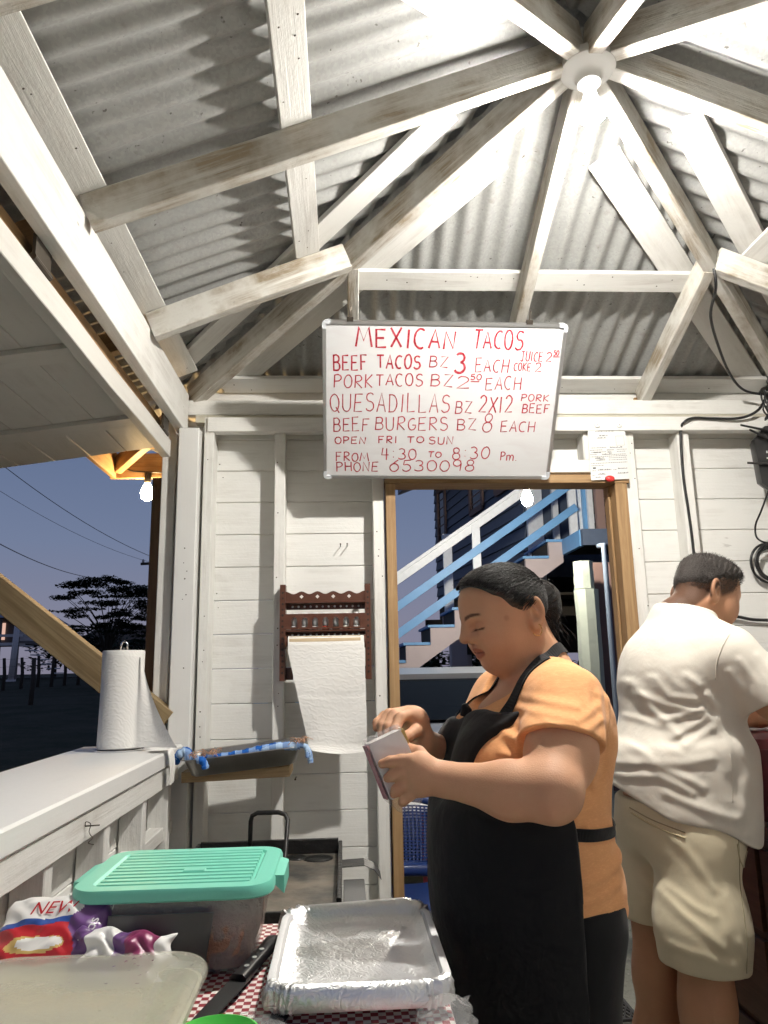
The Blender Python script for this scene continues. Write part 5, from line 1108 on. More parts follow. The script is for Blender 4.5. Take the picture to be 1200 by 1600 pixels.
# ============================================================ JUST OUTSIDE THE DOOR
flat('chair_blue', (.014, .035, .14), .3)
ch = thing('plastic_chair', 'blue plastic chair with perforated back standing outside the doorway', 'chair', (.31, 3.42, -.01))
cxm = .255
def chp(u, v): # u -1..1 across, v 0..1 up the back
    w = .20+.035*math.sin(min(1, v*1.1)*math.pi*.5)*1.0-.02*(v > .9); return Vector((cxm+u*w*(1-.0*v), 3.56+.10*v-.05*(1-u*u)*-1*.6, .455+.285*v+.018*(1-u*u)*v))
m = MB()
def cstrip(p0, p1, w, d): 
    f_ = frame(p0, p1, (0, -1, 0)); L = (Vector(p1)-Vector(p0)).length; a = [(0, -w, -d), (0, w, -d), (0, w, d), (0, -w, d)]; b = [(L, y, z) for _, y, z in a]; m.loft([[f_ @ Vector(q) for q in a], [f_ @ Vector(q) for q in b]])
NU, NV = 20, 18
for i in range(NU+1):
    u = -.78+1.56*i/NU
    for j in range(3): cstrip(chp(u, .12+.26*j), chp(u, .12+.26*(j+1)), .0042, .002)
for j in range(NV+1):
    v = .12+.78*j/NV
    for i in range(3): cstrip(chp(-.78+.52*i, v), chp(-.78+.52*(i+1), v), .0038, .0018)
m.build('back_mesh', 'chair_blue', ch)
m = MB(); P = [chp(-.9, .02), chp(-.93, .4), chp(-.95, .75), chp(-.85, .93), chp(-.5, 1.0), chp(0, 1.02), chp(.5, 1.0), chp(.85, .93), chp(.95, .75), chp(.93, .4), chp(.9, .02)]
m.tube(spline(P, 5), .021, 10); m.build('back_frame', 'chair_blue', ch, smooth=True)
m = MB(); P = [chp(-.9, .06), chp(0, .06), chp(.9, .06)]; m.tube(spline(P, 6), .030, 10); m.build('back_frame', 'chair_blue', ch, smooth=True)
m = MB(); R = []
for y, z, w in ((3.57, .435, .20), (3.45, .42, .215), (3.3, .425, .225), (3.20, .435, .225), (3.165, .43, .215), (3.155, .405, .21)): R.append([(cxm+w*u, y-.02*(1-u*u), z-.012*(1-u*u)) for u in np.linspace(-1, 1, 11)]+[(cxm+w*u, y-.02*(1-u*u), z-.022-.012*(1-u*u)) for u in np.linspace(1, -1, 11)])
m.loft(R); m.build('seat', 'chair_blue', ch, auto=50)
for x, y, dx, dy in ((-.18, 3.2, -.03, -.03), (.18, 3.2, .03, -.03), (-.17, 3.55, -.03, .05), (.17, 3.55, .03, .05)):
    m = MB(); m.tube([(cxm+x, y, .42), (cxm+x+dx, y+dy, -.01)], [.026, .018], 8); m.build('leg', 'chair_blue', ch, smooth=True)
wt = thing('folding_table', 'white plastic table top behind the blue chair outside', 'table', (.75, 3.98, 0)); box('table_top', (.20, 3.80, .672), (1.02, 4.10, .702), 'white_plastic', wt, c=.008)
for x in (.25, .95):
    for y in (3.84, 4.06): m = MB(); m.tube([(x, y, -.01), (x, y, .672)], .014, 8); m.build('leg', 'steel', wt, smooth=True)
flat('cola_red', (.30, .012, .016), .4)
dc = thing('drinks_cooler', 'red drinks cooler with white script lettering behind the blue chair', 'cooler', (.62, 4.05, 0)); box('cooler_body', (.405, 3.87, -.01), (.93, 4.25, .60), 'cola_red', dc, c=.015); box('cooler_lid', (.395, 3.86, .603), (.94, 4.26, .645), 'cola_red', dc, c=.012)
m = MB()
def script(P, w): ribbons(m, [[(p.x, p.y) for p in spline([(x, y, 0) for x, y in P], 6)]], w, 0)
script([(.0, .02), (-.02, .045), (.0, .06), (.022, .05), (.02, .01), (.0, -.005), (-.02, .01), (-.01, .035), (.03, .04), (.04, .06)], .007)            # o
script([(.035, .04), (.05, .09), (.045, .11), (.036, .09), (.04, .01), (.05, -.004), (.066, .01)], .007)                                             # l
script([(.1, .05), (.08, .055), (.068, .03), (.072, .0), (.088, .005), (.1, .03), (.103, .055), (.104, .01), (.112, -.003), (.125, .012)], .007)      # a
m.build('lettering', 'white_plastic', dc, Matrix(((1, 0, 0, .415), (0, 0, -1, 3.868), (0, 1, 0, .445), (0, 0, 0, 1))))
m = MB(); script([(-.01, .0), (.04, .004), (.09, -.002), (.15, .003)], .005); m.build('stripe', 'white_plastic', dc, Matrix(((1, 0, 0, .415), (0, 0, -1, 3.868), (0, 1, 0, .578), (0, 0, 0, 1))))
flat('teal', (.06, .42, .36), .45)
cr_ = thing('crate', 'small teal plastic crate on the ground beyond the doorway', 'crate', (1.33, 4.25, 0)); z0_ = -.012
for i in range(5): box('slat', (1.22, 4.10+i*.06, .40), (1.43, 4.125+i*.06, .415), 'teal', cr_)
box('side', (1.41, 4.08, .30), (1.43, 4.40, .398), 'teal', cr_); box('side', (1.2, 4.08, .30), (1.22, 4.40, .398), 'teal', cr_); box('base_box', (1.2, 4.1, -.01), (1.43, 4.40, .298), 'slate', cr_)
mt = thing('door_mat', 'black open mesh rubber mat on the ground outside the doorway', 'mat', (1.0, 3.33, 0)); flat('rubber', (.022, .021, .022), .7)
m = MB(); x0_, x1_, y0_, y1_ = .60, 1.12, 3.19, 3.47
for i in range(40):
    for s in (1, -1):
        xs_ = x0_-.2+i*.024
        for j in range(10):
            ya, yb_ = y0_+.028*j, y0_+.028*(j+1); xa_ = xs_+(j % 2)*.012*s; xb_ = xs_+((j+1) % 2)*.012*s
            if x0_ < xa_ < x1_ and x0_ < xb_ < x1_: m.add([(xa_-.003, ya, .002), (xa_+.003, ya, .002), (xb_+.003, yb_, .002), (xb_-.003, yb_, .002), (xa_-.003, ya, .010), (xa_+.003, ya, .010), (xb_+.003, yb_, .010), (xb_-.003, yb_, .010)], [(4, 5, 6, 7), (0, 1, 5, 4), (2, 3, 7, 6), (1, 2, 6, 5), (3, 0, 4, 7)])
o = m.build('mesh', 'rubber', mt); o['kind'] = 'stuff'
for lo_, hi_ in (((x0_-.015, y0_-.012, .0), (x1_+.015, y0_, .011)), ((x0_-.015, y1_, .0), (x1_+.015, y1_+.012, .011)), ((x0_-.015, y0_, .0), (x0_, y1_, .011)), ((x1_, y0_, .0), (x1_+.015, y1_, .011))): box('border', lo_, hi_, 'rubber', mt)
# bottles and a carton in a crate by the door
bc = thing('bottle_crate', 'dark crate on the floor in front of the blue chair', 'crate', (.32, 3.0, 0)); box('crate_body', (.19, 2.90, 0), (.46, 3.06, .27), 'black_plastic', bc, c=.01)
flat('dark_bottle', (.02, .012, .008), .12)
for x, lb in ((.245, 'dark bottle with pale cap left in the crate by the door'), (.30, 'dark bottle with small cap beside the carton by the door')):
    b_ = thing('bottle', lb, 'bottle', (x, 2.98, .271), 'dark bottles by the door'); m = MB(); m.lathe([(.026, 0), (.027, .01), (.027, .10), (.012, .145), (.012, .17)], (x, 2.98, .2715), 16); m.build('glass', 'dark_bottle', b_, smooth=True); m = MB(); m.lathe([(.014, 0), (.014, .018)], (x, 2.98, .4420), 12); m.build('cap', 'white_plastic', b_)
tag(box('carton', (.335, 2.95, .271), (.375, 2.99, .452), 'cardboard'), 'small tan carton beside the dark bottles by the door', 'carton')
# ============================================================ PEOPLE (distance fields -> one continuous surface each)
def nrm_(v): v = np.asarray(v, float); return v/np.linalg.norm(v)
def cap(P, a, b, ra, rb=None):
    rb = ra if rb is None else rb; a, b = np.asarray(a, float), np.asarray(b, float); ab = b-a
    t_ = np.clip((P-a) @ ab/max(ab @ ab, 1e-12), 0, 1); return np.linalg.norm(P-a-t_[:, None]*ab, axis=1)-(ra+(rb-ra)*t_)
def ell(P, c, r, R=None):
    q = P-np.asarray(c, float)
    if R is not None: q = q @ R
    r = np.asarray(r, float); k0 = np.linalg.norm(q/r, axis=1); k1 = np.linalg.norm(q/(r*r), axis=1); return k0*(k0-1)/np.maximum(k1, 1e-9)
def smin(a, b, k): h = np.maximum(k-np.abs(a-b), 0)/k; return np.minimum(a, b)-h*h*k*.25
def smax(a, b, k): return -smin(-a, -b, k)
def chain(P, pts, rs, k=.01):
    d = None
    for i in range(len(pts)-1):
        e_ = cap(P, pts[i], pts[i+1], rs[i], rs[i+1]); d = e_ if d is None else smin(d, e_, k)
    return d
def seg2(P, a, b):      # distance in the x,z plane
    q = P[:, [0, 2]]; a, b = np.array(a, float), np.array(b, float); ab = b-a; t_ = np.clip((q-a) @ ab/max(ab @ ab, 1e-12), 0, 1); return np.linalg.norm(q-a-t_[:, None]*ab, axis=1)
def folds(P, L, mask):
    out = np.zeros(len(P))
    for pts, amp, w in L:
        d = np.full(len(P), 9.)
        for i in range(len(pts)-1): d = np.minimum(d, seg2(P, pts[i], pts[i+1]))
        out += amp*np.exp(-(d/w)**2)-amp*.35*np.exp(-((d-2.0*w)/w)**2)
    return out*mask
def wob(P, f, a, s=0.): return a*(np.sin(P[:, 0]*f+s+2*np.sin(P[:, 2]*f*.61+s))+np.sin(P[:, 2]*f*1.13+1.7*s+2*np.sin(P[:, 1]*f*.53))+np.sin(P[:, 1]*f*.9+s*.3+1.5*np.sin(P[:, 0]*f*.7)))/3
def axis_(spec, co):      # spec: [start, (end, step), ...]
    out = [spec[0]]
    for e_, st in spec[1:]:
        k = max(1, int(round((e_-out[-1])/st))); out += list(out[-1]+(e_-out[-1])*np.arange(1, k+1)/k)
    while (len(out)-1) % co: out.append(out[-1]+spec[-1][1])
    return np.array(out)
def sdf_mesh(fn, lo, hi, h, co=5, axes=None):
    ax = [axis_([lo[i], (hi[i], h)] if axes is None or axes[i] is None else axes[i], co) for i in range(3)]
    n = np.array([len(a) for a in ax]); cn = (n-1)//co+1; h = max(np.diff(a).max() for a in ax)
    cg = np.stack(np.meshgrid(*[a[::co] for a in ax], indexing='ij'), -1).reshape(-1, 3)
    cd = np.concatenate([fn(c) for c in np.array_split(cg, max(1, len(cg)//400000))]).reshape(cn)
    mn = np.full(cn-1, 9.); ad = np.abs(cd); bs = [np.diff(a[::co]) for a in ax]
    for dx in (0, 1):
        for dy in (0, 1):
            for dz in (0, 1): mn = np.minimum(mn, ad[dx:cn[0]-1+dx, dy:cn[1]-1+dy, dz:cn[2]-1+dz])
    blk = mn < .62*np.sqrt(bs[0][:, None, None]**2+bs[1][None, :, None]**2+bs[2][None, None, :]**2)+.007
    act = np.zeros(n, bool); up = np.repeat(np.repeat(np.repeat(blk, co, 0), co, 1), co, 2); m_ = up.shape
    for dx in (0, 1):
        for dy in (0, 1):
            for dz in (0, 1): act[dx:m_[0]+dx, dy:m_[1]+dy, dz:m_[2]+dz] |= up
    D = np.ones(n, np.float32)
    sg = np.where(cd < 0, -1., 1.); ix = [np.minimum(np.arange(n[i])//co, cn[i]-1) for i in range(3)]; D[:] = sg[np.ix_(*ix)]
    I = np.argwhere(act)
    vals = np.concatenate([fn(np.stack([ax[i][c[:, i]] for i in range(3)], 1)) for c in np.array_split(I, max(1, len(I)//400000))]); D[act] = vals
    ins = D < 0; N = n-1
    cnt = np.zeros(N, np.int8)
    for dx in (0, 1):
        for dy in (0, 1):
            for dz in (0, 1): cnt += ins[dx:N[0]+dx, dy:N[1]+dy, dz:N[2]+dz]
    A = (cnt > 0) & (cnt < 8); cells = np.argwhere(A); vid = np.full(N, -1, np.int32); vid[A] = np.arange(len(cells))
    S = np.zeros((len(cells), 3)); C_ = np.zeros(len(cells)); cor = [(x, y, z) for x in (0, 1) for y in (0, 1) for z in (0, 1)]
    for i, a in enumerate(cor):
        for b in cor[i+1:]:
            if sum(abs(a[k]-b[k]) for k in range(3)) != 1: continue
            va = D[tuple((cells+a).T)]; vb = D[tuple((cells+b).T)]; x = (va < 0) != (vb < 0); t_ = np.where(x, va/np.where(x, va-vb, 1), 0)
            S += np.where(x[:, None], np.array(a)+t_[:, None]*(np.array(b)-np.array(a)), 0); C_ += x
    S /= C_[:, None]; V = np.stack([ax[i][cells[:, i]]+S[:, i]*(ax[i][cells[:, i]+1]-ax[i][cells[:, i]]) for i in range(3)], 1); F = []
    for axk in range(3):
        o1, o2 = [(1, 2), (2, 0), (0, 1)][axk]
        s0 = [slice(None)]*3; s1 = [slice(None)]*3; s0[axk] = slice(0, -1); s1[axk] = slice(1, None)
        X = ins[tuple(s0)] != ins[tuple(s1)]; E_i = np.argwhere(X)
        ok = (E_i[:, o1] > 0) & (E_i[:, o2] > 0) & (E_i[:, o1] < N[o1]) & (E_i[:, o2] < N[o2]); E_i = E_i[ok]
        u1 = np.zeros(3, int); u1[o1] = 1; u2 = np.zeros(3, int); u2[o2] = 1
        q = np.stack([vid[tuple((E_i-u1-u2).T)], vid[tuple((E_i-u2).T)], vid[tuple(E_i.T)], vid[tuple((E_i-u1).T)]], 1)
        fl = ins[tuple(E_i.T)]; q[~fl] = q[~fl][:, ::-1]; F.append(q)
    F = np.concatenate(F); F = F[(F >= 0).all(1)]
    return V, F
def np_mesh(name, V, F):
    me = bpy.data.meshes.new(name); me.vertices.add(len(V)); me.vertices.foreach_set('co', V.astype(np.float32).ravel())
    me.loops.add(F.size); me.loops.foreach_set('vertex_index', F.astype(np.int32).ravel()); me.polygons.add(len(F))
    me.polygons.foreach_set('loop_start', np.arange(0, F.size, 4, dtype=np.int32)); me.update(calc_edges=True); me.validate(); me.shade_smooth(); return me
def person_part(name, fn, lo, hi, h, mats, parent, colfn=None, axes=None):
    V, F = sdf_mesh(fn, lo, hi, h, axes=axes); me = np_mesh(name, V, F)
    for m_ in (mats if isinstance(mats, (list, tuple)) else [mats]): me.materials.append(_mat(m_))
    if colfn is not None:
        at_ = me.attributes.new('tone', 'FLOAT_COLOR', 'POINT'); at_.data.foreach_set('color', np.concatenate([colfn(V), np.ones((len(V), 1))], 1).astype(np.float32).ravel())
    return put(name, me, None, parent)
# ---- materials
def skin(name, a, b):
    t = NT(name); v = t.coord(rand=False); n1 = t.noise(v, 22, 6, .7); n2 = t.noise(v, 320, 4, .7)
    at_ = t.n('Attribute', attribute_name='tone').outputs['Color']; t.set(Base_Color=t.mix(1.0, t.mix(n1, a, b), at_, 'MULTIPLY'), Roughness=t.math('ADD', t.math('MULTIPLY', n2, .2), .50), Specular_IOR_Level=.28, Subsurface_Weight=.12, Subsurface_Radius=(.012, .005, .003), Subsurface_Scale=.6); t.bump(n2, .25, .0025); return t
skin('skin_w', (.52, .275, .160), (.61, .345, .215)); skin('skin_m', (.40, .205, .118), (.48, .26, .158))
def cloth(name, col, fold=.5, fscale=9., weave=900., dark=.82, heather=0.):
    t = NT(name); v = t.coord(rand=False); n1 = t.noise(v, fscale, 3, .5, .25); n2 = t.noise(v, weave, 2); n3 = t.noise(t.coord((90, 90, 420), rand=False), 1., 3, .6)
    c_ = t.mix(n2, tuple(c*dark for c in col), col)
    if heather: c_ = t.mix(t.math('MULTIPLY', t.ramp(n3, (.5, 0.), (.75, 1.)), heather), c_, tuple(min(1, c*1.25+.05) for c in col))
    t.set(Base_Color=c_, Roughness=.85, Specular_IOR_Level=.15, Sheen_Weight=.1); t.bump(t.math('ADD', t.math('MULTIPLY', n1, 1.0), t.math('MULTIPLY', n2, .04)), fold, .009); return t
cloth('tee_orange', (.82, .40, .175), .45, 14., heather=.35); cloth('tee_white', (.68, .64, .565), .45, 12.); cloth('khaki', (.66, .585, .42), .35, 11.); cloth('apron_black', (.013, .013, .014), .6, 16.); cloth('pants_black', (.008, .008, .009), .3, 9.)
t = NT('hair_black'); v = t.coord((8, 120, 120), rand=False, kind='Object'); n_ = t.noise(v, 1.4, 4, .6, .5); t.set(Base_Color=t.mix(n_, (.006, .005, .005), (.022, .018, .016)), Roughness=.42, Specular_IOR_Level=.45); t.bump(n_, .5, .004)
t = NT('hair_short'); v = t.coord(rand=False); n_ = t.noise(v, 420, 3, .7); t.set(Base_Color=t.mix(n_, (.010, .008, .007), (.045, .034, .028)), Roughness=.6); t.bump(n_, .9, .004)
flat('gold', (.80, .50, .18), .25, 1.)
class Head:
    def __init__(s, o, yaw, pitch, k=1., wide=1., double=1.):
        s.o = np.array(o, float); s.k = k; s.wide = wide; s.double = double
        c, sn = math.cos(yaw), math.sin(yaw); f0 = np.array([c, sn, 0]); s.l = np.array([-sn, c, 0]); u0 = np.array([0, 0, 1.])
        s.f = f0*math.cos(pitch)-u0*math.sin(pitch); s.u = u0*math.cos(pitch)+f0*math.sin(pitch)
    def loc(s, P): q = (P-s.o)/s.k; return np.stack([q @ s.f, (q @ s.l)/s.wide, q @ s.u], 1)
    def wld(s, p): return s.o+s.k*(s.f*p[0]+s.l*p[1]*s.wide+s.u*p[2])
    def skull(s, L): d = ell(L, (-.002, 0, .028), (.088, .072, .078)); return smin(d, ell(L, (.034, 0, .046), (.051, .059, .051)), .03)
    def sdf(s, P):
        L = s.loc(P); M_ = L.copy(); M_[:, 1] = np.abs(M_[:, 1])
        d = s.skull(L)
        d = smin(d, ell(L, (.030, 0, -.018), (.056, .062, .072)), .03)
        d = smin(d, ell(L, (.030, 0, -.052), (.047, .055, .042)), .03)
        d = smin(d, ell(M_, (.046, .036, -.026), (.036, .029, .036)), .03)
        d = smin(d, ell(L, (.068, 0, -.0735), (.0195, .024, .017)), .016)
        if s.double > 0: d = smin(d, ell(L, (.026, 0, -.088), (.044, .046, .030)*np.array([1, 1, s.double])), .03)
        d = smin(d, cap(M_, (.083, .008, .026), (.066, .045, .026), .0085, .007), .018)
        d = smax(d, -ell(M_, (.096, .031, .007), (.018, .021, .0115)), .014)
        d = smin(d, ell(M_, (.0725, .031, .0065), (.0135, .0155, .0115)), .006)
        d = smax(d, -cap(M_, (.0905, .019, .001), (.081, .046, .0015), .0010), .004)
        nose = chain(L, [(.083, 0, .024), (.097, 0, .008), (.1075, 0, -.008)], [.0088, .0095, .0115], .008)
        nose = smin(nose, ell(M_, (.0935, .0125, -.0135), (.0105, .0065, .008)), .009)
        nose = smax(nose, -ell(M_, (.099, .0065, -.0215), (.006, .0038, .0045)), .004)
        d = smin(d, nose, .014)
        lip = smin(chain(M_, [(.0895, 0, -.0390), (.0872, .010, -.0390), (.0765, .0245, -.0445)], [.0062, .0058, .003], .004), chain(M_, [(.0875, 0, -.0530), (.0852, .010, -.0522), (.0755, .0235, -.0465)], [.0072, .0066, .003], .004), .003)
        d = smin(d, lip, .009); d = smax(d, -chain(M_, [(.0960, 0, -.0455), (.092, .012, -.0452), (.078, .027, -.0462)], [.0022, .002, .0012], .002), .004)
        # ear
        ec = np.array((-.030, .0715, -.004)); Re = Matrix.Rotation(math.radians(-18), 3, 'Z') @ Matrix.Rotation(math.radians(-12), 3, 'Y'); Re = np.array(Re)
        ear = ell(M_, ec, (.0205, .0085, .0335), Re); ear = smin(ear, ell(M_, ec+(.008, .0, -.024), (.0095, .006, .011)), .008)
        ear = smax(ear, -ell(M_, ec+(.0015, .0105, .004), (.0130, .0105, .0235), Re), .003); ear = smin(ear, cap(M_, ec+(.004, .003, .010), ec+(-.004, .003, -.010), .0035), .006); ear = smax(ear, -ell(M_, ec+(.010, .007, -.008), (.006, .006, .0085)), .004)
        d = smin(d, ear, .006); return d*s.k
# ============================================================ THE WOMAN
WY = 1.60
wom = thing('person', 'woman in orange t-shirt and black apron looking down at a napkin pack', 'person', (.38, WY, 0))
HW_ = Head((.345, WY-.01, 1.459), math.radians(180+15), math.radians(20), 1.0, 1.0, 1.0)
ta = math.radians(180+10); tf = np.array([math.cos(ta), math.sin(ta), 0]); tl = np.array([-math.sin(ta), math.cos(ta), 0]); tc_ = np.array([.375, WY, 0])
TR = np.stack([tf, tl, [0, 0, 1]], 1)        # torso axes as columns
def tw_(f, l, z): return tc_+tf*f+tl*l+np.array([0, 0, z])
SHL, ELL_, WRL = tw_(-.02, .165, 1.275), np.array([.340, 1.285, 1.152]), np.array([.178, 1.385, 1.163])
SHR, ELR, WRR = tw_(-.02, -.165, 1.275), np.array([.275, 1.775, 1.125]), np.array([.152, 1.565, 1.212])
def torso(P, g=0.):
    d = ell(P, tw_(-.015, 0, 1.185), (.150, .170, .150), TR)
    Q = (P-tc_) @ TR; Q[:, 1] = np.abs(Q[:, 1])
    d = smin(d, ell(Q, (.088, .082, 1.165), (.080, .082, .080)), .05)
    d = smin(d, ell(P, tw_(.018, 0, 1.03), (.162, .188, .150), TR), .07)
    d = smin(d, ell(P, tw_(.010, 0, .915), (.172, .200, .150), TR), .07)
    d = smin(d, ell(P, tw_(-.065, 0, 1.255), (.098, .150, .100), TR), .06)
    d = smin(d, cap(Q, (-.028, .04, 1.325), (-.022, .150, 1.278), .052, .060), .05)
    return d-g
def wlegs(P, g=0.):
    Q = (P-tc_) @ TR; Q[:, 1] = np.abs(Q[:, 1])
    d = chain(Q, [(.0, .09, .86), (.005, .095, .48), (.0, .095, .08)], [.115, .075, .048], .04); return smin(d, chain(Q, [(.0, .095, .05), (.13, .105, .03)], [.04, .032], .03), .03)-g
def wneck(P, g=0.): return chain(P, [HW_.wld((-.022, 0, -.045)), tw_(-.045, 0, 1.335), tw_(-.035, 0, 1.27)], [.056+g, .062+g, .075+g], .03)
def arms(P):
    d = chain(P, [SHL, SHL*.45+ELL_*.55+np.array([0, 0, -.004]), ELL_], [.065, .058, .046], .03)
    d = smin(d, chain(P, [ELL_, ELL_*.62+WRL*.38+np.array([0, 0, -.004]), WRL], [.046, .0435, .0295], .03), .022)
    e_ = chain(P, [SHR, SHR*.45+ELR*.55, ELR], [.066, .058, .048], .03); e_ = smin(e_, chain(P, [ELR, ELR*.62+WRR*.38, WRR], [.046, .042, .0285], .03), .035)
    return smin(d, e_, .01)
def V3(*a): return np.array(a, float)
# left hand (near): palm against the pack, fingers lying across it
LP = WRL+V3(-.052, .010, .008)
LF = [ # finger chains: base, mid, tip
  ([LP+V3(-.012, -.004, .026), V3(.100, 1.3925, 1.197), V3(.080, 1.3945, 1.195), V3(.066, 1.398, 1.191)], [.0118, .0105, .0098, .0082]),
  ([LP+V3(-.018, -.004, .008), V3(.100, 1.3905, 1.176), V3(.083, 1.3935, 1.171), V3(.075, 1.397, 1.167)], [.0118, .0108, .0098, .0082]),
  ([LP+V3(-.016, -.003, -.010), V3(.104, 1.391, 1.155), V3(.090, 1.394, 1.147), V3(.086, 1.398, 1.140)], [.0112, .0102, .0095, .008]),
  ([LP+V3(-.008, .000, -.026), V3(.114, 1.393, 1.137), V3(.103, 1.395, 1.128), V3(.100, 1.399, 1.124)], [.0102, .0092, .0085, .0072]),
  ([WRL+V3(-.02, .012, .016), V3(.135, 1.425, 1.205), V3(.112, 1.448, 1.212), V3(.095, 1.452, 1.213)], [.014, .0125, .0108, .0085])]
# right hand (far): pinching the top of the pack, fingers pointing down
RP = WRR+V3(-.016, -.010, .042)
RF = [
  ([RP+V3(-.004, -.024, .014), V3(.108, 1.505, 1.263), V3(.097, 1.487, 1.243), V3(.094, 1.477, 1.228)], [.0112, .0105, .0095, .008]),
  ([RP+V3(-.012, -.008, .018), V3(.097, 1.525, 1.268), V3(.083, 1.505, 1.246), V3(.081, 1.494, 1.229)], [.0115, .0108, .0098, .0082]),
  ([RP+V3(-.018, .010, .016), V3(.088, 1.545, 1.268), V3(.072, 1.527, 1.247), V3(.071, 1.515, 1.231)], [.0112, .0105, .0095, .008]),
  ([RP+V3(-.022, .026, .010), V3(.080, 1.562, 1.264), V3(.064, 1.548, 1.252), V3(.062, 1.537, 1.242)], [.0102, .0095, .0085, .0072]),
  ([WRR+V3(-.004, -.022, .018), V3(.138, 1.510, 1.237), V3(.119, 1.487, 1.229), V3(.107, 1.474, 1.222)], [.0135, .0125, .0108, .0085])]
def hands(P):
    d = smin(chain(P, [WRL, LP+V3(.012, 0, .0)], [.0285, .030], .02), chain(P, [LP+V3(.006, 0, .020), LP+V3(.004, .002, -.018)], [.0165, .0155], .02), .03)
    for pts, rs in LF: d = smin(d, chain(P, pts, rs, .004), .006)
    e_ = smin(chain(P, [WRR, RP+V3(.006, 0, -.006)], [.0275, .028], .02), chain(P, [RP+V3(.0, -.018, .008), RP+V3(-.012, .020, .006)], [.0165, .015], .02), .03)
    for pts, rs in RF: e_ = smin(e_, chain(P, pts, rs, .004), .0055)
    return np.minimum(d, e_)
def w_body(P):
    d = smin(HW_.sdf(P), wneck(P), .028)
    d = smin(d, torso(P, -.010), .025); d = smin(d, wlegs(P, -.012), .03); d = smin(d, arms(P), .02); return smin(d, hands(P), .012)
def sstep(e0, e1, x): t_ = np.clip((x-e0)/(e1-e0), 0, 1); return t_*t_*(3-2*t_)
def mixc(C, w, col): return C*(1-w[:, None])+w[:, None]*np.array(col)
def face_tone(Hd, V, brow=(.16, .14, .15), lip=(.70, .42, .42)):
    L = Hd.loc(V); A = np.abs(L[:, 1]); C = np.ones((len(V), 3)); x, z = L[:, 0], L[:, 2]; fr = (x > .045) & (A < .062) & (z > -.08) & (z < .07)
    C = mixc(C, fr*(x > .06)*(1-sstep(.75, 1.1, ((A/.026)**2+((z+.0460)/.0125)**2)))*.9, lip)
    C = mixc(C, fr*(x > .06)*(1-sstep(.0006, .0030, np.abs(z+.0457)))*(A < .025)*.8, (.30, .18, .18))
    bz = .0285+.005*np.sin(np.clip((A-.008)/.046, 0, 1)*math.pi); C = mixc(C, fr*sstep(.006, .014, A)*(1-sstep(.044, .053, A))*(1-sstep(.55, 1.2, np.abs(z-bz)/(.0048-.0022*np.clip((A-.011)/.04, 0, 1)))), brow)
    C = mixc(C, fr*(x > .055)*sstep(.012, .018, A)*(1-sstep(.044, .050, A))*(1-sstep(.5, 1.3, np.abs(z-.0012-.06*np.maximum(A-.034, 0))/.0022)), (.08, .07, .08))
    C = mixc(C, fr*(x > .055)*(1-sstep(.6, 1.1, ((A-.031)/.019)**2+((z-.012)/.008)**2))*.25, (.62, .52, .52))
    C = mixc(C, (A < .075)*(1-sstep(.5, 1.2, ((x-.062)/.03)**2+((A-.036)/.03)**2+((z+.018)/.026)**2))*.30, (1.08, .80, .76))
    return C
def w_tone(V):
    C = face_tone(HW_, V); L = HW_.loc(V); C = mixc(C, (L[:, 1] > .03)*(1-sstep(.0035, .0075, np.hypot(L[:, 0]-.036, L[:, 2]-.006)))*.38, (.62, .46, .42))
    for pts, rs in LF+RF:
        tip = pts[-1]; C = mixc(C, (1-sstep(.006, .014, np.linalg.norm(V-tip, axis=1)))*.35, (1.1, .82, .80))
    return C
person_part('body', w_body, (.03, 1.20, 0), (.60, 1.92, 1.60), .0034, 'skin_w', wom, w_tone, axes=([.03, (.24, .0028), (.46, .0026), (.60, .005)], [1.20, (1.36, .0038), (1.70, .0028), (1.92, .005)], [0, (1.0, .012), (1.10, .006), (1.29, .0028), (1.33, .0028), (1.60, .0024)]))
# hair tied back
HX = np.array([-.12, -.066, -.060, -.052, -.030, .004, .038, .055, .072, .12]); HZ = np.array([-.085, -.082, -.070, -.016, .016, .006, .053, .074, .090, .100])
def w_hair(P):
    L = HW_.loc(P); d = HW_.skull(L)
    ang = np.arctan2(L[:, 1], L[:, 2]-.02); st = np.sin(ang*61+5*np.sin(L[:, 0]*38+3*np.sin(ang*3)))*.5+np.sin(ang*117+9*np.sin(L[:, 0]*25+ang*2))*.5
    g = np.interp(L[:, 0], HX, HZ)+.003*np.sin(L[:, 0]*260+L[:, 1]*90); tp = np.clip((L[:, 2]-g)/.022, 0, 1)**.6
    d = d+.0012-tp*(.0085+.0006*st+.003*np.clip(L[:, 2]/.1, 0, 1)); d = smax(d, (g-L[:, 2])*.75, .006)
    d = smax(d, -(cap(L*[1, 1, 1], (-.03, .07, -.01), (-.03, .07, .012), .02)), .006)
    b = ell(L, (-.094, 0, .020), (.026, .029, .030)); b = smin(b, chain(L, [(-.085, 0, .030), (-.106, .004, .004), (-.104, .006, -.026), (-.098, .008, -.044)], [.022, .024, .016, .005], .02), .02)
    b = b-.002*np.sin(L[:, 1]*420+8*np.sin(L[:, 2]*50)+L[:, 0]*120)
    return smin(d, b, .014)
hr = person_part('hair', w_hair, (.22, 1.48, 1.33), (.50, 1.70, 1.61), .0026, 'hair_black', wom)
def on_skull(Hd, L, lift):
    c = np.array([-.002, 0, .03])
    for _ in range(6):
        d = Hd.skull(L); g = np.stack([(Hd.skull(L+e_)-d)/1e-4 for e_ in (np.array([1e-4, 0, 0]), np.array([0, 1e-4, 0]), np.array([0, 0, 1e-4]))], 1); L = L-(d-lift)[:, None]*g/np.maximum((g*g).sum(1), .2)[:, None]
    return L, g
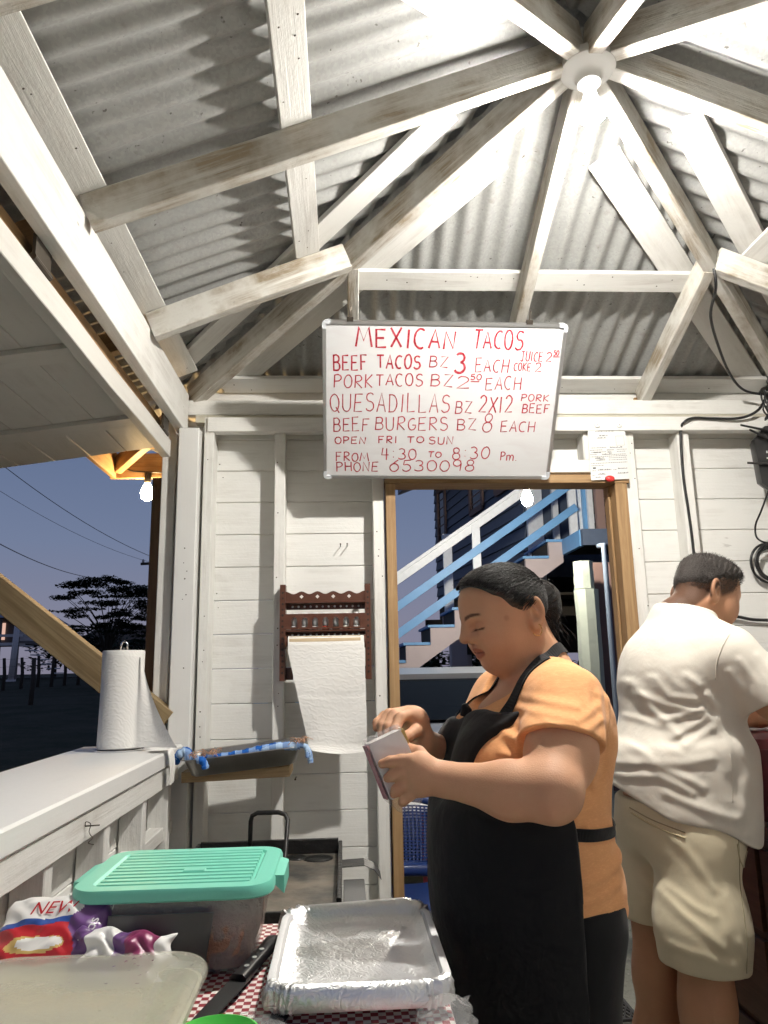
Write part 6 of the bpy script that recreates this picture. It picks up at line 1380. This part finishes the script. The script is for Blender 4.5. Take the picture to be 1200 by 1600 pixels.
def strand_mesh(paths, r, name, mat, parent):
    """paths: (n, k, 3) world points -> three sided hairs in one part"""
    n, k, _ = paths.shape; T = np.gradient(paths, axis=1); T /= np.linalg.norm(T, axis=2, keepdims=True)+1e-9
    u = np.cross(T, np.array([.3, .2, .93])); u /= np.linalg.norm(u, axis=2, keepdims=True)+1e-9; w = np.cross(T, u); rr_ = (r*np.linspace(1, .35, k))[None, :, None]
    V = np.stack([paths+(u*math.cos(a)+w*math.sin(a))*rr_ for a in (0, 2.094, 4.189)], 2).reshape(-1, 3)
    b = (np.arange(n)[:, None]*k+np.arange(k-1)[None, :]).reshape(-1)*3; F = np.concatenate([np.stack([b+i_, b+(i_+1) % 3, b+3+(i_+1) % 3, b+3+i_], 1) for i_ in range(3)]); o = put(name, np_mesh(name, V, F), mat, parent); o['kind'] = 'stuff'; return o
n = 2600; k = 9
tt = rng.random(n)                                          # start points along the hairline, both sides
hx = np.interp(tt, [0, .35, .6, .8, 1], [.074, .045, .006, -.045, -.062]); hz = np.interp(hx, HX, HZ)+rng.random(n)*.035; sd_ = np.where(rng.random(n) < .5, 1, -1)
top = rng.random(n) < .45; hx = np.where(top, .045+.03*rng.random(n), hx-rng.random(n)*.02); hz = np.where(top, .095, hz); hy = np.where(top, (rng.random(n)-.5)*.11, sd_*.07)
A0 = np.stack([hx, hy, hz], 1); A0, _ = on_skull(HW_, A0, .006); B0 = np.array([-.088, 0, .022])+rng.normal(size=(n, 3))*[.004, .012, .010]
s_ = np.linspace(0, 1, k)[None, :, None]; mid = (A0+B0)/2; mid[:, 2] += .02; Lp = (A0[:, None]*(1-s_)**2+2*mid[:, None]*s_*(1-s_)+B0[None if B0.ndim == 1 else slice(None)][:, None]*s_**2).reshape(-1, 3)
Lp, _ = on_skull(HW_, Lp, (.0085+rng.random(n)*.0035).repeat(k)); wv_ = np.sin(np.tile(np.linspace(0, 1, k), n)*5+rng.random(n).repeat(k)*6)*.0016; Lp[:, 1] += wv_
strand_mesh(np.array([HW_.wld(p) for p in Lp]).reshape(n, k, 3), .00055, 'hair_strands', 'hair_black', hr)
n = 700; k = 7; B0 = np.array([-.088, 0, .026])+rng.normal(size=(n, 3))*[.004, .014, .012]; C0 = np.array([-.106, .004, .02])+rng.normal(size=(n, 3))*[.008, .015, .016]; D0 = np.array([-.100, .006, -.022])+rng.normal(size=(n, 3))*[.007, .012, .020]
Lp = (B0[:, None]*(1-(q_ := np.linspace(0, 1, k)[None, :, None]))**2+2*C0[:, None]*q_*(1-q_)*1.25+D0[:, None]*q_**2); Lp = Lp*1.0
strand_mesh(np.array([HW_.wld(p) for p in Lp.reshape(-1, 3)]).reshape(n, k, 3), .0006, 'ponytail_strands', 'hair_black', hr)
m = MB()
for i in range(70):
    a = random.uniform(-1, 1); s0 = HW_.wld((-.09+random.uniform(-.015, .01), a*.035, random.uniform(-.055, .0))); e1 = s0+np.array([random.uniform(.0, .03), random.uniform(-.02, .02), -random.uniform(.015, .05)]); md = (s0+e1)/2+np.array([random.uniform(0, .012), 0, 0]); m.tube([s0, md, e1], [.0009, .0008, .0003], 4)
for i in range(45):
    a = random.uniform(-.9, .9); x = random.uniform(.0, .07); s0 = HW_.wld((x, a*.05, .10-.1*x)); e1 = s0+np.array([random.uniform(-.02, .02), random.uniform(-.01, .01), random.uniform(.0, .010)]); m.tube([s0, (s0+e1)/2+np.array([0, 0, .004]), e1], [.0006, .0005, .0003], 4)
o = m.build('loose_hair', 'hair_black', hr); o['kind'] = 'stuff'
m = MB(); er = HW_.wld((-.022, .076, -.030)); m.tube([er+np.array([.010*math.cos(a)-.002, -.002, -.010+.012*math.sin(a)]) for a in np.linspace(-2.6, 1.2, 14)], .0011, 6); m.build('earring', 'gold', wom, smooth=True)
# t-shirt
SLD = nrm_(ELL_-SHL); SRD = nrm_(ELR-SHR)
W_F = [([(.345, 1.262), (.40, 1.245), (.455, 1.262)], .0022, .006), ([(.335, 1.278), (.40, 1.262), (.46, 1.285)], .002, .006), ([(.35, 1.298), (.41, 1.285)], .0018, .006), ([(.47, 1.30), (.455, 1.22), (.462, 1.14)], .004, .009), ([(.50, 1.29), (.475, 1.21), (.472, 1.16)], .0035, .009), ([(.30, 1.235), (.325, 1.215), (.335, 1.18)], .003, .008), ([(.29, 1.20), (.32, 1.185)], .0025, .007),
       ([(.40, .975), (.46, .985), (.53, 1.0)], .005, .010), ([(.415, .95), (.47, .955), (.50, .965)], .003, .008), ([(.44, 1.06), (.50, 1.055)], .004, .010), ([(.42, .90), (.47, .885), (.53, .90)], .0025, .01)]
def w_tee(P):
    d = torso(P, .004)
    s1 = chain(P, [SHL+V3(0, .02, .004), SHL*.35+ELL_*.65], [.073, .0755], .03); s2 = chain(P, [SHR+V3(0, -.02, .004), SHR*.35+ELR*.65], [.073, .0755], .03)
    lim = lambda sh, dr, q: (P-sh) @ dr-q
    s1 = smax(s1, (P-SHL) @ nrm_(SLD*.55+V3(.0, 0, -.6))-.083, .004); s2 = smax(s2, (P-SHR) @ nrm_(SRD*.55+V3(0, 0, -.6))-.083, .004)
    d = smin(d, smin(s1, s2, .01), .035)
    d = smax(d, -(P[:, 2]-(.842+.35*np.maximum(P[:, 0]-.46, 0)+.02*np.sin(P[:, 1]*9))), .006)
    Q = (P-tc_) @ TR; nk = wneck(P, .010); scoop = ell(Q, (.055, 0, 1.345), (.105, .085, .085)); d = smax(d, -np.minimum(nk, scoop), .006)
    near = 1/(1+np.exp((P[:, 1]-1.56)*60)); d = d-folds(P, W_F, near)-wob(P, 42, .0022)-wob(P, 95, .0009, 2.)
    return d
person_part('t_shirt', w_tee, (.17, 1.24, .80), (.60, 1.90, 1.43), .0036, 'tee_orange', wom)
# trousers
person_part('trousers', lambda P: smax(smin(wlegs(P, .008), torso(P, -.002), .04), P[:, 2]-.93, .01)-wob(P, 30, .003), (.15, 1.34, .05), (.60, 1.86, .96), .006, 'pants_black', wom)
m = MB()
for s in (-1, 1):
    c_ = tw_(.04, s*.10, 0); m.loft([[(c_[0]+tf[0]*a*L_+tl[0]*b*W__, c_[1]+tf[1]*a*L_+tl[1]*b*W__, z) for a, b in ((math.cos(q), math.sin(q)) for q in np.linspace(0, 6.283, 15)[:-1])] for L_, W__, z in ((.13, .05, .004), (.135, .052, .02), (.12, .048, .05), (.07, .045, .075))])
m.build('shoe', 'black_plastic', wom, smooth=True)
# apron: bib, skirt
def w_apron(P):
    Q = (P-tc_) @ TR; f, l, z = Q[:, 0], Q[:, 1], Q[:, 2]
    base = torso(P, .013)
    sk = ell(np.stack([f-.018, l, np.zeros_like(z)], 1), (0, 0, 0), (.176+.02*0, .212, 1.)); sk = smax(sk, np.abs(z-.72)-.36, .03)
    bib = smax(base, z-(1.262+.13*l+.006*np.sin(l*40)), .006); wl = .116-.12*np.clip(1.26-z, 0, .11)+.5*np.clip(1.13-z, 0, .3); bib = smax(bib, np.abs(l-.018)-wl, .006); bib = smax(bib, 1.0-z, .01); bib = smax(bib, .015-f, .006)
    sk = smin(sk, smax(base, z-1.09, .01), .05); sk = smax(sk, .004-f+.05*np.clip(.8-z, 0, 1), .006); sk = smax(sk, .30-z, .005)
    d = smin(bib, sk, .02); d = smax(d, -(base+.024), .004) if False else d
    return d-wob(P, 24, .003)*np.clip((1.05-z)*3, .2, 1)-.0045*np.sin(l*44+1.5*np.sin(z*7)+f*20)*np.clip((.98-z)*2.2, 0, 1)-wob(P, 55, .0012, 1.)
person_part('apron', w_apron, (.15, 1.34, .28), (.48, 1.86, 1.32), .0045, 'apron_black', wom)
from mathutils.bvhtree import BVHTree
def bvh_of(o):
    me = o.data; vs_ = np.zeros(len(me.vertices)*3, np.float32); me.vertices.foreach_get('co', vs_); vs_ = vs_.reshape(-1, 3)
    off = WM[o].translation; return BVHTree.FromPolygons([Vector(v) + off for v in vs_], [tuple(p.vertices) for p in me.polygons])
kids = {c.name.split('.')[0]: c for c in wom.children}
bv_t = bvh_of(kids['t_shirt']); bv_b = bvh_of(kids['body']); bv_h = bvh_of(kids['apron'])
def snap(bvs, p, lift=.002):
    best = None
    for bv in bvs:
        q, n, i, d = bv.find_nearest(Vector(p))
        if best is None or d < best[2]: best = (q, n, d)
    return best[0]+best[1]*lift, best[1]
def outer(bvs, p, direction):          # outermost hit coming from outside
    best = None; dr = Vector(direction)
    for bv in bvs:
        q, n, i, d = bv.ray_cast(Vector(p)-dr*.5, dr)
        if q is not None and (best is None or d < best[2]): best = (q, n, d)
    return best
def ribbon(name, pts, w, mat, parent, bvs, lift=.0035, th=.0016):
    P = spline(pts, 6); V, F = [], []; Q = [snap(bvs, p, lift) for p in P]
    for i, (q, n) in enumerate(Q):
        t_ = (Q[min(i+1, len(Q)-1)][0]-Q[max(i-1, 0)][0]).normalized(); s_ = t_.cross(n).normalized()
        V += [q-s_*w/2-n*th, q+s_*w/2-n*th, q+s_*w/2+n*th, q-s_*w/2+n*th]
    for i in range(len(Q)-1):
        for k in range(4): F.append((4*i+k, 4*i+(k+1) % 4, 4*i+4+(k+1) % 4, 4*i+4+k))
    F += [(3, 2, 1, 0), tuple(len(V)-4+k for k in range(4))]
    return put(name, mesh(name, V, F), mat, parent)
ap = kids['apron']
def strap(pts, w, mat, parent, bvs, centre, lift=.003, th=.0015):
    P = spline(pts, 7); Q = []
    for p in P:
        h_ = outer(bvs, p, (Vector(centre)-p).normalized()); Q.append((h_[0]+h_[1]*lift, h_[1]) if h_ else (p, Vector((0, -1, 0))))
    for _ in range(3): Q = [Q[0]]+[((Q[i-1][0]+Q[i][0]*2+Q[i+1][0])/4, (Q[i-1][1]+Q[i][1]*2+Q[i+1][1]).normalized()) for i in range(1, len(Q)-1)]+[Q[-1]]
    V, F = [], []
    for i, (q, n) in enumerate(Q):
        t_ = (Q[min(i+1, len(Q)-1)][0]-Q[max(i-1, 0)][0]).normalized(); s_ = t_.cross(n).normalized()
        V += [q-s_*w/2-n*th, q+s_*w/2-n*th, q+s_*w/2+n*th, q-s_*w/2+n*th]
    for i in range(len(Q)-1):
        for k in range(4): F.append((4*i+k, 4*i+(k+1) % 4, 4*i+4+(k+1) % 4, 4*i+4+k))
    F += [(3, 2, 1, 0), tuple(len(V)-4+k for k in range(4))]
    return put('neck_strap', mesh('neck_strap', V, F), mat, parent)
cN = tw_(-.035, 0, 1.24)
strap([tw_(.105, .122, 1.262), tw_(.075, .112, 1.30), tw_(.03, .098, 1.345), tw_(-.02, .085, 1.385), tw_(-.06, .06, 1.41), tw_(-.095, .025, 1.41), tw_(-.10, 0, 1.41)], .023, 'apron_black', ap, [bv_t, bv_b], cN)
strap([tw_(.125, -.085, 1.255), tw_(.10, -.085, 1.29), tw_(.05, -.085, 1.345), tw_(-.02, -.08, 1.385), tw_(-.06, -.06, 1.41), tw_(-.095, -.025, 1.41), tw_(-.10, 0, 1.41)], .023, 'apron_black', ap, [bv_t, bv_b], cN)
o = strap([tw_(.0, .205, 1.058), tw_(-.05, .195, 1.054), tw_(-.10, .165, 1.05), tw_(-.135, .12, 1.047), tw_(-.16, .07, 1.045)], .022, 'apron_black', ap, [bv_t], tw_(-.02, 0, 1.05)); o.name = 'waist_tie'
m = MB(); k_ = tw_(.128, -.01, 1.268); m.tube([k_+V3(0, 0, -.012), k_+V3(.004, 0, .0), k_+V3(.0, -.004, .014)], [.010, .013, .006], 8); m.build('knot', 'apron_black', ap, smooth=True)
# ---- the napkin pack in her hands
np_ = thing('napkin_pack', 'wrapped stack of napkins held in both hands of the woman', 'napkins', (.085, 1.425, 1.12))
d_long = nrm_(V3(.042, 0, -.105)); d_w = nrm_(V3(.05, .012, .02)); d_w = nrm_(d_w-d_long*(d_w @ d_long)); d_n = np.cross(d_w, d_long); c0 = V3(.088, 1.428, 1.187)
NM = Matrix(((d_w[0], d_long[0], d_n[0], c0[0]), (d_w[1], d_long[1], d_n[1], c0[1]), (d_w[2], d_long[2], d_n[2], c0[2]), (0, 0, 0, 1)))
flat('napkin_white', (.80, .76, .73), .8, noise=.08, nscale=60); t = NT('film'); t.set(Base_Color=(.92, .90, .90), Roughness=.10, Alpha=.14, Specular_IOR_Level=.8); t.bump(t.noise(t.coord(rand=False), 40, 3, .5, .6), .4, .008)
m = MB()
for k in range(10):
    z0 = -.02+k*.004; j = random.uniform(-.001, .001); m.loft([rrect(.068+j, .104+j, .005, z, 3) for z in (z0+.0003, z0+.0036)])
m.build('napkin_stack', 'napkin_white', np_, NM)
flat('film_pink', (.50, .20, .24), .25)
m = MB(); R = []
for y, w, t_ in ((-.060, .070, .010), (-.054, .074, .0225), (.0, .0745, .023), (.053, .074, .0225), (.064, .062, .014), (.078, .05, .006), (.084, .036, .002)): R.append([(x+random.uniform(-.0012, .0012), y+random.uniform(-.0012, .0012), z+random.uniform(-.001, .001)) for x, z in ((w/2*math.copysign(abs(math.cos(a))**.35, math.cos(a)), t_*math.copysign(abs(math.sin(a))**.35, math.sin(a))) for a in np.linspace(0, 6.283, 29)[:-1])])
m.loft(R); m.build('film', 'film', np_, NM, smooth=True)
m = MB(); m.add([(-.0372, -.05, .020), (-.0372, .05, .020), (-.0378, .05, -.02), (-.0378, -.05, -.02)], [(0, 1, 2, 3)]); m.build('wrapper_print', 'film_pink', np_, NM)
m = MB(); m.add([(.0376, -.052, .016), (.0376, -.022, .016), (.0376, -.022, -.016), (.0376, -.052, -.016)], [(0, 1, 2, 3)]); m.add([(.030, -.050, -.0233), (.037, -.050, -.0233), (.037, -.024, -.0233), (.033, -.03, -.0233)], [(0, 1, 2, 3)]); m.build('wrapper_print', 'pk_yellow', np_, NM)
# ============================================================ THE MAN
man = thing('person', 'man in off white t-shirt and khaki shorts seen from behind at the cabinet', 'person', (.95, 2.2, 0))
HM = Head((1.079, 2.197, 1.552), math.radians(17), math.radians(24), 1.04, 1.06, .5)
ma = math.radians(16); mf = np.array([math.cos(ma), math.sin(ma), 0]); ml = np.array([-math.sin(ma), math.cos(ma), 0]); MR = np.stack([mf, ml, [0, 0, 1]], 1); mc = np.array([.960, 2.2, 0])
def mw(f, l, z): return mc+mf*f+ml*l+np.array([0, 0, z])
MSR, MER, MWR = np.array([1.050, 2.030, 1.378]), np.array([1.235, 1.965, 1.165]), np.array([1.36, 2.09, .985])
MSL, MEL, MWL = mw(.075, .185, 1.365), np.array([1.06, 2.47, 1.18]), np.array([1.235, 2.36, 1.185])
def m_torso(P, g=0.):
    P = P-np.stack([.13*np.clip(P[:, 2]-1.08, 0, .4), np.zeros(len(P)), np.zeros(len(P))], 1)     # he leans forward
    Q = (P-mc) @ MR; Q[:, 1] = np.abs(Q[:, 1])
    d = ell(P, mw(-.01, 0, 1.27), (.130, .185, .20), MR); d = smin(d, ell(P, mw(.005, 0, 1.07), (.175, .190, .17), MR), .08); d = smin(d, ell(P, mw(-.02, 0, .93), (.155, .185, .14), MR), .07)
    d = smin(d, cap(Q, (-.02, .03, 1.43), (.01, .165, 1.375), .058, .060), .06); d = smin(d, ell(P, mw(-.055, 0, 1.33), (.095, .150, .12), MR), .06); return d-g
def m_neck(P, g=0.): return chain(P, [HM.wld((-.025, 0, -.045)), mw(.035, 0, 1.475), mw(.02, 0, 1.37)], [.060+g, .064+g, .08+g], .03)
MLEG = [[(.935, 2.095, .88), (.915, 2.075, .50), (.905, 2.10, .33), (.90, 2.13, .08)], [(.905, 2.30, .88), (.875, 2.285, .50), (.872, 2.31, .33), (.88, 2.33, .08)]]
def m_legs(P):
    d = None
    for L_ in MLEG:
        e_ = chain(P, L_, [.095, .060, .062, .040], .05); ft = np.array(L_[-1]); e_ = smin(e_, chain(P, [ft+V3(-.03, -.02, -.045), ft+V3(.15, .09, -.05)], [.035, .03], .03), .03); d = e_ if d is None else smin(d, e_, .02)
    return d
def m_hand(P, W_, dr, up, thumb_s):
    dr = nrm_(dr); up = nrm_(np.asarray(up)-dr*(np.asarray(up) @ dr)); sd = np.cross(dr, up); pc = W_+dr*.05
    d = smin(chain(P, [W_, pc], [.03, .03], .02), chain(P, [pc+sd*.022+dr*.02, pc-sd*.022+dr*.02], [.016, .016], .02), .03)
    for k, (o_, ln) in enumerate(((.026, .07), (.009, .078), (-.009, .072), (-.026, .056))):
        b0 = pc+sd*o_+dr*.03; d = smin(d, chain(P, [b0, b0+dr*ln*.5-up*.006, b0+dr*ln*.85-up*.022], [.0105, .0098, .0082], .005), .009)
    t0 = W_+dr*.02+sd*.022*thumb_s; return smin(d, chain(P, [t0, t0+dr*.03+sd*.028*thumb_s, t0+dr*.06+sd*.032*thumb_s-up*.012], [.014, .012, .009], .006), .012)
def m_arms(P):
    d = chain(P, [MSR, MSR*.45+MER*.55, MER], [.062, .060, .050], .03); d = smin(d, chain(P, [MER, MER*.6+MWR*.4, MWR], [.048, .045, .031], .03), .03)
    e_ = chain(P, [MSL, MSL*.45+MEL*.55, MEL], [.062, .058, .048], .03); e_ = smin(e_, chain(P, [MEL, MEL*.6+MWL*.4, MWL], [.047, .044, .031], .03), .03)
    d = smin(d, m_hand(P, MWR, V3(.8, .35, -.35), V3(.2, .1, 1), 1), .015); e_ = smin(e_, m_hand(P, MWL, V3(.9, -.2, -.05), V3(0, 0, 1), -1), .015); return np.minimum(d, e_)
def m_body(P):
    d = smin(HM.sdf(P), m_neck(P), .03); d = smin(d, m_torso(P, -.014), .03); d = smin(d, m_legs(P), .04); return smin(d, m_arms(P), .02)
def m_tone(V):
    C = face_tone(HM, V, (.2, .16, .15), (.80, .62, .62)); L = HM.loc(V); x, z, A = L[:, 0], L[:, 2], np.abs(L[:, 1])
    lim = np.interp(x, [-.12, -.075, -.06, -.045, -.02, .0, .03, .045], [-.085, -.080, -.074, -.045, .0, -.014, .012, .055]); w = sstep(-.006, .014, z-lim)*(x < .05)*(z > -.09)*(np.linalg.norm(V-HM.o, axis=1) < .16)
    ear = sstep(.0745, .080, A)*(z < .03)*(z > -.04)
    return mixc(C, w*(1-ear)*.88, (.11, .10, .10))
person_part('body', m_body, (.70, 1.90, 0), (1.52, 2.56, 1.72), .004, 'skin_m', man, m_tone, axes=([.70, (.98, .006), (1.27, .003), (1.52, .006)], [1.88, (2.0, .005), (2.30, .0032), (2.56, .007)], [0, (.9, .009), (1.38, .006), (1.72, .0028)]))
def m_hair(P):
    L = HM.loc(P); d = HM.skull(L); x, z = L[:, 0], L[:, 2]
    sp = np.abs(np.sin(x*190+3*np.sin(L[:, 1]*120)))*np.abs(np.sin(L[:, 1]*210+3*np.sin(x*150)))
    g = np.interp(x, [-.12, -.075, -.05, -.02, .02, .045, .066, .09], [-.012, -.006, .006, .034, .046, .070, .086, .10])+.004*np.sin(x*300+L[:, 1]*200); tp = np.clip((z-g)/.02, 0, 1)**.7; topw = sstep(.04, .095, z); d = d+.001-tp*.0045-topw*(.008+.007*sp)-.003*sstep(.04, .08, x)*topw; return smax(d, (g-z)*.7, .006)*HM.k
person_part('hair', m_hair, (.95, 2.07, 1.46), (1.22, 2.33, 1.75), .0027, 'hair_short', man)
hm_o = [c for c in man.children if c.name.startswith('hair')][0]
n = 9000; X_ = np.stack([rng.uniform(-.095, .085, n), rng.uniform(-.08, .08, n), rng.uniform(-.02, .12, n)], 1); X_, G_ = on_skull(HM, X_, .002)
gl = np.interp(X_[:, 0], [-.12, -.075, -.05, -.02, .02, .045, .066, .09], [-.075, -.070, -.045, -.002, .008, .045, .078, .10]); keep = X_[:, 2] > gl+rng.normal(size=n)*.006; X_, G_ = X_[keep], G_[keep]; n = len(X_)
ln = .004+.016*sstep(.03, .10, X_[:, 2])*rng.uniform(.6, 1.2, n); dv = G_+np.array([.35, 0, .25])+rng.normal(size=(n, 3))*.35; dv /= np.linalg.norm(dv, axis=1, keepdims=True)
Lp = X_[:, None]+dv[:, None]*(np.linspace(0, 1, 3)[None, :]*ln[:, None])[:, :, None]
strand_mesh(np.array([HM.wld(p) for p in Lp.reshape(-1, 3)]).reshape(n, 3, 3), .00062, 'hair_strands', 'hair_short', hm_o)
def q2(L): return [(x, z) for x, z in L]
M_F = [([(.815, 1.305), (.835, 1.25), (.885, 1.17)], .009, 0.0094), ([(.83, 1.27), (.87, 1.245), (.95, 1.225)], .007, 0.0086), ([(.855, 1.315), (.88, 1.265), (.935, 1.258)], .007, 0.0086), ([(.865, 1.205), (.915, 1.22), (.955, 1.235)], .007, 0.0078), ([(.875, 1.16), (.925, 1.19), (.96, 1.215)], .008, 0.0086), ([(.895, 1.145), (.945, 1.17), (.97, 1.185)], .007, 0.0086),
       ([(.79, 1.135), (.82, 1.10), (.87, 1.095), (.95, 1.11)], .009, 0.0101), ([(.755, 1.085), (.80, 1.095), (.865, 1.07), (.92, 1.04)], .010, 0.0101), ([(.765, 1.055), (.825, 1.065), (.895, 1.025)], .009, 0.0094), ([(.785, 1.215), (.82, 1.205), (.855, 1.19)], .006, 0.0078), ([(.92, 1.32), (.945, 1.295)], .008, 0.0094), ([(.965, 1.27), (.985, 1.24)], .008, 0.0094), ([(.98, 1.20), (1.0, 1.16), (1.0, 1.08)], .010, 0.0140), ([(1.03, 1.16), (1.045, 1.06), (1.02, .97)], .010, 0.0156), ([(.84, 1.02), (.92, .985), (1.0, .96)], .008, 0.0101),
       ([(1.04, 1.36), (1.07, 1.30), (1.075, 1.25)], .006, 0.0078), ([(1.09, 1.37), (1.12, 1.31), (1.13, 1.26)], .006, 0.0086), ([(1.015, 1.33), (1.04, 1.28)], .006, 0.0078), ([(1.14, 1.35), (1.165, 1.30)], .005, 0.0078)]
MSD = nrm_(MER-MSR); MLD = nrm_(MEL-MSL)
def m_tee(P):
    d = m_torso(P, .014); z = P[:, 2]
    fl = ell(np.stack([(P-mc) @ mf+.005, (P-mc) @ ml, np.zeros(len(P))], 1), (0, 0, 0), (.188, .196, 1.)); fl = smax(fl, np.abs(z-.98)-.14, .03); d = smin(d, fl, .06)
    s1 = smax(chain(P, [MSR+V3(-.02, .02, 0), MSR*.36+MER*.64], [.070, .090], .03), (P-MSR) @ nrm_(MSD+V3(0, 0, -.35))-.150, .004); s2 = smax(chain(P, [MSL, MSL*.36+MEL*.64], [.072, .088], .03), (P-MSL) @ MLD-.15, .004)
    d = smin(d, smin(s1, s2, .01), .04)
    hem = 1.018-.36*(P[:, 0]-.745)-.10*(2.2-P[:, 1])+.010*np.sin(P[:, 0]*28); d = smax(d, hem-z, .006)
    pl = (P-np.array([1.012, 2.2, 1.500])) @ nrm_(V3(.36, .12, .93)); d = smin(d, smax(m_neck(P, .011), pl-.002, .004), .03); d = smax(d, -np.maximum(m_neck(P, .005), -pl+.0), .004)
    near = 1/(1+np.exp((P[:, 1]-2.22-.0*P[:, 0])*50)); return d-folds(P, M_F, near)*.36-wob(P, 30, .0025)-wob(P, 70, .0012, 1.)
tee = person_part('t_shirt', m_tee, (.70, 1.90, .78), (1.30, 2.56, 1.56), .0043, 'tee_white', man)
S_F = [([(.83, .93), (.87, .88), (.92, .80)], .006, .010), ([(.80, .80), (.84, .74), (.92, .67)], .008, .010), ([(.83, .79), (.87, .755), (.91, .74)], .006, .009), ([(.82, .66), (.88, .65), (.94, .625)], .006, .010), ([(.96, .68), (.99, .64)], .006, .010), ([(.95, .78), (.97, .70), (.96, .62)], .006, .014), ([(.79, .91), (.80, .83)], .005, .01)]
def m_shorts(P):
    z = P[:, 2]; d = smax(m_torso(P, .006), z-.985, .01); d = smax(d, .80-z, .06)
    for L_, q in ((MLEG[0], .595), (MLEG[1], .65)):
        e_ = chain(P, [L_[0], (np.array(L_[0])+np.array(L_[1]))/2, np.array(L_[1])-V3(0, 0, .08)], [.102, .110, .108], .05); e_ = smax(e_, q-z+.10*(P[:, 0]-.9)*-1.0*.5, .005); legs_ = e_ if L_ is MLEG[0] else smin(legs_, e_, .012)
    d = smin(d, legs_, .06)
    near = 1/(1+np.exp((P[:, 1]-2.2)*50)); return d-folds(P, S_F, near)*.36-wob(P, 26, .003)-wob(P, 60, .0012, 3.)
sh_ = person_part('shorts', m_shorts, (.70, 1.90, .45), (1.22, 2.50, 1.02), .005, 'khaki', man)
bv_s = bvh_of(sh_); bv_tm = bvh_of(tee); flat('stitch', (.30, .26, .17), .9); flat('stitch_white', (.58, .54, .47), .9); cloth('khaki_trim', (.50, .43, .28), .2)
def seam(name, pts, r, mat, parent, bv, direction=(0, 1, 0)):
    P = []
    for p in spline(pts, 5):
        h_ = outer([bv], p, direction)
        if h_ is not None: P.append(h_[0]+h_[1]*r*.35)
    if len(P) > 2: m = MB(); m.tube(P, r, 5); return m.build(name, mat, parent, smooth=True)
seam('side_seam', [(1.005, 2.1, .92), (1.0, 2.1, .80), (.985, 2.1, .66), (.98, 2.1, .54)], .0016, 'stitch', sh_, bv_s)
seam('back_pocket', [(.785, 2.1, .955), (.815, 2.1, .935), (.87, 2.1, .915)], .0032, 'khaki_trim', sh_, bv_s); seam('back_pocket', [(.782, 2.1, .968), (.815, 2.1, .948), (.872, 2.1, .928)], .0016, 'stitch', sh_, bv_s)
seam('front_pocket', [(1.0, 2.1, .90), (1.005, 2.1, .86), (1.03, 2.1, .835), (1.05, 2.1, .87)], .0025, 'khaki_trim', sh_, bv_s)
seam('hem_stitch', [(.80, 2.0, .56), (.86, 2.0, .555), (.93, 2.0, .552), (1.0, 2.0, .552)], .0014, 'stitch', sh_, bv_s)
seam('sleeve_seam', [(1.035, 2.0, 1.43), (1.01, 2.0, 1.40), (.99, 2.0, 1.36), (.985, 2.0, 1.31)], .0014, 'stitch_white', tee, bv_tm)
seam('side_seam', [(1.0, 2.0, 1.12), (1.0, 2.0, 1.05), (.995, 2.0, 1.0)], .0010, 'stitch_white', tee, bv_tm)
for s, L_ in ((0, MLEG[0]), (1, MLEG[1])):
    m = MB(); ft = np.array(L_[-1]); m.loft([[(ft[0]+.055+(.866*a*q-.5*b*w), ft[1]+.03+(.5*a*q+.866*b*w), z) for a, b in ((math.cos(k), math.sin(k)) for k in np.linspace(0, 6.283, 15)[:-1])] for q, w, z in ((.15, .052, .003), (.15, .053, .028))]); m.build('sandal', 'black_plastic', man, smooth=True)
